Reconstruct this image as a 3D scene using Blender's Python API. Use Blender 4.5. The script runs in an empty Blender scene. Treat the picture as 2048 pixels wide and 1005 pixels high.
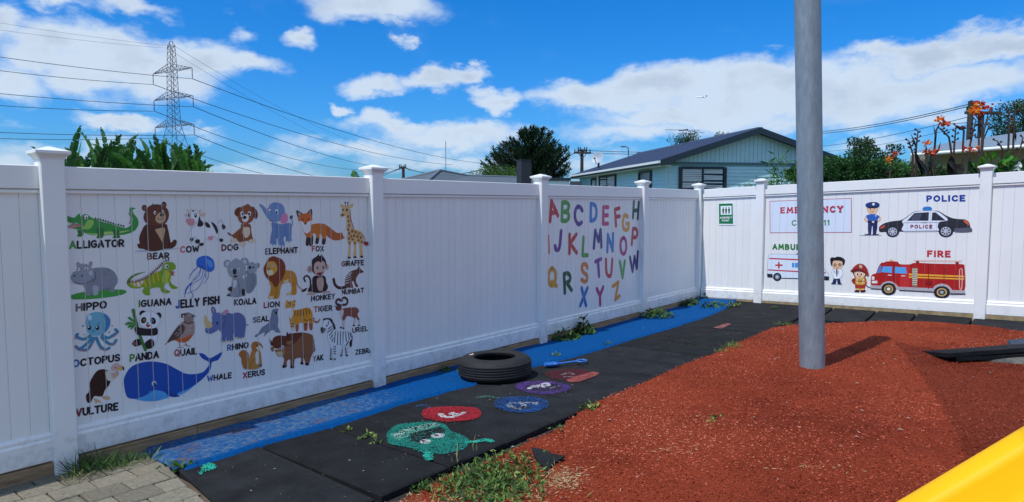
import bpy, bmesh, math, random
from mathutils import Vector, Matrix, noise
from mathutils.geometry import tessellate_polygon
R = math.radians
random.seed(7)
SC = bpy.context.scene
COL = SC.collection

# ------------------------------------------------------------------ camera
HC = 1.66; FPX = 1326.68; PITCH = 0.0715
cd = bpy.data.cameras.new('camera'); cam = bpy.data.objects.new('camera', cd); COL.objects.link(cam)
cd.sensor_width = 36; cd.lens = 36 * FPX / 2048; cd.clip_start = 0.05; cd.clip_end = 5000
cam.location = (0, 0, HC); cam.rotation_euler = (math.pi / 2 - PITCH, 0, 0)
SC.camera = cam
# ------------------------------------------------------------------ light
SUN_EL = R(61)
sh = Vector((0.753, 0.659, 0)).normalized()            # direction shadows fall
sun_dir = Vector((-sh.x * math.cos(SUN_EL), -sh.y * math.cos(SUN_EL), math.sin(SUN_EL)))
sd = bpy.data.lights.new('sun', 'SUN'); sd.energy = 2.95; sd.angle = R(0.53); sd.color = (1, .98, .95)
so = bpy.data.objects.new('sun', sd); COL.objects.link(so)
so.rotation_euler = (-sun_dir).to_track_quat('-Z', 'Y').to_euler()
SC.view_settings.view_transform = 'Standard'; SC.view_settings.look = 'None'
SC.view_settings.exposure = 0.22; SC.view_settings.gamma = 1

# pixel of the 2048x1005 photograph -> direction
def ray(px, py):
    u = (px - 1024) / FPX; v = (502.5 - py) / FPX
    c, s = math.cos(PITCH), math.sin(PITCH)
    return Vector((u, c + v * s, v * c - s))
def pt(px, py, Y):
    d = ray(px, py); k = Y / d.y
    return Vector((d.x * k, Y, HC + d.z * k))

w = bpy.data.worlds.new('World'); SC.world = w; w.use_nodes = True
nt = w.node_tree; nt.nodes.clear()
def N(t, **k):
    n = nt.nodes.new(t)
    for a, b in k.items(): setattr(n, a, b)
    return n
def K(a, b): nt.links.new(a, b)
sky = N('ShaderNodeTexSky', sky_type='NISHITA', sun_disc=False, sun_elevation=SUN_EL,
        sun_rotation=math.atan2(sun_dir.x, sun_dir.y), air_density=1.0, dust_density=1.2, ozone_density=1.5)
tc = N('ShaderNodeTexCoord')
nz = N('ShaderNodeTexNoise'); nz.inputs['Scale'].default_value = 9; nz.inputs['Detail'].default_value = 6
nz.inputs['Roughness'].default_value = .6
mp = N('ShaderNodeMapping'); mp.inputs['Scale'].default_value = (1, 1, 1.8)
K(tc.outputs['Generated'], mp.inputs[0]); K(mp.outputs[0], nz.inputs['Vector'])
sub = N('ShaderNodeVectorMath', operation='SUBTRACT'); K(nz.outputs['Color'], sub.inputs[0]); sub.inputs[1].default_value = (.5, .5, .5)
scl = N('ShaderNodeVectorMath', operation='SCALE'); K(sub.outputs[0], scl.inputs[0]); scl.inputs['Scale'].default_value = .10
dd = N('ShaderNodeVectorMath', operation='ADD'); K(tc.outputs['Generated'], dd.inputs[0]); K(scl.outputs[0], dd.inputs[1])
clouds = [(115,95,80,50,1),(220,112,125,52,1.05),(385,112,105,42,1),(490,128,95,24,.8),(185,165,65,38,.9),(310,155,120,42,.9),
 (0,35,32,38,.9),(110,0,62,18,.7),(275,12,70,20,.75),(745,0,120,40,1),(590,63,34,24,.9),(488,60,38,24,.7),(815,86,25,17,.8),(733,143,18,9,.5),
 (745,168,72,26,1),(850,158,70,26,.9),(940,150,50,18,.85),(678,217,28,12,.9),(1000,198,60,26,1),
 (1170,195,120,36,1),(1330,180,170,48,1.1),(1500,185,220,62,1.1),(1700,190,200,58,1.1),(1880,175,170,42,1),(1330,235,200,24,.8),
 (1760,105,90,24,.9),(1870,100,130,34,1),(2000,75,120,36,1),(2110,55,80,30,.9),(1900,230,230,20,.55),
 (800,250,170,22,.8),(920,270,190,36,.85),(700,305,210,26,.62),(900,325,260,26,.62),(250,243,75,18,.8),(400,255,50,12,.5),
 (110,290,170,28,.6),(30,175,70,34,.8),(0,330,250,40,.6),(480,340,220,30,.5),(1270,265,180,28,.7),(1150,320,150,30,.5),(1740,290,90,24,.6),(1560,250,120,30,.6),
 (1560,85,30,10,.3),(1980,330,200,60,.4),(1500,105,60,9,.2)]
acc = None
for (px, py, rx, ry, wt) in clouds:
    c = ray(px, py).normalized(); cl = math.hypot(*ray(px, py)[:2]) 
    s1 = N('ShaderNodeVectorMath', operation='SUBTRACT'); K(dd.outputs[0], s1.inputs[0]); s1.inputs[1].default_value = c
    s2 = N('ShaderNodeVectorMath', operation='MULTIPLY'); K(s1.outputs[0], s2.inputs[0])
    fr = FPX * 1.08; s2.inputs[1].default_value = (fr / rx, fr / rx, fr / ry)
    s3 = N('ShaderNodeVectorMath', operation='LENGTH'); K(s2.outputs[0], s3.inputs[0])
    m1 = N('ShaderNodeMapRange'); m1.inputs[1].default_value = 1.5; m1.inputs[2].default_value = .2
    m1.inputs[3].default_value = 0; m1.inputs[4].default_value = wt; K(s3.outputs['Value'], m1.inputs[0])
    if acc is None: acc = m1.outputs[0]
    else:
        mx = N('ShaderNodeMath', operation='SMOOTH_MAX'); mx.inputs[2].default_value = .12
        K(acc, mx.inputs[0]); K(m1.outputs[0], mx.inputs[1]); acc = mx.outputs[0]
# clouds elsewhere (behind, above): same kind of broken cumulus
n2 = N('ShaderNodeTexNoise'); n2.inputs['Scale'].default_value = 3.2; n2.inputs['Detail'].default_value = 5; K(mp.outputs[0], n2.inputs['Vector'])
g1 = N('ShaderNodeMapRange'); g1.inputs[1].default_value = .42; g1.inputs[2].default_value = .60; g1.inputs[4].default_value = 1; K(n2.outputs[0], g1.inputs[0])
sx = N('ShaderNodeSeparateXYZ'); K(tc.outputs['Generated'], sx.inputs[0])
dt = N('ShaderNodeVectorMath', operation='DOT_PRODUCT'); K(tc.outputs['Generated'], dt.inputs[0]); dt.inputs[1].default_value = ray(1024, 300).normalized()
g2 = N('ShaderNodeMapRange'); g2.inputs[1].default_value = .74; g2.inputs[2].default_value = .55; K(dt.outputs['Value'], g2.inputs[0])
g3 = N('ShaderNodeMath', operation='MULTIPLY'); K(g1.outputs[0], g3.inputs[0]); K(g2.outputs[0], g3.inputs[1])
mx = N('ShaderNodeMath', operation='MAXIMUM'); K(acc, mx.inputs[0]); K(g3.outputs[0], mx.inputs[1])
nf = N('ShaderNodeTexNoise'); nf.inputs['Scale'].default_value = 11; nf.inputs['Detail'].default_value = 6; nf.inputs['Roughness'].default_value = .55; K(mp.outputs[0], nf.inputs['Vector'])
a1 = N('ShaderNodeMath', operation='MULTIPLY_ADD'); K(nf.outputs[0], a1.inputs[0]); a1.inputs[1].default_value = .9; a1.inputs[2].default_value = -.45
a2 = N('ShaderNodeMath', operation='ADD'); K(mx.outputs[0], a2.inputs[0]); K(a1.outputs[0], a2.inputs[1])
cm = N('ShaderNodeMapRange', interpolation_type='SMOOTHSTEP'); cm.inputs[1].default_value = .16; cm.inputs[2].default_value = .74; cm.inputs[4].default_value = .93; K(a2.outputs[0], cm.inputs[0])
# keep only where something placed
gate = N('ShaderNodeMapRange'); gate.inputs[1].default_value = 0.02; gate.inputs[2].default_value = .3; K(mx.outputs[0], gate.inputs[0])
cmg = N('ShaderNodeMath', operation='MULTIPLY'); K(cm.outputs[0], cmg.inputs[0]); K(gate.outputs[0], cmg.inputs[1])
# cloud shading: greyer in thick parts and lower side
cr = N('ShaderNodeValToRGB'); cr.color_ramp.elements[0].color = (.56, .68, .82, 1); cr.color_ramp.elements[0].position = .1
cr.color_ramp.elements[1].color = (.40, .48, .59, 1); cr.color_ramp.elements[1].position = 1.0
e_ = cr.color_ramp.elements.new(.55); e_.color = (.56, .65, .76, 1)
n4 = N('ShaderNodeTexNoise'); n4.inputs['Scale'].default_value = 12; n4.inputs['Detail'].default_value = 5; K(dd.outputs[0], n4.inputs['Vector'])
a4 = N('ShaderNodeMath', operation='MULTIPLY_ADD'); K(n4.outputs[0], a4.inputs[0]); a4.inputs[1].default_value = 1.6; a4.inputs[2].default_value = -.8
a5 = N('ShaderNodeMath', operation='ADD'); K(a2.outputs[0], a5.inputs[0]); K(a4.outputs[0], a5.inputs[1])
a6 = N('ShaderNodeMath', operation='MULTIPLY'); K(a5.outputs[0], a6.inputs[0]); a6.inputs[1].default_value = .7
K(a6.outputs[0], cr.inputs[0])
SKY_S = 0.1
# sky colour: deepen Nishita a little
hs = N('ShaderNodeHueSaturation'); hs.inputs['Saturation'].default_value = 1.12; hs.inputs['Hue'].default_value = .5; hs.inputs['Value'].default_value = 1.0
tint = N('ShaderNodeVectorMath', operation='MULTIPLY'); K(sky.outputs[0], tint.inputs[0]); tint.inputs[1].default_value = (.45, .87, 1.44)
K(tint.outputs[0], hs.inputs['Color'])
up = N('ShaderNodeVectorMath', operation='SCALE'); K(cr.outputs[0], up.inputs[0]); up.inputs['Scale'].default_value = 1 / SKY_S
mixc = N('ShaderNodeMix', data_type='RGBA'); K(cmg.outputs[0], mixc.inputs['Factor']); K(hs.outputs[0], mixc.inputs['A']); K(up.outputs[0], mixc.inputs['B'])
bg = N('ShaderNodeBackground'); bg.inputs['Strength'].default_value = SKY_S; K(mixc.outputs['Result'], bg.inputs['Color'])
wo = N('ShaderNodeOutputWorld'); K(bg.outputs[0], wo.inputs[0])

# ------------------------------------------------------------------ frames
C0 = Vector((3.1312, 11.1124, 0)); TH = .6955; TR = 2.3165
E1 = Vector((math.sin(TH), math.cos(TH), 0)); N1 = Vector((E1.y, -E1.x, 0))
E2 = Vector((math.sin(TR), math.cos(TR), 0)); N2 = Vector((E2.y, -E2.x, 0))
if N2.dot(-C0) < 0: N2 = -N2
SLP = .035
def gz(t): return SLP * max(-1, min(8, t))
def st(s, t, z=0.0):
    p = C0 + E1 * s + N1 * t
    q = max(0, min(1, s + 1)); z += .062 * q * q * (3 - 2 * q) * (s < 50)
    return Vector((p.x, p.y, gz(t) + z))
def L3(u, t, z):                       # left fence frame, absolute z
    p = C0 + E1 * u + N1 * t; return Vector((p.x, p.y, z))
def R3(u, t, z):                       # right fence frame, z above sloping base
    p = C0 + E2 * u + N2 * t; return Vector((p.x, p.y, z + .0384 * u))
ZB = .0855; ZBR = .0917; TP = 1.8
def gs(px, py, dz=0):                  # pixel -> (s,t) on the yard
    d = ray(px, py); n3 = Vector((-SLP * N1.x, -SLP * N1.y, 1))
    k = (dz - SLP * C0.dot(N1) - HC) / d.dot(n3)
    p = Vector((d.x * k, d.y * k, 0)) - C0
    return p.dot(E1), p.dot(N1)
def onL(px, py, t=-.02):
    d = ray(px, py); k = (C0.dot(N1) + t) / d.dot(N1); p = d * k
    return (Vector((p.x, p.y, 0)) - C0).dot(E1), p.z + HC
def onR(px, py, t=-.02):
    d = ray(px, py); k = (C0.dot(N2) + t) / d.dot(N2); p = d * k
    u = (Vector((p.x, p.y, 0)) - C0).dot(E2)
    return u, p.z + HC - .0384 * u

# ------------------------------------------------------------------ materials
def lin(h):
    h = h.lstrip('#')
    if len(h) == 3: h = ''.join(c * 2 for c in h)
    o = []
    for i in (0, 2, 4):
        v = int(h[i:i + 2], 16) / 255
        o.append(v / 12.92 if v <= .04045 else ((v + .055) / 1.055) ** 2.4)
    return (*o, 1)
MATS = {}
def mat(name, col, rough=.6, var=0.0, vs=8, bump=0.0, bs=60, metal=0, col2=None, spec=.5, detail=6, tr=0, coat=0, rnd=0.0, bdist=.01, stretch=None, patch=None):
    if name in MATS: return MATS[name]
    m = bpy.data.materials.new(name); m.use_nodes = True; t = m.node_tree; b = t.nodes['Principled BSDF']
    c = lin(col) if isinstance(col, str) else (*col, 1)
    b.inputs['Base Color'].default_value = c; b.inputs['Roughness'].default_value = rough
    b.inputs['Metallic'].default_value = metal; b.inputs['Specular IOR Level'].default_value = spec
    if coat: b.inputs['Coat Weight'].default_value = coat; b.inputs['Coat Roughness'].default_value = .15
    ge = t.nodes.new('ShaderNodeNewGeometry'); vec = ge.outputs['Position']
    if stretch:
        mpp = t.nodes.new('ShaderNodeMapping'); mpp.inputs['Scale'].default_value = stretch; t.links.new(vec, mpp.inputs[0]); vec = mpp.outputs[0]
    last = None
    if var or col2:
        n = t.nodes.new('ShaderNodeTexNoise'); n.inputs['Scale'].default_value = vs; n.inputs['Detail'].default_value = detail; n.inputs['Roughness'].default_value = .65
        t.links.new(vec, n.inputs['Vector'])
        r = t.nodes.new('ShaderNodeMapRange'); r.inputs[1].default_value = .32; r.inputs[2].default_value = .68; t.links.new(n.outputs[0], r.inputs[0])
        mx = t.nodes.new('ShaderNodeMix'); mx.data_type = 'RGBA'
        if col2: c2 = lin(col2) if isinstance(col2, str) else (*col2, 1)
        else: c2 = tuple(min(1, x * (1 + var)) for x in c[:3]) + (1,)
        c1 = c if col2 else tuple(x * (1 - var) for x in c[:3]) + (1,)
        mx.inputs['A'].default_value = c1; mx.inputs['B'].default_value = c2
        t.links.new(r.outputs[0], mx.inputs['Factor']); last = mx.outputs['Result']
    if patch:                                  # worn / dirty patches: (colour, scale, low, high, fine scale)
        pn = t.nodes.new('ShaderNodeTexNoise'); pn.inputs['Scale'].default_value = patch[1]; pn.inputs['Detail'].default_value = 8; pn.inputs['Roughness'].default_value = .7
        t.links.new(vec, pn.inputs['Vector'])
        pr = t.nodes.new('ShaderNodeMapRange'); pr.inputs[1].default_value = patch[2]; pr.inputs[2].default_value = patch[3]; t.links.new(pn.outputs[0], pr.inputs[0])
        px_ = t.nodes.new('ShaderNodeMix'); px_.data_type = 'RGBA'; px_.inputs['B'].default_value = lin(patch[0])
        if last: t.links.new(last, px_.inputs['A'])
        else: px_.inputs['A'].default_value = c
        t.links.new(pr.outputs[0], px_.inputs['Factor']); last = px_.outputs['Result']
    if rnd:
        oi = t.nodes.new('ShaderNodeObjectInfo'); mr = t.nodes.new('ShaderNodeMapRange')
        mr.inputs[3].default_value = 1 - rnd; mr.inputs[4].default_value = 1 + rnd; t.links.new(oi.outputs['Random'], mr.inputs[0])
        vm = t.nodes.new('ShaderNodeVectorMath'); vm.operation = 'SCALE'
        if last: t.links.new(last, vm.inputs[0])
        else: vm.inputs[0].default_value = c[:3]
        t.links.new(mr.outputs[0], vm.inputs['Scale']); last = vm.outputs[0]
    if last: t.links.new(last, b.inputs['Base Color'])
    if bump:
        n = t.nodes.new('ShaderNodeTexNoise'); n.inputs['Scale'].default_value = bs; n.inputs['Detail'].default_value = 4; t.links.new(vec, n.inputs['Vector'])
        bp = t.nodes.new('ShaderNodeBump'); bp.inputs['Strength'].default_value = bump; bp.inputs['Distance'].default_value = bdist
        t.links.new(n.outputs[0], bp.inputs['Height']); t.links.new(bp.outputs[0], b.inputs['Normal'])
    if tr:
        tb = t.nodes.new('ShaderNodeBsdfTranslucent')
        if last: t.links.new(last, tb.inputs[0])
        else: tb.inputs[0].default_value = c
        ms = t.nodes.new('ShaderNodeMixShader'); ms.inputs[0].default_value = tr
        t.links.new(b.outputs[0], ms.inputs[1]); t.links.new(tb.outputs[0], ms.inputs[2])
        t.links.new(ms.outputs[0], t.nodes['Material Output'].inputs[0])
    MATS[name] = m; return m
def ink(h):                                    # printed vinyl ink
    return mat('vinyl_ink_' + h, h, .38, spec=.4)

# ------------------------------------------------------------------ builder
class MB:
    def __init__(s): s.v = []; s.f = []; s.m = []; s.ms = []; s.cur = 0; s.sm = []
    def use(s, m):
        if m not in s.ms: s.ms.append(m)
        s.cur = s.ms.index(m); return s
    def add(s, vs, fs, smooth=False):
        b = len(s.v); s.v += [Vector(v) for v in vs]
        for f in fs: s.f.append([b + i for i in f]); s.m.append(s.cur); s.sm.append(smooth)
    def box(s, c, x, y, z, ax=None):           # centre, full sizes, optional axes
        X, Y, Z = ax or (Vector((1, 0, 0)), Vector((0, 1, 0)), Vector((0, 0, 1)))
        c = Vector(c); vs = [c + X * (x / 2 * i) + Y * (y / 2 * j) + Z * (z / 2 * k) for i in (-1, 1) for j in (-1, 1) for k in (-1, 1)]
        s.add(vs, [(0, 1, 3, 2), (4, 6, 7, 5), (0, 4, 5, 1), (2, 3, 7, 6), (0, 2, 6, 4), (1, 5, 7, 3)])
    def hexa(s, vs): s.add(vs, [(0, 1, 3, 2), (4, 6, 7, 5), (0, 4, 5, 1), (2, 3, 7, 6), (0, 2, 6, 4), (1, 5, 7, 3)])
    def tube(s, pts, r, n=8, cap=True):
        pts = [Vector(p) for p in pts]; r = r if isinstance(r, (list, tuple)) else [r] * len(pts)
        vs = []; up = None
        for i, p in enumerate(pts):
            d = (pts[min(i + 1, len(pts) - 1)] - pts[max(i - 1, 0)])
            if d.length < 1e-9: d = Vector((0, 0, 1))
            d.normalize()
            a = d.orthogonal().normalized() if up is None else (up - d * up.dot(d))
            if a.length < 1e-6: a = d.orthogonal()
            a.normalize(); up = a; b = d.cross(a)
            for k in range(n):
                q = 2 * math.pi * k / n; vs.append(p + (a * math.cos(q) + b * math.sin(q)) * r[i])
        fs = [(i * n + k, i * n + (k + 1) % n, (i + 1) * n + (k + 1) % n, (i + 1) * n + k) for i in range(len(pts) - 1) for k in range(n)]
        s.add(vs, fs, True)
        if cap and n > 3:
            s.add(vs[:n], [tuple(reversed(range(n)))]); s.add(vs[-n:], [tuple(range(n))])
    def lathe(s, c, prof, n=32, ax=None):      # prof: (r, z)
        X, Y, Z = ax or (Vector((1, 0, 0)), Vector((0, 1, 0)), Vector((0, 0, 1)))
        c = Vector(c); vs = [c + (X * math.cos(2 * math.pi * k / n) + Y * math.sin(2 * math.pi * k / n)) * r + Z * z for r, z in prof for k in range(n)]
        s.add(vs, [(i * n + k, i * n + (k + 1) % n, (i + 1) * n + (k + 1) % n, (i + 1) * n + k) for i in range(len(prof) - 1) for k in range(n)], True)
    def build(s, name, m=None, parent=None, origin=None, label=None, kind=None, recalc=True):
        if origin is None:
            if s.v and not parent:
                mn = [min(v[i] for v in s.v) for i in range(3)]; mxx = [max(v[i] for v in s.v) for i in range(3)]
                origin = Vector(((mn[0] + mxx[0]) / 2, (mn[1] + mxx[1]) / 2, mn[2]))
            else: origin = wl(parent) if parent else Vector()
        me = bpy.data.meshes.new(name)
        me.from_pydata([v - origin for v in s.v], [], s.f)
        ms = s.ms or [m]
        for q in ms: me.materials.append(q)
        me.polygons.foreach_set('material_index', s.m if s.ms else [0] * len(s.f))
        me.polygons.foreach_set('use_smooth', s.sm)
        me.update()
        if recalc:
            bm = bmesh.new(); bm.from_mesh(me); bmesh.ops.recalc_face_normals(bm, faces=bm.faces); bm.to_mesh(me); bm.free()
        return link(name, me, parent, origin, label, kind)
def wl(o):
    p = o.location.copy()
    while o.parent: o = o.parent; p += o.location
    return p
def link(name, me, parent, origin, label=None, kind=None):
    o = bpy.data.objects.new(name, me); COL.objects.link(o)
    o.location = origin - (wl(parent) if parent else Vector())
    if parent: o.parent = parent
    if label: o['label'] = label
    if kind: o['kind'] = kind
    return o
def thing(name, loc, label, cat, group=None):
    o = bpy.data.objects.new(name, None); COL.objects.link(o); o.location = loc; o.empty_display_size = .1
    return tag(o, label, cat, group)
def tag(o, label, cat, group=None):
    o['label'] = label; o['category'] = cat
    if group: o['group'] = group
    return o

# ------------------------------------------------------------------ shared materials
vinyl = mat('white_vinyl', '#f0efeb', .38, var=.025, vs=3, spec=.5, patch=('#c9c6bd', 2.2, .62, .95))
def splash(m):                                  # mud splashed up from the ground, thinning out upwards
    t = m.node_tree; b = t.nodes['Principled BSDF']; src = b.inputs['Base Color'].links[0].from_socket
    g = t.nodes.new('ShaderNodeNewGeometry'); sp = t.nodes.new('ShaderNodeSeparateXYZ'); t.links.new(g.outputs['Position'], sp.inputs[0])
    n = t.nodes.new('ShaderNodeTexNoise'); n.inputs['Scale'].default_value = 14; n.inputs['Detail'].default_value = 8; n.inputs['Roughness'].default_value = .75; t.links.new(g.outputs['Position'], n.inputs['Vector'])
    r = t.nodes.new('ShaderNodeMapRange'); r.inputs[1].default_value = .55; r.inputs[2].default_value = .05; r.inputs[3].default_value = 0; r.inputs[4].default_value = .34; t.links.new(sp.outputs['Z'], r.inputs[0])
    a = t.nodes.new('ShaderNodeMath'); a.operation = 'ADD'; t.links.new(r.outputs[0], a.inputs[0]); t.links.new(n.outputs[0], a.inputs[1])
    q = t.nodes.new('ShaderNodeMapRange'); q.inputs[1].default_value = .72; q.inputs[2].default_value = 1.05; q.inputs[4].default_value = .55; t.links.new(a.outputs[0], q.inputs[0])
    x = t.nodes.new('ShaderNodeMix'); x.data_type = 'RGBA'; x.inputs['B'].default_value = lin('#8d7c66'); t.links.new(src, x.inputs['A']); t.links.new(q.outputs[0], x.inputs['Factor']); t.links.new(x.outputs['Result'], b.inputs['Base Color'])
splash(vinyl)
board_m = mat('white_vinyl_board', '#eeede9', .36, var=.02, vs=2.5, spec=.5, rnd=.015)
timber = mat('weathered_timber', '#b4946e', .85, col2='#80664a', vs=14, bump=.5, bs=90, stretch=(.4, .4, 3))
timber_p = mat('pale_timber', '#b09a72', .85, col2='#83704f', vs=14, bump=.4, bs=90)
rubber = mat('black_rubber', (.010, .0105, .0115), .92, col2=(.022, .023, .025), vs=5, bump=.9, bs=240, bdist=.004, rnd=.18, patch=('#66666a', 200, .58, .78), spec=.15)
soil = mat('bare_soil', '#6b5a48', .95, col2='#463a2e', vs=10, bump=.8, bs=70)
galv = mat('galvanised_steel', (.30, .355, .39), .5, col2=(.21, .25, .28), vs=26, metal=.25, bump=.05, bs=60, stretch=(1, 1, .25), patch=('#8fa0ab', 22, .6, .75))

# ------------------------------------------------------------------ ground
mb = MB(); ss = [-400, -12, -9, -6, -3, 0, 3, 400]; ts = [-400, -30, -1, 2, 5, 8, 30, 400]
vs = [st(s, t, -.075) for s in ss for t in ts]
mb.add(vs, [(i * 8 + j, i * 8 + j + 1, (i + 1) * 8 + j + 1, (i + 1) * 8 + j) for i in range(7) for j in range(7)])
mb.build('ground', mat('far_ground', '#6f6a4c', .95, col2='#4b5a33', vs=2, bump=.3, bs=20), kind='structure')

# pavers
paving = MB(); paving.add([st(-12.5, -.05, -.018), st(-8.82, -.05, -.018), st(-8.86, 3, -.018), st(-12.5, 3, -.018)], [(0, 1, 2, 3)])
pav = paving.build('paved_path', soil, kind='structure')
pm = mat('concrete_paver', '#706a5c', .9, col2='#8c8470', vs=45, bump=.9, bs=160, bdist=.006, rnd=.22, patch=('#4e4d4a', 70, .5, .7))
PL, PW = .215, .188
def paver_mesh(s0, s1, t0, t1, cut=0):
    g, ch = .004, .006; b = MB(); z = random.uniform(-.004, .003)
    c = [(s0 + g, t0 + g), (s1 - g, t0 + g), (s1 - g - cut, t1 - g), (s0 + g, t1 - g)]; cs, ct = (s0 + s1) / 2, (t0 + t1) / 2
    c = [(q + random.uniform(-.0015, .0015), r + random.uniform(-.0015, .0015)) for q, r in c]
    lo = [st(q, r, -.05) for q, r in c]; mi = [st(q, r, z - ch) for q, r in c]; up = [st(q + (ch if q < cs else -ch), r + (ch if r < ct else -ch), z) for q, r in c]
    b.add(lo + mi + up, [(k, (k + 1) % 4, 4 + (k + 1) % 4, 4 + k) for k in range(4)] + [(4 + k, 4 + (k + 1) % 4, 8 + (k + 1) % 4, 8 + k) for k in range(4)] + [(8, 9, 10, 11)])
    return b
row = 0; t = .12 - PW
while t < 2.4:
    s = -12.2 + (PL / 2 if row % 2 else 0) - .01; lim = -8.80 - .14 * max(0, t + PW - .58)
    while s < lim - .03:
        s1 = min(s + PL, lim); t0_ = max(t, -.03)
        paver_mesh(s, s1, t0_, t + PW, .14 * PW if s1 == lim and t > .4 else 0).build('paver', pm, parent=pav, origin=st((s + s1) / 2, t0_ + .05, 0))
        s += PL
    t += PW; row += 1

# blue poured-rubber strip
blue = mat('blue_rubber_crumb', '#013f78', .95, col2='#02508e', vs=30, bump=1, bs=150, bdist=.006, spec=.1)
# worn near part: material with grey-brown wear where s < -6
mm = blue.node_tree; bb = mm.nodes['Principled BSDF']; srcl = bb.inputs['Base Color'].links[0].from_socket
ge = mm.nodes.new('ShaderNodeNewGeometry')
dp = mm.nodes.new('ShaderNodeVectorMath'); dp.operation = 'DOT_PRODUCT'; dp.inputs[1].default_value = E1; mm.links.new(ge.outputs['Position'], dp.inputs[0])
o0 = C0.dot(E1)
dpt = mm.nodes.new('ShaderNodeVectorMath'); dpt.operation = 'DOT_PRODUCT'; dpt.inputs[1].default_value = N1; mm.links.new(ge.outputs['Position'], dpt.inputs[0])
mrt = mm.nodes.new('ShaderNodeMapRange'); mrt.inputs[1].default_value = C0.dot(N1) + .53; mrt.inputs[2].default_value = C0.dot(N1) + .60; mrt.inputs[3].default_value = 1; mrt.inputs[4].default_value = .12
mm.links.new(dpt.outputs['Value'], mrt.inputs[0])
mr = mm.nodes.new('ShaderNodeMapRange'); mr.inputs[1].default_value = o0 - 6.2; mr.inputs[2].default_value = o0 - 7.3; mr.inputs[3].default_value = 0; mr.inputs[4].default_value = .25
mm.links.new(dp.outputs['Value'], mr.inputs[0])
mrr = mm.nodes.new('ShaderNodeMath'); mrr.operation = 'MULTIPLY'; mm.links.new(mr.outputs[0], mrr.inputs[0]); mm.links.new(mrt.outputs[0], mrr.inputs[1])
nn = mm.nodes.new('ShaderNodeTexNoise'); nn.inputs['Scale'].default_value = 26; nn.inputs['Detail'].default_value = 10; nn.inputs['Roughness'].default_value = .8; mm.links.new(ge.outputs['Position'], nn.inputs['Vector'])
ad = mm.nodes.new('ShaderNodeMath'); ad.operation = 'ADD'; mm.links.new(nn.outputs[0], ad.inputs[0]); mm.links.new(mrr.outputs[0], ad.inputs[1])
rr = mm.nodes.new('ShaderNodeMapRange'); rr.inputs[1].default_value = .68; rr.inputs[2].default_value = .84; mm.links.new(ad.outputs[0], rr.inputs[0])
n9 = mm.nodes.new('ShaderNodeTexNoise'); n9.inputs['Scale'].default_value = 4; n9.inputs['Detail'].default_value = 5; mm.links.new(ge.outputs['Position'], n9.inputs['Vector'])
r9 = mm.nodes.new('ShaderNodeMapRange'); r9.inputs[1].default_value = .52; r9.inputs[2].default_value = .66; mm.links.new(n9.outputs[0], r9.inputs[0])
mw = mm.nodes.new('ShaderNodeMix'); mw.data_type = 'RGBA'; mw.inputs['A'].default_value = lin('#526c84'); mw.inputs['B'].default_value = lin('#665a50'); mm.links.new(r9.outputs[0], mw.inputs['Factor'])
mxx = mm.nodes.new('ShaderNodeMix'); mxx.data_type = 'RGBA'; mm.links.new(srcl, mxx.inputs['A']); mm.links.new(mw.outputs['Result'], mxx.inputs['B']); mm.links.new(rr.outputs[0], mxx.inputs['Factor'])
mm.links.new(mxx.outputs['Result'], bb.inputs['Base Color'])
BE = [(-8.8, .67), (-8.24, .635), (-7.73, .69), (-7.07, .65), (-6.5, .70), (-6.25, .74), (-6.17, .70), (-6.1, .45), (-5.9, .3), (-5.6, .4), (-5.5, .70), (-5.29, .74), (-4.66, .82), (-3.34, .83), (-2.4, .86), (-1.47, .85), (-.3, .74), (.3, .66)]
def interp(tab, x):
    if x <= tab[0][0]: return tab[0][1]
    for (a, b), (c, d) in zip(tab, tab[1:]):
        if x <= c: return b + (d - b) * (x - a) / (c - a)
    return tab[-1][1]
mb = MB(); NS, NT = 300, 22; vs = []
for i in range(NS + 1):
    s = -8.80 + (8.80 - .02) * i / NS
    te = interp(BE, s) + .012 * noise.noise(Vector((s * 5, 0, 1))) + .006 * noise.noise(Vector((s * 23, 0, 1)))
    s0 = s
    for j in range(NT + 1):
        q = j / NT; t = -.02 + (te + .02) * (q if q < .8 else .8 + (q - .8))
        h = .019 + .010 * noise.noise(Vector((s * 2.2, t * 3, 5))) + .004 * noise.noise(Vector((s * 14, t * 14, 3)))
        edge = max(0, 1 - (te - t) / .07); h += .014 * math.sin(min(1, edge) * math.pi * .75) if edge > 0 else 0
        if q > .985: h = -.03
        e0 = max(0, 1 - (s + 8.80) / .05); h -= .03 * e0
        ds = .03 * noise.noise(Vector((t * 9, 0, 2))) * e0
        vs.append(st(s0 + ds, t, h))
mb.add(vs, [(i * (NT + 1) + j, i * (NT + 1) + j + 1, (i + 1) * (NT + 1) + j + 1, (i + 1) * (NT + 1) + j) for i in range(NS) for j in range(NT)], True)
mb.build('blue_rubber_path', blue, kind='structure')

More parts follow.
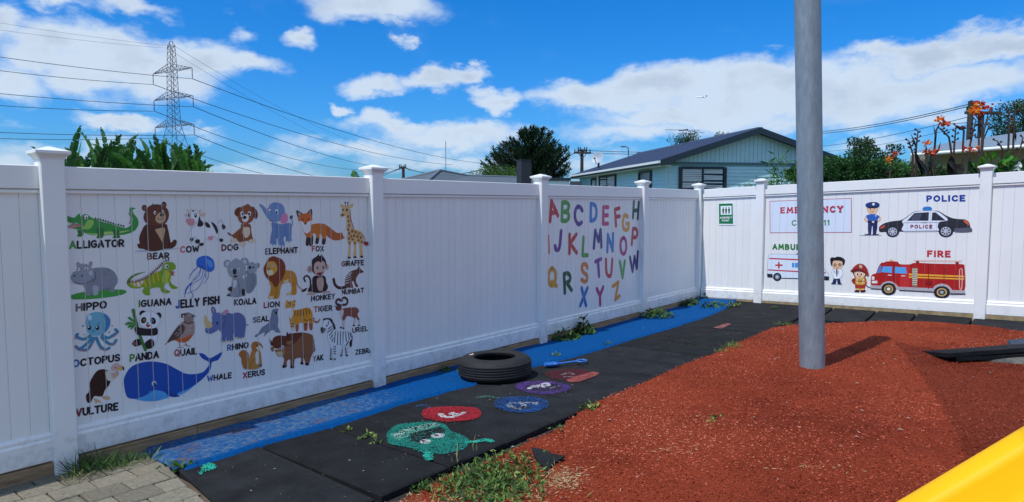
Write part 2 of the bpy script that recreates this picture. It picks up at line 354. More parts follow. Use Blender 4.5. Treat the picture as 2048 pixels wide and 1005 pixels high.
# black rubber tiles
base = MB(); base.add([st(-8.95, .2, -.05), st(.5, .2, -.05), st(.5, 8, -.05), st(-1.4, 8, -.05), st(-1.4, 2, -.05), st(-8.95, 2, -.05)], [(0, 1, 2, 3, 4, 5)])
rub = base.build('rubber_paving', mat('tile_joint_dirt', '#2a2622', .95, bump=.5), kind='structure')
def tile(s0, s1, t0, t1, sk=0.0, name='rubber_tile', z=0.0, s0b=None, s1b=None):
    g = .006; s0b = s0 if s0b is None else s0b; s1b = s1 if s1b is None else s1b
    dz = [random.uniform(-.004, .004) + z for _ in range(4)]
    c = [(s0 + g, t0 + g, dz[0]), (s1 - g, t0 + g, dz[1]), (s1b - g, t1 - g, dz[2]), (s0b + g, t1 - g, dz[3])]
    cs = sum(a[0] for a in c) / 4; ct = sum(a[1] for a in c) / 4; ch = .012
    b = MB(); top = []; mid = []; low = []
    for (s, t, d) in c:
        mid.append(st(s, t, d - ch * .8)); low.append(st(s, t, d - .045))
        top.append(st(s + (ch if s < cs else -ch), t + (ch if t < ct else -ch), d))
    b.add(low + mid + top, [(k, (k + 1) % 4, 4 + (k + 1) % 4, 4 + k) for k in range(4)] + [(4 + k, 4 + (k + 1) % 4, 8 + (k + 1) % 4, 8 + k) for k in range(4)] + [(8, 9, 10, 11)])
    b.build(name, rubber, parent=rub, origin=st(cs, ct, 0))
se = [-8.80, -8.265] + [-7.74 + .54 * k for k in range(14)]
for a, b in zip(se, se[1:]):
    a2 = a - .19 if a < -8.7 else a - .03; b2 = b - (.06 if a < -8.7 else .03)
    tile(a, b, .55, 1.915, s0b=a2, s1b=b2, z=.004)
tile(se[-1], -.02, .55, 1.915, s0b=se[-1] - .03, s1b=-.1)
tt = [1.915, 2.16, 2.73, 3.22, 3.85, 4.45, 5.05, 5.65, 6.25, 6.85]
for a, b in zip(tt, tt[1:]):
    tile(-.95, -.05 * a, a + .006, b - .006, s0b=-.98, s1b=-.05 * b)
    tile(-1.85, -.97, a + .006, b - .006, s0b=-1.88, s1b=-1.0, z=-.02)

# red shredded rubber surface
RE = [(1.9, -1.95), (2.02, -1.46), (2.3, -1.2), (2.58, -.99), (2.88, -.72), (3.37, -.55), (3.95, -.52), (4.39, -.67), (5.2, -.85), (7, -1.1), (9, -1.3)]
def smooth01(x): x = max(0, min(1, x)); return x * x * (3 - 2 * x)
def hred(s, t):
    h = .012 + .022 * noise.noise(Vector((s * .8, t * .8, 3))) + .008 * noise.noise(Vector((s * 3, t * 3, 7)))
    lowe = 1 - smooth01((s + 6.9) / .9)                # near part lies lower than the tiles
    h -= .045 * lowe * (1 - smooth01((t - 1.9) / 1.2)) + .012 * lowe
    h += .014 * math.exp(-((s + 4.0) ** 2 + (t - 2.95) ** 2) / .06)
    d = math.hypot(s + 7.75, t - 2.35); h -= .02 * math.exp(-(d / .45) ** 2)
    e = interp(RE, t) - s; h -= .03 * (1 - smooth01(e / .12))
    return h
def redge(s): 
    return 1.90 + (.02 if s < -6.6 else -.01) + .018 * noise.noise(Vector((s * 4, 1, 1))) + .012 * noise.noise(Vector((s * 13, 4, 1))) + (.03 if -7.6 < s < -6.4 else 0)
redm = mat('red_rubber_mulch', '#aa4a2e', .95, col2='#76321f', vs=75, bump=1.0, bs=150, bdist=.016, detail=10, spec=.08, patch=('#5e2115', .7, .46, .78))
mb = MB(); NS, NT = 230, 130; vs = []
for j in range(NT + 1):
    for i in range(NS + 1):
        q = j / NT; s_lin = -12 + i / NS
        tq = q ** 1.15
        t0 = 1.9 + tq * 6.6
        smax = interp(RE, t0)
        s = -11.5 + (smax + 11.5) * (i / NS)
        t = t0 if q > 0 else redge(s)
        if q < .1: t = t0 + (redge(s) - 1.9) * (1 - q / .1)
        s += .015 * noise.noise(Vector((t * 12, 0, 9))) * (i == NS)
        h = hred(s, t)
        if q == 0: h -= .03
        vs.append(st(s, t, h))
mb.add(vs, [(j * (NS + 1) + i, j * (NS + 1) + i + 1, (j + 1) * (NS + 1) + i + 1, (j + 1) * (NS + 1) + i) for j in range(NT) for i in range(NS)], True)
mb.build('red_rubber_surface', redm, kind='structure', recalc=False)

def tone_mat(name, cols, rough=.85, tr=0):
    m = bpy.data.materials.new(name); m.use_nodes = True; t = m.node_tree; b = t.nodes['Principled BSDF']; b.inputs['Roughness'].default_value = rough
    b.inputs['Specular IOR Level'].default_value = .3
    a = t.nodes.new('ShaderNodeAttribute'); a.attribute_name = 'tone'; r = t.nodes.new('ShaderNodeValToRGB')
    el = r.color_ramp.elements; el[0].color = lin(cols[0]); el[1].color = lin(cols[-1])
    for k, c in enumerate(cols[1:-1]): x = el.new((k + 1) / (len(cols) - 1)); x.color = lin(c)
    t.links.new(a.outputs['Fac'], r.inputs[0]); t.links.new(r.outputs[0], b.inputs['Base Color'])
    if tr:
        tb = t.nodes.new('ShaderNodeBsdfTranslucent'); t.links.new(r.outputs[0], tb.inputs[0])
        ms = t.nodes.new('ShaderNodeMixShader'); ms.inputs[0].default_value = tr
        t.links.new(b.outputs[0], ms.inputs[1]); t.links.new(tb.outputs[0], ms.inputs[2]); t.links.new(ms.outputs[0], t.nodes['Material Output'].inputs[0])
    return m
class Cards:                                            # many small faces with a tone each
    def __init__(s): s.v = []; s.f = []; s.t = []
    def quad(s, a, b, c, d, tone): k = len(s.v); s.v += [a, b, c, d]; s.f.append((k, k + 1, k + 2, k + 3)); s.t.append(tone)
    def tri(s, a, b, c, tone): k = len(s.v); s.v += [a, b, c]; s.f.append((k, k + 1, k + 2)); s.t.append(tone)
    def leaf(s, p, d, l, w, tone, nrm=None, bend=.2):    # leaf blade of 4 faces
        d = d.normalized(); n = (nrm or rv()).normalized(); sd = d.cross(n)
        if sd.length < 1e-4: sd = d.orthogonal()
        sd.normalize(); nn = sd.cross(d)
        m = p + d * (l * .45) + nn * (bend * l * .25); e = p + d * l
        k = len(s.v); s.v += [p, m + sd * w / 2, e, m - sd * w / 2, m - nn * w * .12]
        s.f += [(k, k + 1, k + 4), (k + 1, k + 2, k + 4), (k + 2, k + 3, k + 4), (k + 3, k, k + 4)]; s.t += [tone] * 4
    def build(s, name, m, parent=None, origin=None, label=None, kind=None):
        if origin is None: origin = wl(parent) if parent else Vector(s.v[0])
        me = bpy.data.meshes.new(name); me.from_pydata([v - origin for v in s.v], [], s.f); me.materials.append(m)
        at = me.attributes.new('tone', 'FLOAT', 'FACE'); at.data.foreach_set('value', s.t); me.update()
        return link(name, me, parent, origin, label, kind)
def rv(): return Vector((random.gauss(0, 1), random.gauss(0, 1), random.gauss(0, 1)))
red_t = tone_mat('red_mulch_shreds_tones', ['#7c301c', '#9c4229', '#b05238', '#c0684c', '#bca694'])
cds = Cards()
CAMST = (-10.54, 4.72)
for k in range(620000):
    r = random.uniform(1.9, 9.5) ** 1.0
    r = 1.9 + 8.0 * random.random() ** 1.5
    a = random.uniform(-math.pi, math.pi)
    s = CAMST[0] + r * math.cos(a); t = CAMST[1] + r * math.sin(a)
    if t < redge(s) + .0 or t > 8 or s > interp(RE, t) - .01: continue
    P0 = st(s, t); 
    if P0.y < .8 or abs(P0.x) > P0.y * .9 + .4: continue
    if abs(P0.x) < 0 : continue
    dcam = math.hypot(P0.x, P0.y)
    p = st(s, t, hred(s, t) + random.uniform(.0, .006)); d = Vector((random.gauss(0, 1), random.gauss(0, 1), random.gauss(0, .3))).normalized()
    l = random.uniform(.005, .016); wd = random.uniform(.0018, .004) * (1 + dcam * .035)
    sd = d.cross(Vector((0, 0, 1)) + rv() * .35).normalized()
    tone = min(.83, max(0, random.gauss(.42, .17) + .5 * noise.noise(Vector((s * .7, t * .7, 8))) - .18 * smooth01((t - 2.4) / 1.2) * smooth01((-3.8 - s) / 1.5)))
    if random.random() < .0012: tone = 1
    q = p + Vector((0, 0, 1)) * wd
    cds.quad(p - d * l / 2 - sd * wd / 2, p + d * l / 2 - sd * wd / 2, q + d * l / 2 + sd * wd / 2, q - d * l / 2 + sd * wd / 2, tone)
cds.build('loose_red_shreds', red_t, origin=st(-6, 4), kind='stuff')

# ------------------------------------------------------------------ fences
GROOVE = {'L': [], 'R': []}
def make_fence(side, label, posts, spans):
    F = L3 if side == 'L' else R3; zb = ZB if side == 'L' else ZBR; EE = E1 if side == 'L' else E2; NN = N1 if side == 'L' else N2
    root = thing('vinyl_fence', F(posts[len(posts) // 2], 0, 0), label, 'fence')
    def bx(name, u0, u1, t0, t1, z0, z1, m=vinyl, ch=0, ct=None):
        b = MB()
        if ch:      # chamfered front edges
            ct = ct or ch; prof = [(t0, z0), (t1 - ch, z0), (t1, z0 + ch), (t1, z1 - ct), (t1 - ct, z1), (t0, z1)]
            n = len(prof); b.add([F(u, t, z) for u in (u0, u1) for t, z in prof], [(k, (k + 1) % n, n + (k + 1) % n, n + k) for k in range(n)] + [tuple(range(n)), tuple(range(n, 2 * n))])
        else: b.hexa([F(u, t, z) for u in (u0, u1) for t in (t0, t1) for z in (z0, z1)])
        return b.build(name, m, parent=root, origin=F((u0 + u1) / 2, (t0 + t1) / 2, z0))
    bmesh_cache = {}
    for (u0, u1, pitch) in spans:
        bx('top_rail', u0, u1, -.05, .008, zb + TP - .138, zb + TP, ch=.004)
        bx('rail_lip', u0, u1, -.05, .0, zb + TP - .165, zb + TP - .144, ch=.003)
        bx('bottom_rail', u0, u1, -.05, .014, zb, zb + .142, ch=.004, ct=.015)
        bx('rail_lip', u0, u1, -.05, .001, zb + .143, zb + .174, ch=.002, ct=.015)
        n = max(1, round((u1 - u0) / pitch)); wd = (u1 - u0) / n
        bx('backing_strip', u0, u1, -.034, -.0275, zb + .05, zb + TP - .05)
        key = round(wd, 4)
        z0, z1 = .1, TP - .1
        for k in range(n):
            uc = u0 + wd * (k + .5)
            if k: GROOVE[side].append(u0 + wd * k)
            if key not in bmesh_cache:
                b = MB(); h = wd / 2 - .0006; c = .0035
                pf = [(-h, -.026), (-h, -.0222), (-h + c, -.02), (h - c, -.02), (h, -.0222), (h, -.026)]
                up = Vector((0, 0, 1)); b.add([EE * u + NN * t + up * (z + (0 if side == 'L' else .0384 * u)) for z in (z0, z1) for u, t in pf],
                      [(q, (q + 1) % 6, 6 + (q + 1) % 6, 6 + q) for q in range(6)] + [tuple(range(6)), tuple(range(6, 12))])
                o = b.build('board', board_m, parent=root, origin=Vector()); bmesh_cache[key] = o.data; bpy.data.objects.remove(o)
            link('board', bmesh_cache[key], root, F(uc, 0, zb))
        km = timber if side == 'L' else timber_p
        kz = zb - .012 if side == 'L' else zb - .004
        k0 = -.16 if side == 'L' else -.09
        cuts = [u0 - .03, u1 + .03] if side == 'R' else [u0 - .0, u0 + .75, u1 + .0]
        for a, b2 in zip(cuts, cuts[1:]):
            bx('kickboard', a + .002, b2 - .002, -.03, .022 if side == 'L' else .012, k0, kz, km, ch=.003)
    for pu in posts:
        b = MB(); h = .0635; c = .006; tf, tb = .050, -.077
        ring = [(-h + c, tf), (h - c, tf), (h, tf - c), (h, tb + c), (h - c, tb), (-h + c, tb), (-h, tb + c), (-h, tf - c)]
        zt = zb + TP + .042; z0 = -.12 if side == 'L' else -.1
        up = [z0, zt]
        b.add([F(pu + u, t, z if z > 0 else z) for z in up for u, t in ring], [(k, (k + 1) % 8, 8 + (k + 1) % 8, 8 + k) for k in range(8)])
        post = b.build('post', vinyl, parent=root, origin=F(pu, 0, 0))
        b = MB(); tc_ = (tf + tb) / 2; vs = []
        prof = [(.0645, zt - .004), (.0665, zt + .004), (.073, zt + .014), (.084, zt + .024), (.088, zt + .030), (.0915, zt + .031), (.0915, zt + .047), (.012, zt + .074), (.0, zt + .076)]
        for r_, z in prof: vs += [F(pu + i * r_, tc_ + j * r_, z) for i, j in ((-1, -1), (1, -1), (1, 1), (-1, 1))]
        b.add(vs, [(q * 4 + k, q * 4 + (k + 1) % 4, q * 4 + 4 + (k + 1) % 4, q * 4 + 4 + k) for q in range(len(prof) - 1) for k in range(4)])
        b.build('post_cap', vinyl, parent=post)
    return root
pL = [-11.68, -9.232, -6.787, -4.346, -1.91, .0035]
make_fence('L', 'long white vinyl privacy fence on the left carrying the animal pictures and the alphabet', pL,
           [(a + .0635, b - .0635, .098) for a, b in zip(pL, pL[1:])])
pR = [1.04, 3.925, 6.81]
make_fence('R', 'white vinyl privacy fence on the right carrying the police car and fire engine pictures', pR,
           [(.067, 1.04 - .0635, .113)] + [(a + .0635, b - .0635, .113) for a, b in zip(pR, pR[1:])])

# ------------------------------------------------------------------ flat vinyl print
def catmull(p, closed, n=5):
    m = len(p)
    if m < 3: return list(p)
    out = []
    for i in range(m if closed else m - 1):
        if closed: a, b, c, d = p[i - 1], p[i], p[(i + 1) % m], p[(i + 2) % m]
        else: a, b, c, d = p[max(i - 1, 0)], p[i], p[i + 1], p[min(i + 2, m - 1)]
        for k in range(n):
            q = k / n
            out.append(tuple(.5 * (2 * b[j] + (c[j] - a[j]) * q + (2 * a[j] - 5 * b[j] + 4 * c[j] - d[j]) * q * q + (3 * b[j] - a[j] - 3 * c[j] + d[j]) * q ** 3) for j in (0, 1)))
    if not closed: out.append(p[-1])
    return out
def stroke_poly(p, wd, round_=True):                    # outline of one thick stroke without self overlap
    L, Rr = [], []; n = len(p); h = wd / 2
    def nrm(a, b): dx, dy = b[0] - a[0], b[1] - a[1]; l = math.hypot(dx, dy) or 1e-9; return (-dy / l, dx / l)
    for i in range(n):
        if i == 0: m = nrm(p[0], p[1]); k = 1
        elif i == n - 1: m = nrm(p[-2], p[-1]); k = 1
        else:
            a, b = nrm(p[i - 1], p[i]), nrm(p[i], p[i + 1]); m = (a[0] + b[0], a[1] + b[1]); l = math.hypot(*m) or 1e-9; m = (m[0] / l, m[1] / l)
            k = min(1.6, 1 / max(.3, m[0] * a[0] + m[1] * a[1]))
        L.append((p[i][0] + m[0] * h * k, p[i][1] + m[1] * h * k)); Rr.append((p[i][0] - m[0] * h * k, p[i][1] - m[1] * h * k))
    if round_:
        def capx(c, a0): return [(c[0] + h * math.cos(a0 - math.pi * q / 6), c[1] + h * math.sin(a0 - math.pi * q / 6)) for q in range(1, 6)]
        m = nrm(p[-2], p[-1]); e = capx(p[-1], math.atan2(m[1], m[0])); m = nrm(p[0], p[1]); s = capx(p[0], math.atan2(-m[1], -m[0]))
        return L, Rr, e, s
    def ext(i, j, P):
        dx, dy = p[i][0] - p[j][0], p[i][1] - p[j][1]; l = math.hypot(dx, dy) or 1e-9; P[i] = (P[i][0] + dx / l * h * .97, P[i][1] + dy / l * h * .97)
    for P in (L, Rr): ext(0, 1, P); ext(-1, -2, P)
    return L, Rr, [], []
def split_sharp(p, lim=55):
    out = [[p[0]]]
    for i in range(1, len(p)):
        out[-1].append(p[i])
        if i < len(p) - 1:
            a = math.atan2(p[i][1] - p[i - 1][1], p[i][0] - p[i - 1][0]); b = math.atan2(p[i + 1][1] - p[i][1], p[i + 1][0] - p[i][0])
            if abs((b - a + math.pi) % (2 * math.pi) - math.pi) > R(lim): out.append([p[i]])
    return out
class Art:
    """flat print lying on a surface; mp maps drawing coords to surface coords, S maps surface coords + lift to the place"""
    def __init__(s, mp, S, grooves=None, base=.0012, step=.00012):
        s.mp, s.S, s.g, s.base, s.step = mp, S, grooves, base, step; s.faces = []; s.layer = 0; s.gw = .0023
    def put(s, pts, col):                                # polygon in surface coordinates
        if len(pts) < 3: return
        tri = tessellate_polygon([[Vector((a, b, 0)) for a, b in pts]])
        z = s.base + s.layer * s.step; s.layer += 1
        for t in tri: s.faces.append(([pts[i] for i in t], z, col))
    def fill(s, pts, col, sm=True):
        p = [s.mp(*q) for q in pts]; s.put(catmull(p, True, 4) if sm else p, col)
    def line(s, pts, col, wd, sm=True, rnd=True, raw=False):
        """wd in metres on the surface"""
        p = pts if raw else [s.mp(*q) for q in pts]
        if sm and len(p) > 2: p = catmull(p, False, 4)
        for seg in (split_sharp(p) if not sm else [p]):
            L, Rr, e, st_ = stroke_poly(seg, wd, rnd)
            z = s.base + s.layer * s.step; s.layer += 1
            for i in range(len(seg) - 1): s.faces += [([L[i], L[i + 1], Rr[i + 1]], z, col), ([L[i], Rr[i + 1], Rr[i]], z, col)]
            if rnd:
                for c, cap, a, b in ((seg[-1], e, L[-1], Rr[-1]), (seg[0], st_, Rr[0], L[0])):
                    ring = [a] + cap + [b]
                    for i in range(len(ring) - 1): s.faces.append(([c, ring[i], ring[i + 1]], z, col))
    def ell(s, cx, cy, rx, ry, col, rot=0):
        c, q = math.cos(R(rot)), math.sin(R(rot))
        s.fill([(cx + rx * math.cos(a) * c - ry * math.sin(a) * q, cy + rx * math.cos(a) * q + ry * math.sin(a) * c) for a in [2 * math.pi * k / 14 for k in range(14)]], col, False)
    def zig(s, col, n, h, pts):
        p = catmull(pts, False, 6)
        d = [0]
        for a, b in zip(p, p[1:]): d.append(d[-1] + math.hypot(b[0] - a[0], b[1] - a[1]))
        def at(x):
            for i in range(len(d) - 1):
                if x <= d[i + 1]: q = (x - d[i]) / (d[i + 1] - d[i] or 1); return (p[i][0] + (p[i + 1][0] - p[i][0]) * q, p[i][1] + (p[i + 1][1] - p[i][1]) * q)
            return p[-1]
        for k in range(n):
            a = at(d[-1] * k / n); b = at(d[-1] * (k + .9) / n); m = ((a[0] + b[0]) / 2, (a[1] + b[1]) / 2)
            l = math.hypot(b[0] - a[0], b[1] - a[1]) or 1; nx, ny = (b[1] - a[1]) / l, -(b[0] - a[0]) / l
            s.fill([a, b, (m[0] + nx * h, m[1] + ny * h)], col, False)
    def run(s, txt, pw):
        """pw: metres per drawing unit for strokes"""
        for ln in txt.strip().split('\n'):
            for cmd in ln.split(';'):
                w_ = cmd.split()
                if not w_: continue
                k, col = w_[0], w_[1]
                P = lambda a: [tuple(float(v) for v in q.split(',')) for q in a]
                if k == 'f': s.fill(P(w_[2:]), col)
                elif k == 'p': s.fill(P(w_[2:]), col, False)
                elif k == 'o':
                    q = P(w_[4:]); s.line(q + [q[0], q[1]], w_[2], float(w_[3]) * pw, True); s.fill(q, col)
                elif k == 's': s.line(P(w_[3:]), col, float(w_[2]) * pw)
                elif k == 'l': s.line(P(w_[3:]), col, float(w_[2]) * pw, False)
                elif k == 'e': v = [float(x) for x in w_[2:]]; s.ell(v[0], v[1], v[2], v[3], col, v[4] if len(v) > 4 else 0)
                elif k == 'z': s.zig(col, int(w_[2]), float(w_[3]), P(w_[4:]))
                elif k == 'm':                            # same colour and width, several strokes parted by /
                    for part in ' '.join(w_[3:]).split('/'):
                        if part.strip(): s.line(P(part.split()), col, float(w_[2]) * pw)
        return s
    def build(s, name, label, cat, group=None, parent=None, matf=ink):
        if not s.faces: return None
        us = [p[0] for f in s.faces for p in f[0]]; zs = [p[1] for f in s.faces for p in f[0]]
        u0, u1 = min(us), max(us); cu, cz = (u0 + u1) / 2, (min(zs) + max(zs)) / 2
        cols = []; bm = bmesh.new()
        for pts, z, c in s.faces:
            if c not in cols: cols.append(c)
            a, b, d = pts
            ar = (b[0] - a[0]) * (d[1] - a[1]) - (b[1] - a[1]) * (d[0] - a[0])
            if abs(ar) < 1e-12: continue
            if ar < 0: pts = pts[::-1]
            f = bm.faces.new([bm.verts.new((p[0] - cu, p[1] - cz, z)) for p in pts]); f.material_index = cols.index(c)
        if s.g:
            gw = s.gw
            for g in s.g:
                if u0 < g < u1:
                    for x in (g - gw, g + gw):
                        bmesh.ops.bisect_plane(bm, geom=bm.verts[:] + bm.edges[:] + bm.faces[:], plane_co=(x - cu, 0, 0), plane_no=(1, 0, 0), dist=1e-7)
                    dl = [f for f in bm.faces if abs(f.calc_center_median().x + cu - g) < gw * .999]
                    bmesh.ops.delete(bm, geom=dl, context='FACES')
        for v in bm.verts: v.co = s.S(v.co.x + cu, v.co.y + cz, v.co.z)
        o0 = s.S(cu, cz, 0)
        for v in bm.verts: v.co -= o0
        me = bpy.data.meshes.new(name); bm.to_mesh(me); bm.free()
        for c in cols: me.materials.append(matf(c))
        o = link(name, me, parent, o0, label if parent else None)
        if not parent: tag(o, label, cat, group)
        return o
SL_ = lambda u, z, d: L3(u, -.02 + d, z)
SR_ = lambda u, z, d: R3(u, -.02 + d, z)
def zoomL(x0, y0, k): return lambda x, y: onL(x0 + x / k, y0 + y / k)
def zoomR(x0, y0, k): return lambda x, y: onR(x0 + x / k, y0 + y / k)
def cc(p): return catmull(p, False, 4)
GL = {
'A': (.72, ['l', [(0, 0), (.36, 1), (.72, 0)], 'l', [(.12, .32), (.6, .32)]]),
'B': (.62, ['l', [(0, 0), (0, 1)], 'c', [(0, 1), (.32, 1), (.5, .88), (.5, .64), (.3, .53), (0, .53)], 'c', [(.25, .53), (.5, .48), (.62, .28), (.5, .05), (.25, 0), (0, 0)]]),
'C': (.66, ['c', [(.62, .85), (.45, .98), (.25, .95), (.05, .75), (0, .5), (.05, .22), (.25, .03), (.45, .02), (.62, .15)]]),
'D': (.68, ['l', [(0, 0), (0, 1)], 'c', [(0, 1), (.3, .98), (.58, .8), (.68, .5), (.58, .2), (.3, .02), (0, 0)]]),
'E': (.55, ['l', [(.55, 1), (0, 1), (0, 0), (.55, 0)], 'l', [(0, .52), (.45, .52)]]),
'F': (.55, ['l', [(.55, 1), (0, 1), (0, 0)], 'l', [(0, .52), (.45, .52)]]),
'G': (.7, ['c', [(.62, .85), (.45, .98), (.25, .95), (.05, .75), (0, .5), (.05, .22), (.25, .03), (.48, .03), (.66, .2), (.68, .45)], 'l', [(.68, .47), (.4, .47)]]),
'H': (.66, ['l', [(0, 0), (0, 1)], 'l', [(.66, 0), (.66, 1)], 'l', [(0, .5), (.66, .5)]]),
'I': (.02, ['l', [(0, 0), (0, 1)]]),
'J': (.5, ['c', [(.48, 1), (.5, .6), (.48, .2), (.3, .02), (.1, .05), (0, .2)]]),
'K': (.62, ['l', [(0, 0), (0, 1)], 'l', [(.58, 1), (.06, .48), (.62, 0)]]),
'L': (.5, ['l', [(0, 1), (0, 0), (.5, 0)]]),
'M': (.85, ['l', [(0, 0), (.08, 1), (.42, .3), (.77, 1), (.85, 0)]]),
'N': (.68, ['l', [(0, 0), (0, 1), (.68, 0), (.68, 1)]]),
'O': (.76, ['c', [(.38, 1), (.1, .85), (0, .5), (.1, .15), (.38, 0), (.66, .15), (.76, .5), (.66, .85), (.38, 1)]]),
'P': (.58, ['l', [(0, 0), (0, 1)], 'c', [(0, 1), (.35, .99), (.56, .85), (.56, .6), (.35, .45), (0, .43)]]),
'Q': (.78, ['c', [(.38, 1), (.1, .85), (0, .5), (.1, .15), (.38, 0), (.66, .15), (.76, .5), (.66, .85), (.38, 1)], 'l', [(.45, .28), (.78, -.06)]]),
'R': (.62, ['l', [(0, 0), (0, 1)], 'c', [(0, 1), (.35, .99), (.56, .85), (.56, .6), (.35, .47), (0, .45)], 'l', [(.25, .45), (.62, 0)]]),
'S': (.58, ['c', [(.55, .85), (.38, .98), (.15, .95), (.02, .77), (.12, .58), (.4, .47), (.57, .27), (.45, .05), (.2, 0), (0, .15)]]),
'T': (.68, ['l', [(0, 1), (.68, 1)], 'l', [(.34, 1), (.34, 0)]]),
'U': (.66, ['c', [(0, 1), (0, .6), (.02, .25), (.2, .02), (.46, .02), (.64, .25), (.66, .6), (.66, 1)]]),
'V': (.68, ['l', [(0, 1), (.34, 0), (.68, 1)]]),
'W': (.95, ['l', [(0, 1), (.22, 0), (.475, .75), (.73, 0), (.95, 1)]]),
'X': (.64, ['l', [(0, 1), (.64, 0)], 'l', [(.64, 1), (0, 0)]]),
'Y': (.64, ['l', [(0, 1), (.32, .5), (.64, 1)], 'l', [(.32, .5), (.32, 0)]]),
'Z': (.62, ['l', [(0, 1), (.62, 1), (0, 0), (.62, 0)]]),
'1': (.2, ['l', [(0, .8), (.18, 1), (.18, 0)]]), ' ': (.3, [])}
def text(art, word, bl, br, tl, col, first=None, wt=.2, gap=.3, rnd=True, serif=False, jit=0):
    """letters as thick strokes; bl, br, tl are baseline start/end and cap-height corner (drawing coords)"""
    A, B, T = art.mp(*bl), art.mp(*br), art.mp(*tl)
    X = (B[0] - A[0], B[1] - A[1]); H = (T[0] - A[0], T[1] - A[1]); hh = math.hypot(*H)
    tot = sum(GL[c][0] for c in word) + gap * (len(word) - 1)
    x = 0
    for i, c in enumerate(word):
        wc, g = GL[c]; col_ = first if (first and i == 0) else col
        dy = random.uniform(-jit, jit)
        f = lambda p: (A[0] + X[0] * (x + p[0]) / tot + H[0] * (p[1] * .9 + .05 + dy), A[1] + X[1] * (x + p[0]) / tot + H[1] * (p[1] * .9 + .05 + dy))
        for k in range(0, len(g), 2):
            pts = g[k + 1]
            if g[k] == 'c': pts = catmull(pts, False, 4)
            P_ = [f(p) for p in pts]
            if g[k] == 'c': art.line(P_, col_, wt * hh, False, rnd, raw=True)
            else:
                art.line(P_, col_, wt * hh, False, rnd, raw=True)
            if serif:
                for p in (g[k + 1][0], g[k + 1][-1]):
                    if p[1] in (0, 1) and c not in 'EFGC': art.line([f((p[0] - .17, p[1])), f((p[0] + .17, p[1]))], col_, wt * hh * .5, False, False, raw=True)
                if c in 'E' : art.line([f((-.12, 0)), f((.1, 0))], col_, wt * hh * .6, False, False, raw=True); art.line([f((-.12, 1)), f((.1, 1))], col_, wt * hh * .6, False, False, raw=True)
        x += wc + gap
    return art
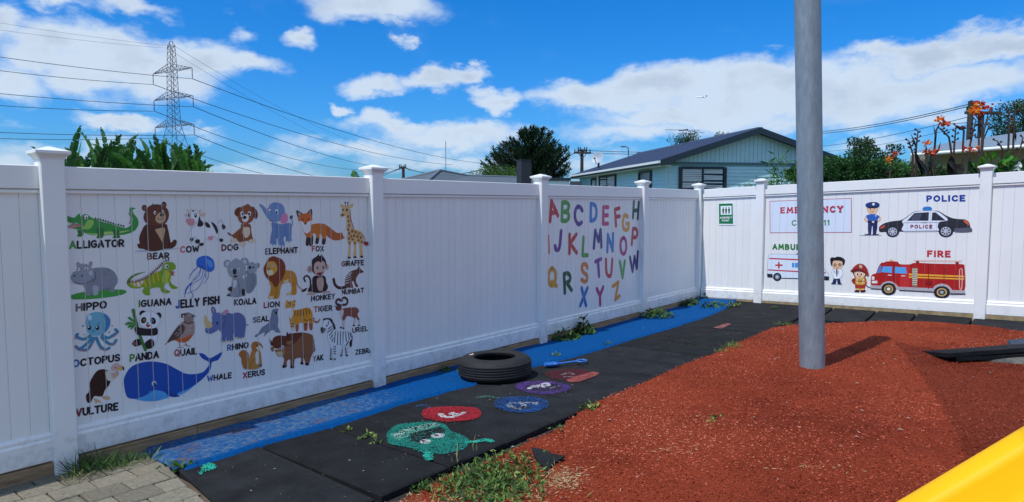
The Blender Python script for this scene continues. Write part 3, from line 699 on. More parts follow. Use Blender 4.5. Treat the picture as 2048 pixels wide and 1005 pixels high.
# ------------------------------------------------------------------ animal pictures
A1 = (120, 390, 4.569); A2 = (430, 390, 4.569); A3 = (130, 610, 4.37); A4 = (400, 580, 5.026)
ANIM = [
('alligator', 'green alligator with open mouth, first of the top row', A1, '''
f 3f9a45 52,195 90,200 130,210 160,182 185,172 210,182 240,177 275,200 320,225 400,250 480,272 560,297 610,302 650,270 662,220 642,170 632,135 650,115 690,125 665,138 672,170 703,210 718,260 690,320 640,350 560,368 480,365 400,372 300,370 230,350 190,320 150,315 100,305 62,295 100,272 140,262 172,268 150,255 110,258 60,235
f 9ccf62 250,235 300,230 305,270 270,312 220,315 190,300 225,280
f b4d878 240,347 320,355 420,337 540,335 640,325 540,352 420,366 320,370
f d08a86 72,296 130,268 180,270 195,285 150,295 110,305
f 2f7d37 160,320 205,330 215,360 195,382 152,378 165,360;f 2f7d37 340,300 400,310 400,350 388,392 332,395 345,370 332,340;f 2f7d37 480,320 540,330 538,365 548,392 482,396 492,370
z 1c5a2a 12 22 310,222 400,243 480,268 590,297
z 1c5a2a 6 18 640,270 655,215 632,160
e ffffff 195 185 14 16;e 111111 198 190 6 9;e ffffff 238 205 17 20;e 111111 240 210 8 11;e 1f5f2c 92 228 7 5
s 256b2e 4 60,240 120,262 175,268'''),
('bear', 'sitting dark brown bear with pale chest patch', A1, '''
f c4c8d4 680,515 760,505 1060,488 1062,496 860,520 720,522
f 5c3023 800,265 745,330 722,400 728,445 706,450 718,488 760,495 800,510 860,516 900,510 960,495 1020,490 1058,462 1066,422 1042,410 1012,438 1000,380 985,310 960,265
e 5c3023 770 120 24 28;e 9a5a44 770 124 12 15;e 5c3023 948 92 25 29;e 9a5a44 950 96 12 15
f 6e3a29 775,160 762,200 772,240 800,265 860,285 930,272 972,250 993,200 990,150 960,110 900,88 840,92 795,120
f d4ac82 880,190 870,220 885,250 920,262 955,240 966,200 950,160 925,165 905,165
e 111111 930 185 19 16;e ffffff 866 165 11 17;e 111111 868 168 6 11;e ffffff 940 155 9 13;e 111111 941 158 5 8
s 40201a 5 888,212 912,226 950,214
f d4ac82 868,318 900,308 940,300 958,312 955,350 935,430 915,400 890,360
s 3c1d17 5 1000,400 1003,440 990,480;s 3c1d17 4 770,300 785,380 770,450;s 3c1d17 5 850,92 845,78'''),
('cow', 'white cow with black patches and pink muzzle', A1, '''
s c8ccd4 9 1440,262 1470,232 1492,270
o f4f4f4 a8acb4 5 1250,235 1300,245 1380,250 1430,290 1460,340 1452,380 1482,405 1470,422 1430,395 1395,375 1370,400 1330,402 1312,440 1280,455 1265,410 1225,380 1215,415 1195,420 1178,370 1190,330 1215,300 1235,280
o f4f4f4 a8acb4 5 1165,150 1210,138 1255,150 1275,190 1262,230 1230,250 1190,250 1160,210
f e8949c 1150,225 1180,215 1225,225 1226,265 1205,285 1175,277 1155,250
f ecc0ae 1270,175 1320,168 1326,190 1285,195;f ddcba4 1262,160 1285,130 1280,172;f ddcba4 1166,160 1158,128 1180,150;f ecc0ae 1132,186 1165,175 1165,195
e 22242c 1178 185 9 22;e ffffff 1180 180 4 7;e 22242c 1238 188 12 22;e ffffff 1238 182 5 8;e 1e2c50 1215 148 14 6
f 24242c 1272,195 1285,230 1310,262 1290,290 1255,285 1262,240;f 24242c 1320,250 1355,260 1372,295 1345,300 1325,275;f 24242c 1380,250 1420,275 1442,330 1432,357 1410,310
f 24242c 1190,395 1217,395 1207,427 1190,420;f 24242c 1235,415 1270,408 1276,435 1245,446;f 24242c 1270,445 1312,440 1300,466 1275,463;f 24242c 1455,400 1488,405 1482,430 1462,427
f e8949c 1352,385 1390,377 1393,405 1370,413;f 30343c 1482,268 1512,290 1496,317 1480,300'''),
('dog', 'sitting brown puppy with floppy ears', A2, '''
s 74391f 15 170,372 142,368 122,350
f 9a5530 240,270 320,270 330,330 345,400 370,428 320,435 290,420 250,430 210,425 170,402 163,370 200,330 235,300
f ecd6b8 262,300 310,298 320,340 310,375 285,395 262,380 250,340
f ecd6b8 135,412 180,395 205,420 180,435 142,432;f ecd6b8 310,412 360,405 375,425 340,440 312,436
f 8c4b2a 215,360 265,375 268,435 225,440;f ecd6b8 222,437 270,430 285,460 250,470 225,464
f 9a5530 240,110 275,95 300,84 320,100 350,130 355,190 345,230 300,265 260,270 220,240 205,190 215,140
f 70381f 228,112 190,130 176,165 195,197 215,190 226,150;f 70381f 338,108 375,135 391,185 375,222 355,205 350,160
f f6f0ea 248,210 232,195 262,182 300,182 307,220 290,245 265,250 245,235
e 181418 268 207 19 16;f d46c6c 252,250 287,247 280,268 262,268
e ffffff 246 172 16 21;e 1a1a1a 250 175 10 14;e ffffff 312 172 15 21;e 1a1a1a 310 175 10 14'''),
('elephant', 'blue grey elephant with raised trunk and pink ear', A2, '''
s 5f79a8 7 685,268 708,275 702,225;f 42567a 683,195 712,190 702,222 688,222
f 6f8fbe 520,250 600,270 690,258 700,330 697,385 700,425 650,432 645,380 625,400 637,468 585,472 570,400 560,400 556,460 507,456 508,380 520,320
f 7b9bc9 490,110 520,75 570,70 620,95 637,150 622,210 570,247 520,245 490,225 465,195 445,160 430,132 404,95 412,85 440,98 470,130 487,142
f e68cb4 610,185 640,163 662,190 663,240 630,264 600,252 597,215
f e0a0b8 466,124 486,126 482,152
e ffffff 500 150 9 21;e 223344 502 156 6 12;e ffffff 562 155 16 22;e 223344 559 161 9 14
s c03a4a 8 503,236 526,241
e e8eef6 515 457 8 8;e e8eef6 538 460 8 8;e e8eef6 592 468 8 8;e e8eef6 618 468 8 8;e e8eef6 662 430 8 7;e e8eef6 688 428 8 7
s 56719f 4 560,260 565,330 560,400;s 56719f 4 640,300 650,380'''),
('fox', 'orange fox with long white tipped tail', A2, '''
f c4652e 985,265 1050,300 1110,345 1160,345 1190,330 1202,370 1165,405 1100,418 1040,392 1000,340
f ece8e2 1160,328 1205,315 1208,370 1180,388 1165,355
f 3b2a2a 838,375 862,375 856,460 828,457;f 3b2a2a 868,375 894,370 891,460 860,460;f 3b2a2a 930,370 954,370 942,444 916,441;f 3b2a2a 988,380 1014,380 1004,450 976,446
f d6762f 860,278 950,260 1010,278 1018,330 1008,400 988,400 960,355 948,395 930,390 915,355 890,360 885,395 868,395 858,385 840,390 810,340 800,300
f f3eee8 795,275 872,268 872,320 845,352 815,342 800,312
f 4a3533 741,143 775,155 800,178 765,215 750,190;f 4a3533 882,130 887,190 870,215 838,178 855,150;f cda696 757,162 785,178 768,202;f cda696 872,150 875,190 852,178
f df6e2c 768,188 820,170 877,178 886,235 860,262 825,280 790,270 765,245 758,210
f f6f0ea 765,240 800,247 822,270 850,247 886,235 870,266 825,286 785,276
s 2a1a1a 6 786,222 808,227;s 2a1a1a 6 838,227 860,222;e 1a1a1a 823 265 10 8'''),
('giraffe', 'tall spotted giraffe, rightmost of the top row', A2, '''
f e6be80 1150,170 1165,150 1168,110 1218,108 1235,160 1240,230 1250,290 1290,320 1340,340 1352,400 1345,470 1350,560 1325,560 1320,470 1300,430 1290,480 1290,565 1265,565 1270,470 1255,420 1240,470 1238,568 1212,568 1220,470 1205,400 1198,330 1200,240 1190,192 1165,207 1143,190
f e6be80 1143,85 1175,95 1182,115 1155,120;f e6be80 1222,95 1264,83 1250,120 1225,118
l 6b3a24 6 1190,108 1189,75;l 6b3a24 6 1212,108 1213,75;e 6b3a24 1189 70 7 8;e 6b3a24 1213 72 7 8
s 8a4a26 8 1232,140 1240,220 1264,305
e a8672c 1216 200 10 15;e a8672c 1221 240 11 15;e a8672c 1226 280 12 15;e a8672c 1214 318 11 14;e a8672c 1226 352 13 16;e a8672c 1254 332 13 15;e a8672c 1284 342 12 13;e a8672c 1316 354 12 13;e a8672c 1242 380 11 13;e a8672c 1270 374 12 13;e a8672c 1300 382 12 13;e a8672c 1330 390 11 13;e a8672c 1224 400 10 13;e a8672c 1256 408 11 10;e a8672c 1312 416 12 12;e a8672c 1338 430 9 14;e a8672c 1228 440 8 12;e a8672c 1276 440 8 12
e 4a2a20 1224 574 16 10;e 4a2a20 1277 570 15 10;e 4a2a20 1338 566 14 11
e 181818 1166 138 7 11;e 181818 1203 138 8 12;e 7a3a2a 1163 184 13 9;s a8672c 6 1345,360 1364,400 1358,432;f a83028 1353,430 1396,432 1396,456 1370,464'''),
('hippo', 'grey hippopotamus standing on a green patch', A1, '''
f 43a043 88,925 200,890 400,870 560,866 608,885 560,915 400,942 200,957 90,950
f 8f939e 290,680 350,665 430,668 490,700 524,760 520,812 497,850 497,885 455,887 450,866 400,872 350,872 345,912 300,917 290,882 276,917 240,917 232,870 210,820 230,750
e 8f939e 165 635 16 20;e cf92a0 165 638 8 11;e 8f939e 280 630 17 22;e cf92a0 281 634 9 12
f 9ca0ac 160,640 200,630 260,640 300,680 315,730 300,780 250,802 210,822 160,817 115,797 97,755 120,710 150,690
e c4c7d0 280 716 19 21;f b4b8c2 298,840 320,828 350,840 352,880 340,915 308,917 300,885
e ffffff 163 680 16 14;e 22242c 160 680 8 9;e ffffff 242 678 17 14;e 22242c 240 680 9 9;e 4a4d58 130 740 10 8;e 4a4d58 200 740 10 8
s 5b5f6b 5 130,800 190,815 260,798 305,765;s 5b5f6b 5 315,700 322,760 290,800;e 6b6f7a 410 725 9 5;e 6b6f7a 440 690 7 4;e 6b6f7a 385 690 6 4;s 5b5f6b 4 390,865 470,850'''),
('iguana', 'yellow green iguana with spiny back', A1, '''
f 86ac30 610,812 622,770 680,725 782,705 700,737 650,775 645,808 680,835 740,835 780,770 850,720 920,690 940,640 970,618 1030,618 1057,650 1052,680 1020,692 1032,722 1042,737 1015,742 1010,790 1032,822 1078,850 1030,862 1000,832 985,792 960,822 950,852 1008,886 960,902 922,880 912,850 860,850 820,870 828,912 780,917 752,882 770,845 700,857 640,847
f 4e7d3a 610,812 622,770 680,725 782,705 700,730 640,770 628,810
m e0b822 15 690,800 700,838 / 730,795 745,835 / 765,780 785,835 / 805,750 825,825 / 845,732 862,810 / 885,705 900,780 / 660,800 668,832
f bfd040 960,690 1010,722 1002,792 950,812 930,770
z 7a3a28 22 28 628,800 690,800 780,768 860,708 920,655 955,615 1000,605
e ffffff 972 655 17 19;e 222222 976 656 9 12;f ba6656 1003,700 1036,700 1032,737 1010,722;s 4e7d3a 4 985,790 1005,735'''),
('jellyfish', 'blue jellyfish with trailing tentacles', A1, '''
m 2c5fc0 5 1270,655 1212,700 1180,770 / 1285,665 1270,740 1200,800 1150,860 1138,935 / 1310,670 1290,760 1230,800 1160,850 1150,905 / 1330,685 1310,760 1262,850 1170,900 / 1355,695 1352,760 1310,812 / 1200,800 1190,870 1215,920 1195,948 / 1290,680 1240,750 1180,830 1138,900 / 1345,690 1330,740 1340,780 / 1262,650 1230,690 1185,730
f 2f72d4 1245,627 1250,590 1290,562 1345,558 1395,590 1411,640 1405,682 1375,702 1330,685 1290,667 1250,652
f 5fa0ea 1330,585 1380,605 1396,650 1372,665 1345,630;s 1c4aa8 5 1250,650 1290,668 1330,688 1375,704;m 1c4aa8 7 1275,640 1280,665 / 1300,650 1302,672 / 1325,660 1328,684'''),
('koala', 'grey koala carrying a baby on its back', A2, '''
e 98a0a8 112 630 34 37;e ccd2da 116 633 20 23;e 98a0a8 390 645 20 25
f 8d949e 280,700 330,690 370,720 382,800 340,885 290,895 268,800
f 9aa2aa 165,755 230,745 270,780 275,830 262,900 250,925 200,938 150,932 106,920 120,900 152,880 150,820
e 98a0a8 270 610 37 37;e ccd2da 268 613 21 23;e 98a0a8 303 632 15 18
f a4abb3 120,640 160,600 190,580 215,592 250,610 280,660 270,720 235,757 180,767 135,742 113,690
f a4abb3 300,640 340,613 375,640 386,680 355,717 315,717 293,680
e 23262c 178 702 18 29;e ffffff 154 686 10 14;e 2a4a7a 155 688 7 10;e ffffff 214 685 11 14;e 2a4a7a 213 687 7 10;f 5a2a2a 163,742 207,738 186,757
e 23262c 317 664 13 15;e 23262c 347 664 7 9
f d4d9e0 160,785 190,778 200,810 180,852 160,832;f 2c2f36 118,852 150,838 152,882 125,877;f 2c2f36 105,922 130,908 140,925;f 2c2f36 243,862 270,868 270,918 246,917
s 6f7781 4 205,780 225,850 215,925;s 6f7781 4 330,720 350,790 320,870;f d4d9e0 275,735 290,720 285,755'''),
('lion', 'standing golden lion with reddish brown mane', A2, '''
s ac642c 8 742,760 757,830 800,870;f 3a1c18 784,877 842,850 826,880 800,888
f d48e30 600,700 660,690 720,703 747,760 745,820 742,905 700,915 648,912 690,882 702,840 680,800 620,812 602,850 592,900 577,947 530,950 483,946 500,900 510,840 500,780
f 8c3e1d 466,622 490,580 530,562 570,572 612,592 640,640 641,700 620,762 590,802 550,848 520,802 480,772 450,722 443,670
f e2a648 480,620 530,608 562,640 567,690 530,732 490,737 470,702 468,660
f f4e2b4 474,692 522,690 532,722 500,737 477,727;p 3a1c14 470,672 500,667 492,692
e ffffff 490 650 8 7;e 222222 491 650 5 6;e ffffff 531 648 9 8;e 222222 531 648 5 6
f ecd09a 618,792 672,770 660,802;s 8a5018 4 575,800 558,900 550,945;s a06020 4 690,840 730,800;f ecd09a 490,930 530,925 528,948 486,946;f ecd09a 655,895 700,890 690,912 655,912'''),
('monkey', 'sitting black monkey with curly tail and round ears', A2, '''
s 2c2022 15 890,862 855,880 872,830 866,765 838,740 812,760 824,792
f 2f2326 900,745 1000,742 1017,800 1032,842 1010,882 950,897 890,892 850,862 880,830
f cfa898 935,765 985,760 992,830 970,877 945,872 930,820
e cfa898 866 680 25 33;e cfa898 1022 660 15 27;e b8897a 868 682 14 20
f 2f2326 880,640 890,590 925,565 948,542 952,562 975,545 985,562 1010,600 1016,660 980,722 930,732 890,702
f dcb6a4 915,622 945,608 965,620 985,605 1006,632 1006,692 970,742 930,737 905,702 903,650
e 181818 935 665 9 15;e 181818 988 662 9 15;e ffffff 933 660 3 5;e ffffff 986 657 3 5;f 8a3434 928,715 987,708 966,737 945,737
f cfa898 835,908 880,888 925,900 900,915 850,914;f cfa898 975,888 1040,878 1050,892 990,902'''),
('numbat', 'small brown numbat with striped back', A2, '''
s 3c2b29 24 1195,845 1132,850 1096,820 1084,772
f 704638 1185,832 1192,760 1225,710 1270,688 1298,680 1315,650 1330,678 1359,705 1330,717 1315,722 1290,762 1290,800 1308,837 1285,840 1265,790 1250,800 1262,847 1235,850 1200,847
m f0f0f0 5 1186,812 1225,800 / 1186,790 1228,775 / 1190,768 1232,752 / 1198,748 1240,730 / 1212,728 1250,712
e 111111 1322 692 4 4;s 3c2b29 5 1300,690 1340,702'''),
('octopus', 'pale blue octopus with curled arms', A3, '''
m 4a8fb0 27 220,270 170,300 125,292 98,275 108,258 / 235,290 180,350 125,385 95,365 / 255,290 220,360 185,395 130,392 / 275,290 305,360 350,392 385,378 / 325,268 375,290 425,262 458,238 440,216 / 320,285 375,335 420,345 445,310
m cf7a82 8 130,400 190,402 / 90,300 92,275 / 300,385 370,397 / 400,355 440,335 / 425,280 460,248 / 105,385 90,360 / 240,340 225,370
f 72b8ce 185,200 178,140 200,90 250,66 310,66 362,85 394,130 387,190 350,242 300,267 240,267 200,242
f 4488be 335,80 372,100 394,135 387,192 345,242 352,185 352,130
e c4e6f2 215 112 19 25;e 1c2030 211 200 17 21;e ffffff 206 193 6 7;e 1c2030 281 200 17 21;e ffffff 276 193 6 7;e e498a2 302 226 11 7;s 1c2030 4 233,224 245,232 258,224
e 4a8fb0 155 185 8 8;e 4a8fb0 165 260 6 6;e 4a8fb0 411 185 6 6;e 4a8fb0 385 240 7 7;e 2f6fa0 365 130 6 7;e 2f6fa0 350 105 5 5;e 2f6fa0 372 165 5 6;s 1c2030 4 205,160 220,155;s 1c2030 4 285,158 300,165'''),
('panda', 'black and white panda holding a bamboo stem', A3, '''
e 26242a 680 78 31 29;e 26242a 818 95 25 29
o f2f2f4 9a9ca4 5 660,250 800,235 806,300 780,352 730,377 680,362 650,310
f 26242a 588,332 625,298 672,310 667,347 620,364 593,352;f 26242a 698,332 745,298 777,320 772,367 725,387 698,367;e b05454 606 338 13 16
s 3f7f34 25 595,45 622,160 655,270 702,395;m 2c5f26 4 588,100 620,96 / 606,165 640,160 / 640,270 670,262
f 26242a 608,195 650,198 720,210 802,203 802,262 720,270 640,264 612,237
o f4f4f6 9a9ca4 5 650,130 668,82 720,58 772,63 817,100 827,150 800,192 750,207 690,197 658,170
e 26242a 686 135 24 29 20;e 26242a 769 140 24 31 -20;e d4aa58 690 135 9 10;e 111111 690 136 5 6;e 78a8c8 764 138 9 10;e 111111 764 139 5 6;e 111111 720 160 10 7;f b43e3e 702,174 742,174 725,198
f 43903d 612,152 570,108 546,112 580,142;f 43903d 612,162 550,148 523,175 575,172;f 43903d 606,170 555,180 553,202 590,187;f 43903d 615,175 590,205 570,215 590,180'''),
('quail', 'plump brown quail with orange belly', A3, '''
l ac7060 7 995,320 1005,370;l ac7060 7 1048,320 1065,360;l ac7060 6 980,377 1034,370;l ac7060 6 1040,350 1092,362
f b0968a 1045,140 1120,143 1137,190 1127,250 1090,302 1050,327 1000,327 960,312 920,322 868,352 900,310 945,240 990,180
f d0642c 968,292 1040,288 1112,258 1080,312 1030,330 980,320
f 5e4742 940,250 990,188 1030,173 1047,210 1020,262 970,302 930,312 893,337 903,305
f 9c827a 1040,80 1080,68 1117,90 1117,140 1070,160 1040,150;p 2a2a30 1112,84 1147,100 1115,110;s 3a2a2a 13 1052,84 1022,84 1022,108
s 4a4044 9 1042,152 1080,163 1122,148;e ffffff 1088 95 8 8;e 111111 1089 96 5 6
m dccdbc 4 960,260 985,240 / 975,275 1000,250 / 990,220 1015,205 / 1000,240 1022,225 / 1075,190 1085,200 / 1095,180 1105,190 / 1090,215 1100,225 / 1070,225 1080,235'''),
('vulture', 'dark brown vulture with bald pink neck', A3, '''
f dab688 248,817 290,828 322,857 280,852 272,870 262,847;f dab688 318,802 380,798 394,827 345,827
f 3c221d 330,563 380,578 402,640 385,702 350,742 330,792 300,802 260,797 240,822 225,852 193,852 183,790 208,760 213,690 240,630 280,578
f e0dac8 350,590 385,578 440,600 442,640 410,667 365,652
f d4ae9e 402,602 440,590 455,568 472,600 450,632 420,642;f dab6aa 400,545 430,513 466,513 487,540 476,567 440,577 404,572
f e4b444 455,562 490,535 512,540 490,572;p 33303a 485,534 516,545 516,579 500,560;e 111111 440 550 6 6
s 24120f 5 330,600 350,680 320,750;s 24120f 5 280,640 290,720 250,790'''),
('whale', 'large blue whale with raised tail, lowest picture', A3, '''
f 2052ae 515,700 520,630 570,550 650,510 760,495 880,515 970,560 1050,600 1130,605 1200,590 1245,545 1258,502 1200,470 1171,424 1215,430 1262,466 1320,440 1378,410 1340,480 1285,502 1272,560 1230,620 1150,690 1050,750 985,788 900,790 850,800 780,802 700,822 600,822 540,802
f 56a8e4 610,820 700,790 768,745 880,765 920,800 860,825 780,842 680,840
f 56a8e4 985,772 1080,732 1155,686 1060,762 1000,787
f 1a4698 862,742 920,760 975,785 1007,798 950,807 900,792
e dfe4ee 778 688 21 23;e 0c1c44 782 695 13 17;s 12347c 5 600,822 700,790 775,742;s 12347c 4 1262,466 1262,500
m 3f88cc 3 700,835 760,800 / 740,840 800,790 / 790,840 840,790'''),
('rhino', 'blue grey rhinoceros with yellow horn', A4, '''
f 6474a6 200,255 260,225 320,240 380,228 440,260 462,330 456,400 442,482 400,492 348,482 344,430 332,460 332,517 270,517 266,460 252,522 208,522 215,440 190,390
s 4a5888 9 455,340 482,358
f 6474a6 110,190 130,168 157,200 158,252 122,242;f d298ae 117,198 133,190 145,235
f 6c7db0 120,260 160,230 220,240 242,300 210,372 170,412 110,442 60,432 52,390 100,368 120,320
f e6c480 43,270 58,253 77,300 112,330 122,370 70,387 43,340;f d298ae 223,232 260,198 288,210 262,247 235,257
e 181c30 172 335 9 15;s 44517e 4 60,425 110,415 150,400;s 44517e 5 238,260 240,340 215,420
e ddd2b2 222 520 15 9;e ddd2b2 255 523 14 9;e ddd2b2 290 518 14 9;e ddd2b2 320 516 13 9;e ddd2b2 365 480 14 8;e ddd2b2 395 488 12 8;e ddd2b2 425 485 13 8'''),
('seal', 'small grey seal looking up', A4, '''
f 808a9e 725,205 765,188 790,196 778,230 787,300 782,370 808,427 760,427 735,402 690,427 640,470 650,427 600,452 562,477 549,460 590,430 620,380 690,330 712,260
p 1c1c24 748,226 782,214 768,252;e 111111 745 214 6 6;s 5a6478 4 735,400 745,350;s 5a6478 4 655,427 700,400'''),
('tiger', 'small orange tiger with black stripes', A4, '''
s b45e3c 15 1122,240 1142,310 1180,328 1202,300
f b45e3c 960,320 990,320 988,410 962,412;f b45e3c 1045,320 1078,310 1077,402 1045,405;f b45e3c 1098,300 1130,300 1128,396 1100,396
f e49a30 930,210 1000,198 1080,178 1120,210 1132,280 1127,330 1100,335 1090,320 1075,330 1045,340 1010,330 985,350 962,345 947,340 944,400 917,400 905,330 895,270
f f0ece4 893,220 935,218 928,272 905,292;f e6d8c8 917,380 945,380 946,410 915,412
e e49a30 876 122 15 17;e e49a30 945 118 15 17;f e8aa4c 868,120 900,115 942,115 957,150 937,195 900,217 866,202 856,160
f f4f0e8 863,190 900,182 935,190 900,220 873,214;e 8a3a2a 884 178 8 6;e 1c2a1c 872 160 5 6;e 1c2a1c 905 158 6 6
m 2a1c18 6 955,215 950,262 / 985,208 978,262 / 1012,200 1008,262 / 1035,200 1040,262 / 1062,192 1072,252 / 1090,195 1102,242 / 915,340 946,345 / 915,368 944,372 / 1042,300 1072,310 / 1048,345 1076,350 / 1098,300 1125,305 / 885,130 890,145 / 905,122 905,140 / 930,150 945,152 / 1140,290 1155,285 / 1165,325 1170,312'''),
('wild_sheep', 'brown wild ram with thick curled horns', A4, '''
f d6cbc4 1428,290 1458,290 1450,377 1428,377;f d6cbc4 1546,290 1564,290 1553,354 1538,352;f d6cbc4 1582,285 1602,285 1604,352 1590,352
f 8e5442 1430,190 1500,178 1570,178 1598,210 1582,250 1602,300 1582,300 1565,275 1548,300 1542,280 1480,265 1455,300 1430,305 1410,262 1400,210
e 181818 1415 380 11 9;e 181818 1440 387 12 9;e 181818 1545 358 13 8;e 181818 1596 358 12 8
f e0dad2 1398,215 1442,203 1432,272 1410,278;f 6c4238 1363,172 1400,150 1422,150 1412,202 1373,207
s 4a3c42 21 1402,152 1372,142 1368,112 1390,95 1412,108;s 4a3c42 21 1432,152 1470,145 1482,110 1460,80 1430,88 1426,112;s 241c20 4 1350,162 1372,172'''),
('ground_squirrel', 'small upright ground squirrel with bushy tail', A4, '''
f b8bcc6 415,800 500,792 620,775 560,802
f b46e36 388,652 410,613 450,608 487,640 487,700 470,760 482,792 440,792 418,740 413,690
f c68840 530,600 600,610 617,700 612,762 560,797 488,797 473,740 500,670
f bc763a 518,592 518,545 550,520 600,530 630,570 627,590 600,607 550,622
f efe0c4 565,572 600,560 627,587 600,607 575,602;f e8dccc 560,632 590,620 592,720 570,752 555,700
e 111111 572 563 8 11;e 7a3a30 626 578 6 6;f 7e4e32 590,750 622,750 617,770 590,777;s 8a5626 5 500,790 520,720 560,690'''),
('yak', 'shaggy brown yak facing left', A4, '''
f 935e3f 840,520 900,450 1000,428 1090,438 1137,470 1152,560 1157,612 1130,642 1112,692 1092,747 1060,757 1055,722 1040,692 1037,742 1010,742 1015,682 960,692 947,732 942,777 910,782 905,702 872,722 872,772 828,782 845,702 818,640
f 6c3622 728,562 733,490 790,458 860,463 900,438 960,438 1045,433 1000,482 960,532 900,562 840,572 770,592
f 4a2824 698,493 732,540 722,562 703,540;f 4a2824 875,423 897,470 880,492 868,460
f b47e54 763,612 800,590 852,600 842,652 800,677 768,652;f a46e4a 870,520 932,513 920,547 880,552;f a46e4a 708,582 747,573 730,627
f dcc09a 768,632 822,625 832,655 800,674;e ffffff 830 577 14 17;e 334455 832 580 8 11;e 22242c 760 612 8 11
e 2a1a1a 842 772 21 13;e 2a1a1a 926 777 21 13;e 2a1a1a 1025 740 19 12;e 2a1a1a 1075 748 21 13;e 4a2a20 785 655 4 3;e 4a2a20 810 657 4 3
z 7e4c32 12 12 1110,650 1040,668 960,680 870,690'''),
('zebra', 'slim black and white striped zebra', A4, '''
f 26262c 1238,300 1262,285 1300,285 1335,310 1362,380 1348,402 1320,345
o f2f2f4 3c3c44 4 1245,310 1290,300 1322,340 1345,410 1420,422 1500,425 1526,470 1520,520 1482,542 1484,652 1464,657 1460,575 1442,560 1430,600 1426,657 1408,657 1430,560 1400,550 1362,560 1362,692 1340,692 1340,580 1326,600 1326,692 1304,692 1315,580 1285,500 1280,420 1252,410 1225,437 1211,412 1224,370 1238,340
f 26262c 1211,385 1240,378 1252,420 1225,438;p 26262c 1238,312 1236,285 1256,305;p 26262c 1300,310 1318,272 1316,315;e 111111 1272 362 7 11
m 1e1e24 9 1385,430 1380,545 / 1410,428 1408,545 / 1438,426 1435,545 / 1462,428 1470,520 / 1488,430 1498,500 / 1358,425 1350,530 / 1330,415 1300,460 / 1335,450 1308,490 / 1340,485 1320,520 / 1318,370 1285,395 / 1325,392 1285,425 / 1290,320 1285,350 / 1262,395 1240,390 / 1508,450 1520,480 / 1490,515 1465,560
m 1e1e24 8 1345,570 1360,572 / 1345,595 1360,597 / 1345,618 1360,620 / 1345,640 1360,642 / 1315,590 1313,690 / 1462,580 1470,650 / 1436,590 1420,650
s 1e1e24 7 1505,428 1530,470 1522,520;f 1e1e24 1512,500 1532,505 1515,580 1500,545;e 17171c 1315 696 14 8;e 17171c 1350 696 13 8;e 17171c 1416 661 12 7;e 17171c 1474 660 13 7'''),
]
def scl_of(Z): return Z
for nm, lab, Z, txt in ANIM:
    a = Art(zoomL(*Z), SL_, GROOVE['L'])
    xs = [tuple(float(v) for v in q.split(',')) for q in txt.replace(';', ' ').split() if ',' in q]
    cx = sum(p[0] for p in xs) / len(xs); cy = sum(p[1] for p in xs) / len(xs)
    q0, q1 = a.mp(cx, cy - 10), a.mp(cx, cy + 10); q2 = a.mp(cx + 10, cy), ; q3 = a.mp(cx - 10, cy)
    pw = (abs(q0[1] - q1[1]) + abs(q2[0][0] - q3[0])) / 40
    a.run(txt, pw).build(nm + '_picture', 'printed picture of a ' + lab, 'sticker', 'animal pictures on the left fence')
BK = '22222c'
WORDS = [  # word, zoom, bl, br, tl, first colour
('ALLIGATOR', A1, (92, 492), (578, 472), (92, 425), '4f9a52'), ('BEAR', A1, (803, 590), (992, 582), (803, 535), '7a4a34'), ('COW', A1, (1103, 528), (1265, 520), (1103, 472), 'd86a74'),
('HIPPO', (0, 280, 2.645), (405, 908), (560, 890), (405, 870), '6c6c74'), ('IGUANA', (0, 280, 2.645), (737, 885), (903, 872), (737, 850), '5a9a4a'),
('JELLY FISH', (0, 0, 1), (352.7, 617.2), (437, 607.5), (352.7, 601.5), '3a5cb0'),
('DOG', (380, 380, 3.866), (247, 472), (370, 464), (247, 426), '7c2c34'), ('ELEPHANT', (380, 380, 3.866), (585, 500), (828, 485), (585, 456), '5a6c84'),
('FOX', (380, 380, 3.866), (945, 478), (1030, 473), (945, 438), 'd8563a'), ('GIRAFFE', (380, 380, 3.866), (1175, 593), (1340, 582), (1175, 553), '8a4444'),
('KOALA', (380, 380, 3.866), (345, 893), (508, 880), (345, 848), '54586a'), ('LION', (380, 380, 3.866), (573, 914), (688, 902), (573, 873), 'b03a44'),
('MONKEY', (380, 380, 3.866), (937, 862), (1115, 840), (937, 823), '2a2430'), ('NUMBAT', (380, 380, 3.866), (1175, 810), (1340, 795), (1175, 773), '2a2430'),
('TIGER', (380, 380, 3.866), (960, 945), (1095, 932), (960, 905), 'c84a3a'),
('OCTOPUS', (0, 600, 2.4825), (363, 335), (592, 303), (363, 300), '4a74b0'), ('PANDA', (0, 600, 2.4825), (647, 307), (785, 288), (647, 272), '5a9444'),
('QUAIL', (0, 600, 2.4825), (868, 280), (975, 270), (868, 248), 'b8666a'), ('VULTURE', (0, 600, 2.4825), (380, 580), (583, 546), (380, 543), '803440'),
('RHINO', (380, 580, 3.35), (252, 408), (388, 388), (252, 370), '4a68a0'), ('SEAL', (380, 580, 3.35), (424, 220), (525, 208), (424, 184), '5c6c94'),
('WHALE', (380, 580, 3.35), (118, 613), (275, 590), (118, 576), '2c58a8'), ('XERUS', (380, 580, 3.35), (358, 592), (498, 568), (358, 555), 'c0303c'),
('YAK', (380, 580, 3.35), (825, 480), (890, 469), (825, 445), 'a85a4a'), ('URIEL', (380, 580, 3.35), (1090, 287), (1187, 274), (1090, 255), '303444'),
('ZEBRA', (380, 580, 3.35), (1110, 435), (1218, 420), (1110, 403), '5a5c68')]
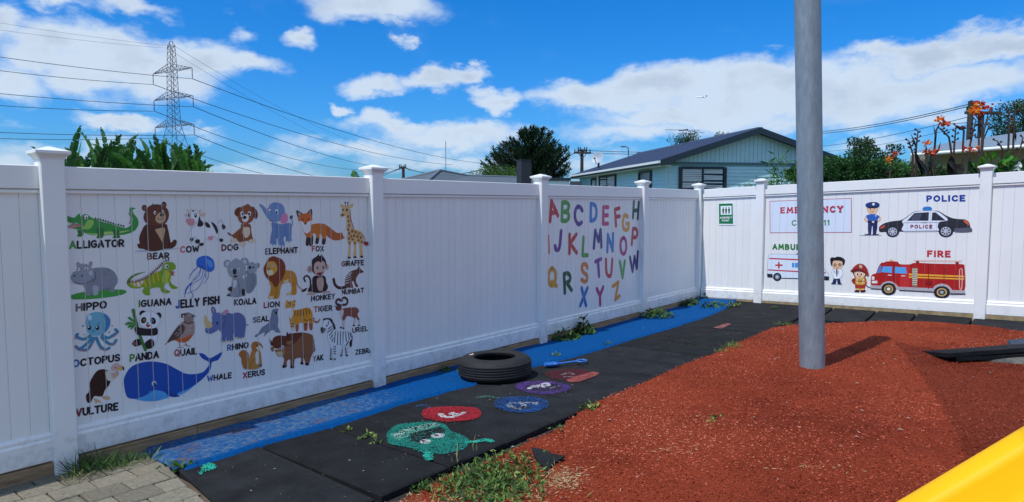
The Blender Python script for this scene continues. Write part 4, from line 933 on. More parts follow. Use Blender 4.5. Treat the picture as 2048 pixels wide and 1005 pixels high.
CN = {'4f9a52': 'green', '7a4a34': 'brown', 'd86a74': 'pink', '6c6c74': 'grey', '5a9a4a': 'green', '3a5cb0': 'blue', '7c2c34': 'maroon', '5a6c84': 'slate', 'd8563a': 'orange', '8a4444': 'brown',
      '54586a': 'dark grey', 'b03a44': 'red', '2a2430': 'black', 'c84a3a': 'red', '4a74b0': 'blue', '5a9444': 'green', 'b8666a': 'rose', '803440': 'maroon', '4a68a0': 'blue', '5c6c94': 'grey blue',
      '2c58a8': 'blue', 'c0303c': 'red', 'a85a4a': 'red brown', '303444': 'dark', '5a5c68': 'grey'}
for wd, Z, bl, br, tl, fc in WORDS:
    a = Art(zoomL(*Z), SL_, GROOVE['L']); text(a, wd, bl, br, tl, BK, fc, wt=.25, gap=.32, jit=.02)
    a.build('word_sticker', 'printed word %s with a %s first letter on the left fence' % (wd, CN[fc]), 'lettering', 'animal names on the left fence')
# alphabet
Z5 = (1080, 380, 3.588)
ABC = [('A', 'c43a44', 'red', '72,225 82,82 128,185/80,168 118,158'), ('B', '4f9e4c', 'green', '160,92 157,222/~157,222 188,222 206,200 203,172 185,160 163,158/~160,92 188,92 206,110 201,140 185,157'),
('C', '54358a', 'purple', '~303,150 290,127 270,122 255,145 250,185 258,225 278,248 298,235'), ('D', '3a84cc', 'blue', '365,102 363,222/~363,222 385,218 402,190 404,140 390,108 365,102'),
('E', 'c8447c', 'pink', '490,125 455,125 452,243 488,243/455,185 487,183'), ('F', 'c23c50', 'red', '570,132 538,142 545,258/541,195 572,190'),
('G', 'e0a040', 'yellow orange', '~628,195 618,182 603,190 594,235 600,275 618,290 634,275 636,245/636,243 620,243'), ('H', '24564a', 'dark green', '673,85 667,200/708,92 701,207/670,150 704,147'),
('I', 'd8743c', 'orange', '61,330 66,455'), ('J', '6c3a90', 'purple', '~151,297 142,400 130,430 114,428 108,405'), ('K', 'c4383c', 'red', '212,322 211,455/260,320 216,385 262,452'),
('L', '58a04c', 'green', '312,342 305,470 342,470'), ('M', '40398a', 'violet', '386,418 396,292 420,370 434,288 440,410'), ('N', '3080c4', 'blue', '483,443 487,322 521,438 524,316'),
('O', 'b03c86', 'magenta', '~598,344 583,360 577,402 583,445 598,460 613,445 619,402 613,360 598,344'), ('P', 'c44450', 'red', '658,392 667,280/~667,280 690,283 698,315 687,340 664,342'),
('Q', 'dca03c', 'yellow', '~86,563 68,585 60,625 66,668 86,688 104,668 112,625 106,585 86,563/85,660 117,690'), ('R', '205c40', 'dark green', '178,740 172,605/~172,605 200,600 217,625 210,655 185,668/192,668 226,720'),
('S', 'dc8044', 'orange', '~340,560 330,537 308,537 300,565 312,592 335,615 337,645 320,660 298,645'), ('T', '7c3a94', 'purple', '398,515 438,497/415,510 424,620'),
('U', 'c43e54', 'red', '~473,500 476,590 492,618 510,605 518,500'), ('V', '5aa850', 'green', '573,515 592,630 608,512'), ('W', '3c2c78', 'dark purple', '645,485 664,585 678,480 694,565 702,445'),
('X', '2c70b8', 'blue', '298,705 330,830/340,705 288,832'), ('Y', 'b43478', 'magenta', '407,710 430,760/453,698 430,760 431,825'), ('Z', 'e0983c', 'yellow orange', '522,692 562,663 540,788 570,762')]
for ch, col, cn, d in ABC:
    a = Art(zoomL(*Z5), SL_, GROOVE['L'], step=.00015)
    for sg in d.split('/'):
        sm = sg.startswith('~'); P_ = [tuple(float(v) for v in q.split(',')) for q in sg.lstrip('~').split()]
        a.line(P_, col, .028 if ch == 'I' else .056, sm)
    a.build('letter_sticker', 'large %s letter %s of the alphabet on the left fence' % (cn, ch), 'letter', 'alphabet letters on the left fence')

# ------------------------------------------------------------------ pictures on the right fence
R5 = (1520, 380, 4.1875); R6 = (1680, 370, 4.021)
def artR(Z):
    a = Art(zoomR(*Z), SR_, GROOVE['R'], step=.00015); a.gw = .0011; return a
pr = .0021
a = artR(R5); a.run('p dfe8f4 83,97 765,72 765,357 85,360', pr)
a.run('l b8384c 4 83,97 765,72 765,357 85,360 83,97', pr); a.build('emergency_notice', 'pale blue rectangle notice with thin red border behind the pole', 'notice')
a = artR(R5); a.base = .0022; text(a, 'EMERGENCY', (178, 195), (690, 183), (178, 150), 'c4283c', wt=.24, gap=.52, rnd=False, serif=True); a.build('word_sticker', 'red serif word EMERGENCY in the bordered notice', 'lettering')
a = artR(R5); a.base = .0022; text(a, 'CALL', (270, 300), (452, 298.3), (270, 256), '2c8a44', wt=.2, gap=.38); a.build('word_sticker', 'green word CALL under EMERGENCY, mostly hidden by the pole', 'lettering')
a = artR(R5); a.base = .0022; text(a, '111', (508, 298), (578, 297), (508, 254), '2c8a44', wt=.2, gap=.38); a.build('word_sticker', 'green number 111 at the right end of the notice', 'lettering')
a = artR(R5); text(a, 'AMBULANCE', (110, 498), (531, 504), (110, 457), '1f7a34', wt=.29, gap=.46, rnd=False); a.build('word_sticker', 'bold green word AMBULANCE above the ambulance', 'lettering')
a = artR(R6); text(a, 'POLICE', (702, 133), (1000, 130), (702, 90), '1c3c98', wt=.30, gap=.48, rnd=False); a.build('word_sticker', 'bold navy word POLICE above the police car', 'lettering')
a = artR(R6); text(a, 'FIRE', (708, 577), (882, 580), (708, 532), 'c42c38', wt=.30, gap=.48, rnd=False); a.build('word_sticker', 'bold red word FIRE above the fire engine', 'lettering')
a = artR(R5); a.run('''
f 2c4a9c 300,545 318,530 345,532 360,550
o e2edf8 6c84a4 5 75,548 100,540 200,541 330,546 440,560 500,600 530,655 560,690 574,712 576,752 540,752 320,740 110,735 66,728 62,690 66,620
p c83444 76,570 320,580 440,585 446,595 320,592 76,581;p c83444 66,666 320,680 550,690 556,701 320,691 66,676
l c83444 12 158,610 158,655;l c83444 12 133,632 184,632
p 4a98dc 268,612 330,612 330,652 268,650;p 4a98dc 430,600 480,600 515,660 432,655;l e2edf8 4 290,612 290,652
p 22242c 62,702 106,706 106,736 62,732;p 22242c 532,722 578,726 576,760 532,756;l 22242c 5 110,738 530,752
e 22242c 145 730 35 35;e 8c94a0 145 730 20 20;e d8dce4 145 730 9 9;e 22242c 500 745 32 36;e 8c94a0 500 745 19 21''', pr)
a.build('ambulance_picture', 'printed picture of a white ambulance with red stripes partly behind the pole', 'sticker')
a = artR(R5); a.run('''
s b8bcc8 5 600,792 690,794
f 1f2c58 624,732 662,730 676,788 652,790 643,752 634,788 606,786
o f4f7fb a4acbc 5 615,668 680,668 694,695 690,720 668,738 660,742 622,742 606,715 604,690
p 20242c 637,668 650,668 647,725 640,725;s 5a6474 4 622,680 630,700;s 5a6474 4 660,680 652,705
f ecc09a 603,600 690,598 692,640 670,662 640,667 610,650
f 1e1a20 590,604 588,580 602,565 625,568 650,560 690,568 712,590 706,625 692,632 688,602 640,592 612,600 604,640 594,626
m 3a3238 4 628,618 616,630 628,642 640,630 628,618 / 668,616 656,628 668,640 680,628 668,616
e 1c1c24 628 630 4 5;e 1c1c24 668 628 4 5;s 8a3a34 4 636,655 656,655;f 1c2c58 600,780 634,778 632,790 602,790;f 1c2c58 652,780 678,780 680,792 654,792''', pr)
a.build('doctor_picture', 'printed cartoon doctor in white coat and glasses beside the ambulance', 'sticker')
a = artR(R5); a.run('''
f 2a1a1a 792,845 830,835 832,858 796,858;f 2a1a1a 842,840 880,838 882,858 846,860
f b0342a 800,790 880,790 872,842 842,842 840,815 834,842 806,842
f b8402c 768,750 800,738 880,738 892,760 888,795 800,795 772,775
f d8a83a 805,740 872,740 876,790 806,790;p 8a2c22 806,762 876,762 876,770 806,770
p ecd060 804,826 836,828 836,838 804,836;p ecd060 844,828 874,828 873,838 844,838;l e8e0d0 4 812,742 815,788;l e8e0d0 4 866,742 862,788
e ecc090 780 755 12 12;e 9a3428 786 758 16 15
f 6c3a22 782,690 890,690 892,720 860,740 800,735 788,715
f f2c89c 796,692 870,690 880,715 862,738 830,745 806,735 794,712;e ffffff 815 706 11 12;e 4a2c1c 817 708 7 10;e ffffff 850 706 10 12;e 4a2c1c 849 708 7 10;s 8a3a34 4 828,728 842,728
f a0302a 765,680 785,648 820,622 860,622 895,655 914,716 900,726 884,692 830,672 782,688
f 74221e 764,672 830,664 888,690 884,702 830,682 770,690;f d8b898 830,632 852,630 856,652 838,656''', pr)
a.build('firefighter_picture', 'printed cartoon child firefighter in red helmet beside the fire engine', 'sticker')
a = artR(R6); a.run('''
s a4aab8 5 160,408 330,408
f 1c2444 200,398 240,396 255,404 202,406;f 1c2444 262,398 300,396 315,403 262,406
p 232c5c 226,296 302,296 300,350 290,400 264,400 262,330 258,330 250,400 228,400 224,350
f 2f62b8 215,245 250,236 275,236 312,248 325,266 305,272 300,300 224,300 222,272 204,264
s ecc09a 11 208,262 200,280 225,295;s ecc09a 11 322,262 322,282 302,294
p 1c1c2c 222,290 304,290 304,304 222,304;p e0d8c0 258,292 276,292 276,306 258,306;e f0d890 288 250 6 6
f ecc09a 222,180 300,178 304,205 285,232 260,236 236,230 218,205;p 2a1c1c 226,180 300,178 298,188 228,190
e 1c1c24 245 195 4 6;e 1c1c24 275 194 4 6;s 8a3a34 4 254,218 270,218
f 203878 205,165 215,150 255,138 300,142 318,158 308,180 262,172 222,184;p 141c3c 222,182 262,172 306,180 302,188 262,180 226,190;e f0e8c8 270 156 11 11''', pr)
a.build('police_officer_picture', 'printed cartoon police officer with hands on hips beside the police car', 'sticker')
a = artR(R6); a.run('''
f 2f7cc8 664,195 678,178 722,176 740,192 730,206 676,208
f 2e2e36 312,352 322,332 360,308 420,293 490,284 540,255 590,220 640,210 760,208 800,215 850,245 905,268 960,276 1010,280 1040,305 1050,345 1058,350 1056,380 960,386 915,378 480,378 370,380 322,380
f e8ecf4 500,292 545,258 595,222 650,212 770,212 830,245 868,285 800,300 785,340 778,374 515,374 512,320
p 2c2e3c 540,290 598,228 716,220 712,290;p 2c2e3c 736,288 742,224 768,222 852,288;p 4c5064 580,258 600,236 660,232 640,288 570,288
l c4c8d4 4 728,215 724,372;l 9ca0ac 4 512,306 792,304;p 1c1c24 655,304 700,303 700,308 655,309
p 5c5e6c 918,352 1056,344 1056,382 925,384;f d8603a 992,288 1022,288 1042,325 1020,318;f d0503c 316,350 362,322 350,348;p a8acb8 515,370 780,366 780,378 515,380
e 26262e 424 376 54 46;e b4b8c4 424 376 37 33;e 34343e 424 376 30 27;e d8dce4 424 376 13 12;e 26262e 852 374 60 48;e b4b8c4 852 374 42 36;e 34343e 852 374 34 29;e d8dce4 852 374 14 13
m c4c8d4 6 424,350 424,402 / 396,376 452,376 / 405,358 443,394 / 443,358 405,394 / 852,344 852,404 / 820,374 884,374 / 830,354 874,394 / 874,354 830,394''', pr)
text(a, 'POLICE', (570, 348), (740, 348), (570, 323), '8c2c3c', wt=.22, gap=.45, rnd=False)
a.build('police_car_picture', 'printed picture of a black and white police car with blue roof light', 'sticker')
a = artR(R6); a.run('''
s 34343c 7 205,805 240,828 330,836
f e8b070 400,610 412,598 428,608 428,622 398,622
f b0201e 355,625 380,616 460,618 482,638 560,640 590,630 640,628 760,634 960,638 990,642 1002,660 1002,850 900,860 700,840 470,830 330,820 254,812 250,740 268,718 290,710 310,660 330,630
p c83030 490,645 562,645 562,838 480,832
f e8c8b8 606,612 612,604 962,608 966,616 950,622 630,618;p 8c1c1c 612,612 636,612 636,630 612,630;p 8c1c1c 930,620 956,620 956,638 930,638
p 3c8cd8 300,708 322,650 334,650 326,708;p 58a8e8 332,702 346,656 420,658 418,710;p 58a8e8 440,710 442,660 530,664 538,716
p f0b43c 554,714 1000,732 1000,744 554,728;p f0b43c 554,736 1000,754 1000,764 554,748
p 8c8478 580,668 626,670 620,822 580,816
m e8dcb8 5 585,680 620,682 / 585,695 620,697 / 585,710 620,712 / 585,725 620,727 / 585,740 620,742 / 585,755 620,757 / 585,770 620,772 / 585,785 618,787 / 585,800 618,802
m e0b0a4 5 962,682 962,825 980,828 982,684 962,682
p f0e8e0 256,738 276,736 278,764 256,764;p f0e8e0 256,772 302,772 300,794 256,792;p f4f4f4 386,724 416,724 416,730 386,730;p f4f4f4 494,730 526,730 526,736 494,736
p b4b0b4 246,806 330,812 330,838 246,832;p b4b0b4 470,820 745,832 745,860 480,846;p b4b0b4 880,845 1006,850 1006,874 890,872;l 2a2a32 6 250,836 340,840;l 2a2a32 6 480,848 750,862;l 2a2a32 7 890,878 1006,878
f b8b4b8 318,830 345,790 392,775 440,790 475,830 455,836 432,806 392,795 355,805 335,836;f b8b4b8 742,850 765,812 820,795 875,812 910,860 888,866 865,830 820,816 780,830 762,862
e 26222a 392 838 60 50;e c8ac6c 392 838 37 32;e 4a3c34 392 838 26 22;e f4ecd8 392 838 15 13;e 26222a 820 864 66 50;e c8ac6c 820 864 42 34;e 4a3c34 820 864 30 24;e a8b8c8 820 864 15 12
l 7c1616 3 712,640 712,838;l 7c1616 3 838,644 838,800;l 7c1616 3 436,630 436,830;p 8c1c1c 690,772 740,774 740,800 690,798''', pr)
a.build('fire_engine_picture', 'printed picture of a red fire engine with yellow stripes and ladder', 'sticker')

# assembly point sign: thin board with print
sg = thing('assembly_point_sign', R3(.42, 0, 1.2), 'small green and white ASSEMBLY POINT sign beside the corner post', 'sign')
q = [onR(1437, 408), onR(1468, 406), onR(1469.5, 451), onR(1438, 450.5)]
b = MB(); b.hexa([R3(*v) for v in ((q[3][0], -.0185, q[3][1]), (q[0][0], -.0185, q[0][1]), (q[3][0], -.013, q[3][1]), (q[0][0], -.013, q[0][1]),
                      (q[2][0], -.0185, q[2][1]), (q[1][0], -.0185, q[1][1]), (q[2][0], -.013, q[2][1]), (q[1][0], -.013, q[1][1]))])
b.build('sign_board', mat('sign_board_white', '#eef2f4', .4), parent=sg)
a = Art(zoomR(1400, 340, 3.14), lambda u, z, d: R3(u, -.013 + d, z), None, base=.0006, step=.0002)
a.run('''p 147a4c 120,213 206,211 209,340 121,339
p f4f8f8 131,228 199,226 200,282 132,283
e 1c5c44 147 240 4 5;e 1c5c44 165 240 4 5;e 1c5c44 184 239 4 5
p 1c5c44 140,246 154,246 152,262 150,278 144,278 142,262;p 1c5c44 158,246 172,246 170,262 168,278 162,278 160,262;p 1c5c44 177,245 191,245 189,262 187,277 181,277 179,262''', .003)
text(a, 'ASSEMBLY', (127, 307), (201, 305), (127, 296), 'f4f8f8', wt=.22, gap=.4); text(a, 'POINT', (142, 325), (186, 324), (142, 314), 'f4f8f8', wt=.22, gap=.4)
a.build('sign_print', 'green print with three standing figures', 'print', parent=sg)

# ------------------------------------------------------------------ paint on the rubber tiles
def worn(h, cov=.5, sc=60):
    nm = 'worn_paint_%s_%d' % (h, cov * 100)
    if nm in MATS: return MATS[nm]
    m = mat(nm, h, .8, var=.12, vs=20, bump=.6, bs=240, bdist=.003, spec=.3)
    t = m.node_tree; b = t.nodes['Principled BSDF']; g = t.nodes.new('ShaderNodeNewGeometry')
    n = t.nodes.new('ShaderNodeTexNoise'); n.inputs['Scale'].default_value = 75; n.inputs['Detail'].default_value = 8; n.inputs['Roughness'].default_value = .85; t.links.new(g.outputs['Position'], n.inputs['Vector'])
    n3 = t.nodes.new('ShaderNodeTexNoise'); n3.inputs['Scale'].default_value = 9; n3.inputs['Detail'].default_value = 3; t.links.new(g.outputs['Position'], n3.inputs['Vector'])
    ad = t.nodes.new('ShaderNodeMath'); ad.operation = 'MULTIPLY_ADD'; t.links.new(n3.outputs[0], ad.inputs[0]); ad.inputs[1].default_value = .7; t.links.new(n.outputs[0], ad.inputs[2])
    r = t.nodes.new('ShaderNodeMapRange'); r.inputs[1].default_value = .86 - (cov - .5) * .42 - .09; r.inputs[2].default_value = .86 - (cov - .5) * .42 + .09; r.inputs[3].default_value = 0; r.inputs[4].default_value = 1
    t.links.new(ad.outputs[0], r.inputs[0])
    mx = t.nodes.new('ShaderNodeMix'); mx.data_type = 'RGBA'; mx.inputs['A'].default_value = (.026, .027, .03, 1)
    src = b.inputs['Base Color'].links[0].from_socket; t.links.new(src, mx.inputs['B']); t.links.new(r.outputs[0], mx.inputs['Factor']); t.links.new(mx.outputs['Result'], b.inputs['Base Color'])
    return m
ZP = lambda x, y: gs(760 + x / 2.7676, 640 + y / 2.7676)
SP = lambda s, t, d: st(s, t, d)
VOID = ('25242a', '24423c')
def paint(name, label, txt, cov=None, mpf=ZP, cat='painted mark'):
    """worn paint: crumbs of colour left on the rubber, thinning out towards the rim"""
    a = Art(mpf, SP, None, base=.006, step=.0006); a.run(txt, .0036); cov = cov or {}
    tris = sorted([(z, c, p) for p, z, c in a.faces], key=lambda q: -q[0])
    us = [q[0] for t in tris for q in t[2]]; vs_ = [q[1] for t in tris for q in t[2]]
    bb = [(min(q[0] for q in p), max(q[0] for q in p), min(q[1] for q in p), max(q[1] for q in p)) for _, _, p in tris]
    def top(u, v):
        for (z, c, p), b in zip(tris, bb):
            if b[0] <= u <= b[1] and b[2] <= v <= b[3]:
                (x1, y1), (x2, y2), (x3, y3) = p
                d1 = (x2 - x1) * (v - y1) - (y2 - y1) * (u - x1); d2 = (x3 - x2) * (v - y2) - (y3 - y2) * (u - x2); d3 = (x1 - x3) * (v - y3) - (y1 - y3) * (u - x3)
                if (d1 >= 0 and d2 >= 0 and d3 >= 0) or (d1 <= 0 and d2 <= 0 and d3 <= 0): return c
        return None
    g = .0085; b = MB(); main = tris[-1][1]
    nu, nv = int((max(us) - min(us)) / g) + 1, int((max(vs_) - min(vs_)) / g) + 1
    cell = {(i, j): top(min(us) + i * g, min(vs_) + j * g) for i in range(-2, nu + 2) for j in range(-2, nv + 2)}
    for i in range(nu):
        for j in range(nv):
            c = cell[(i, j)]
            if c is None: continue
            rim = sum(cell[(i + x, j + y)] is None for x, y in ((2, 0), (-2, 0), (0, 2), (0, -2))) / 4
            u, v = min(us) + (i + random.uniform(-.35, .35)) * g, min(vs_) + (j + random.uniform(-.35, .35)) * g
            k = cov.get(c, .6) + .35 * noise.noise(Vector((u * 7, v * 7, 3))) + .25 * noise.noise(Vector((u * 22, v * 22, 5))) - .5 * rim
            if c in VOID: c = main; k = .16
            if random.random() > k: continue
            r = g * random.uniform(.55, .8); an = random.uniform(0, 1.57); b.use(ink2(c if random.random() < .6 else c + '~'))
            b.add([st(u + r * math.cos(an + q * math.pi / 2), v + r * math.sin(an + q * math.pi / 2), .0105 + random.uniform(0, .0012)) for q in range(4)], [(0, 1, 2, 3)])
    o = b.build(name, origin=st((min(us) + max(us)) / 2, (min(vs_) + max(vs_)) / 2, .01), recalc=False)
    return tag(o, label, cat, 'painted marks on the black rubber tiles')
def ink2(c):
    l = lin(c.rstrip('~')); k = .62 if c.endswith('~') else 1
    return mat('chalky_paint_' + c, tuple(x * k for x in l[:3]), .9, spec=.15)
paint('painted_caterpillar_head', 'worn green painted head with white eyes on the nearest black tiles', '''
f 217f70 35,670 45,625 90,590 170,578 290,572 360,588 392,625 440,640 485,665 492,690 470,720 420,740 330,752 240,745 170,718 90,705 45,690
s 2fae98 14 488,684 540,682 580,672 615,680;s 2fae98 16 262,745 268,778
p 5f9c8c 50,645 225,590 300,574 340,590 150,655 100,675
p 24423c 160,640 330,600 370,622 340,640 210,690 170,680
s a8c8bc 12 95,648 140,618 220,600 300,588
e b8bebc 322 650 38 13 -3;e b8bebc 250 682 32 13 -3;e 4a3432 312 647 13 5;e 4a3432 240 678 12 5''', {'217f70': .82, '5f9c8c': .8, '2fae98': .85, '24423c': .5, 'a8c8bc': .5, 'b8bebc': .85, '4a3432': .5})
paint('painted_body_circle', 'bright red painted circle with a white mark on the black tiles', '''
f a42832 232,528 250,500 330,488 440,487 530,495 560,520 545,550 470,565 370,572 280,560 240,545
s cfc6c6 13 335,530 360,545 400,545 420,535 395,528;s cfc6c6 12 400,524 430,534 465,522''', {'a42832': .95, 'cfc6c6': .9})
paint('painted_body_circle', 'faded blue painted circle with worn white mark on the black tiles', '''
f 24508c 628,468 650,440 740,430 850,432 925,455 937,480 900,505 800,522 700,512 640,490
s a0a8b8 12 710,480 760,500 800,488 780,465;s a0a8b8 10 720,470 850,465 860,475''', {'24508c': .62, 'a0a8b8': .46})
paint('painted_body_circle', 'purple painted ring with white mark on the black tiles beside the tyre', '''
f 573e80 748,378 770,355 860,345 960,348 1040,365 1052,388 1010,408 920,420 830,412 770,395
f 25242a 800,378 880,362 990,366 1005,388 930,402 840,400
s d0ccd8 12 825,388 850,372 870,378 880,368;s d0ccd8 12 905,378 890,365 925,358 930,372;s a8a4b0 7 940,385 985,372''', {'573e80': .75, 'd0ccd8': .8, '25242a': .1, 'a8a4b0': .45})
paint('painted_body_circle', 'dull maroon painted circle behind the purple ring', '''
f 602830 912,312 940,288 1040,276 1150,285 1185,305 1150,335 1060,342 960,335
s 9c8c8c 8 1010,310 1045,300 1070,308;s 9c8c8c 8 1020,322 1060,320''', {'602830': .66, '9c8c8c': .5})
paint('tape_strip', 'pale pink tape arrow lying across the maroon circle', 'p b06058 1030,340 1060,325 1180,292 1218,300 1205,312 1100,350 1045,352', {'b06058': .9}, cat='tape')
paint('tape_strip', 'short pale pink tape strip on the far black tiles', 'p a86c68 1845,48 1910,24 1945,26 1890,54', {'a86c68': .8}, cat='tape')
paint('painted_smear', 'small faded green paint smear left of the blue circle', 's 4c7c6c 16 545,438 590,430 645,440', {'4c7c6c': .5})
paint('painted_smear', 'small faded blue paint smear left of the red circle', 's 3c5c8c 12 195,490 225,478;s 3c5c8c 12 240,480 268,490', {'3c5c8c': .5})
paint('painted_smear', 'turquoise paint blob on the black tile nearest the pavers', 'f 2fae98 1715,250 1740,222 1800,212 1845,235 1830,265 1770,280 1735,292 1700,318 1682,300 1720,272', {'2fae98': .85}, mpf=lambda x, y: gs(x / 4.2667, 880 + y / 4.2667))
# ------------------------------------------------------------------ things in the yard
UP = Vector((0, 0, 1))
# galvanised pole holding the shade sail
pc = st(*gs(1624.5, 738)); pc.z += 0.0
lean = Vector((-.045, .0, 1)).normalized()
t = thing('sail_pole', pc, 'thick galvanised steel pole standing on the red rubber surface', 'pole')
b = MB(); b.tube([pc - lean * .1, pc + lean * 1.2, pc + lean * 2.4, pc + lean * 3.78], .112, 40); b.build('shaft', galv, parent=t)
b = MB(); b.tube([pc + lean * 3.78, pc + lean * 3.80], .118, 32); b.build('cap', galv, parent=t)
b = MB(); b.tube([pc + lean * 3.66 + Vector((.0, -.11, 0)), pc + lean * 3.66 + Vector((.02, -.22, 0))], .012, 10); b.build('eye_bolt', galv, parent=t)
# shade sail (outside the frame) whose soft edge falls across the surface
shade = bpy.data.materials.new('shade_cloth'); shade.use_nodes = True; q = shade.node_tree; bs = q.nodes['Principled BSDF']; bs.inputs['Base Color'].default_value = (.08, .11, .16, 1); bs.inputs['Roughness'].default_value = .9
tp = q.nodes.new('ShaderNodeBsdfTransparent'); ms = q.nodes.new('ShaderNodeMixShader'); ms.inputs[0].default_value = .4
q.links.new(tp.outputs[0], ms.inputs[1]); q.links.new(bs.outputs[0], ms.inputs[2]); q.links.new(ms.outputs[0], q.nodes['Material Output'].inputs[0])
hs_ = 1 / math.tan(SUN_EL)
PA = pc + lean * 3.66 + Vector((.08, -.18, 0)); PB = Vector((-.7, -.7, 3.9)); PC = Vector((5.3, .5, 4.0))
mb = MB(); n = 26; vs = []; idx = {}
cen = (PA + PB + PC) / 3
for i in range(n + 1):
    for j in range(n + 1 - i):
        a, c = i / n, j / n; d = 1 - a - c
        p = PA * d + PB * a + PC * c
        for x, y, m_ in ((d, a, .12), (a, c, .12), (d, c, .12)):
            z_ = 1 - x - y
            p = p + (cen - p) * (m_ * 4 * x * y * max(0, 1 - z_ * 3)) * 1.0
        p.z -= .25 * max(0, 27 * a * c * d) ** .5 * .3
        idx[(i, j)] = len(vs); vs.append(p)
fs = [(idx[(i, j)], idx[(i + 1, j)], idx[(i, j + 1)]) for i in range(n) for j in range(n - i)] + [(idx[(i + 1, j)], idx[(i + 1, j + 1)], idx[(i, j + 1)]) for i in range(n - 1) for j in range(n - 1 - i)]
mb.add(vs, fs, True); tag(mb.build('shade_sail', shade), 'triangular dark shade cloth stretched from the steel pole above the slide', 'shade sail')

# tyre
tyc = st(-5.90, .64, .012)
tyre_m = mat('tyre_rubber', (.009, .009, .0095), .75, col2=(.016, .0165, .017), vs=14, bump=.25, bs=90, spec=.45, patch=('#6b665c', 6, .66, .95))
t = thing('old_tyre', tyc, 'old black car tyre lying flat beside the blue path', 'tyre')
zx = N1 * 1; ax = (E1.copy(), Vector((N1.x, N1.y, SLP)).normalized(), Vector((-N1.x * SLP, -N1.y * SLP, 1)).normalized())
b = MB(); b.lathe(tyc, [(.205, .155), (.20, .17), (.195, .182), (.205, .192), (.225, .196), (.25, .198), (.252, .1955), (.27, .1965), (.30, .19), (.322, .178), (.334, .163), (.338, .156)], 56, ax)
b.lathe(tyc, [(.338, .034), (.33, .02), (.31, .006), (.27, .0), (.22, .004), (.195, .012), (.20, .03), (.21, .035)], 56, ax); b.build('sidewall', tyre_m, parent=t)
b = MB(); pf = [(.338, .156)]; 
for k in range(5):
    z1 = .152 - k * .0236; pf += [(.345, z1), (.346, z1 - .017), (.3437, z1 - .018), (.3437, z1 - .0225)]
pf += [(.345, .038), (.338, .034)]
b.lathe(tyc, pf, 72, ax); b.build('tread', tyre_m, parent=t)
b = MB(); b.lathe(tyc, [(.205, .155), (.26, .165), (.318, .15), (.322, .1), (.318, .045), (.26, .03), (.21, .035)], 48, ax); b.build('inner_liner', tyre_m, parent=t)
tag(MB().build('dry_leaf', tyre_m) if 0 else None or (lambda c: (c.leaf(st(-6.03, .42, .212), E1 + N1 * .2, .06, .03, .9), c.leaf(st(-6.0, .44, .212), E1 - N1 * .6, .05, .025, .7), c.build('dry_leaf', tone_mat('dry_leaf_tones', ['#8a7a60', '#b0a488', '#c8c0a8']))) [2])(Cards()), 'pale dry leaf lying on the tyre rim', 'leaf')

# toy spade
sp0 = st(*gs(1089, 737), .02); sp1 = st(*gs(1172, 729), .02); D = (sp1 - sp0); Ls = D.length; D.normalize(); Sd = D.cross(UP).normalized()
pl = mat('blue_plastic', '#2f68b4', .35, spec=.5); 
t = thing('toy_spade', sp0, 'blue plastic toy spade lying on the black tiles', 'spade')
b = MB(); bw = .055
prof = [(0, .6), (.06, .95), (.15, 1), (.27, .95), (.32, .5), (.34, .2)]
up_, lo_ = [], []
for s_, w_ in prof:
    c = sp0 + D * (s_ * Ls)
    for k in (-1, -.75, 0, .75, 1): up_.append(c + Sd * (bw * w_ * k) + UP * (.024 if abs(k) == 1 else .006))
    for k in (-1, -.75, 0, .75, 1): lo_.append(c + Sd * (bw * w_ * k) + UP * (.018 if abs(k) == 1 else .001))
m_ = len(prof); b.add(up_ + lo_, [(i * 5 + k, i * 5 + k + 1, i * 5 + k + 6, i * 5 + k + 5) for i in range(m_ - 1) for k in range(4)] + [(5 * m_ + i * 5 + k, 5 * m_ + i * 5 + k + 5, 5 * m_ + i * 5 + k + 6, 5 * m_ + i * 5 + k + 1) for i in range(m_ - 1) for k in range(4)] + [(i * 5 + e_, i * 5 + e_ + 5, 5 * m_ + i * 5 + e_ + 5, 5 * m_ + i * 5 + e_) for i in range(m_ - 1) for e_ in (0, 4)])
b.build('blade', pl, parent=t)
b = MB(); b.tube([sp0 + D * (.32 * Ls) + UP * .012, sp0 + D * (.80 * Ls) + UP * .02], .011, 8); b.build('shaft', pl, parent=t)
b = MB(); hc = sp0 + D * (.89 * Ls) + UP * .02
b.tube([hc + D * (.12 * Ls * math.cos(a)) + Sd * (.042 * math.sin(a)) for a in [2 * math.pi * k / 16 for k in range(17)]], .009, 8, False); b.build('grip', pl, parent=t)

# yellow slide, nearest thing
ylw = mat('yellow_plastic', '#f8b800', .55, var=.05, vs=3, spec=.25, patch=('#d99a10', 5, .62, .9))
X0, Z0 = .897, .965; sl = math.tan(R(32.2))
def sli(x, y, h): return Vector((x, y, Z0 + (x - X0) * sl + h))
t = thing('slide', Vector((.0, 1.25, .1)), 'yellow plastic slide in the bottom right corner', 'slide')
pf = [(1.505, -.07), (1.512, -.05), (1.512, -.012), (1.505, -.002), (1.49, .0), (1.46, .0), (1.448, -.006), (1.442, -.02), (1.425, -.08), (1.40, -.12), (1.36, -.14), (1.2, -.145), (1.06, -.14), (1.02, -.12), (.995, -.08), (.98, -.02), (.972, -.006), (.96, 0), (.93, 0), (.915, -.002), (.908, -.012), (.908, -.05), (.915, -.07)]
b = MB(); xs = [-.22, .1, .5, .9, 1.3, 1.7, 2.1]; vs = []
for x in xs:
    for y, h in pf: vs.append(sli(x, y, h + (.09 * ((.1 - x) / .32) if x < .1 else 0)))
n = len(pf); b.add(vs, [(i * n + k, i * n + k + 1, (i + 1) * n + k + 1, (i + 1) * n + k) for i in range(len(xs) - 1) for k in range(n - 1)], True); b.build('chute', ylw, parent=t, recalc=False)
dk = mat('slide_frame_steel', '#3c62a0', .4)
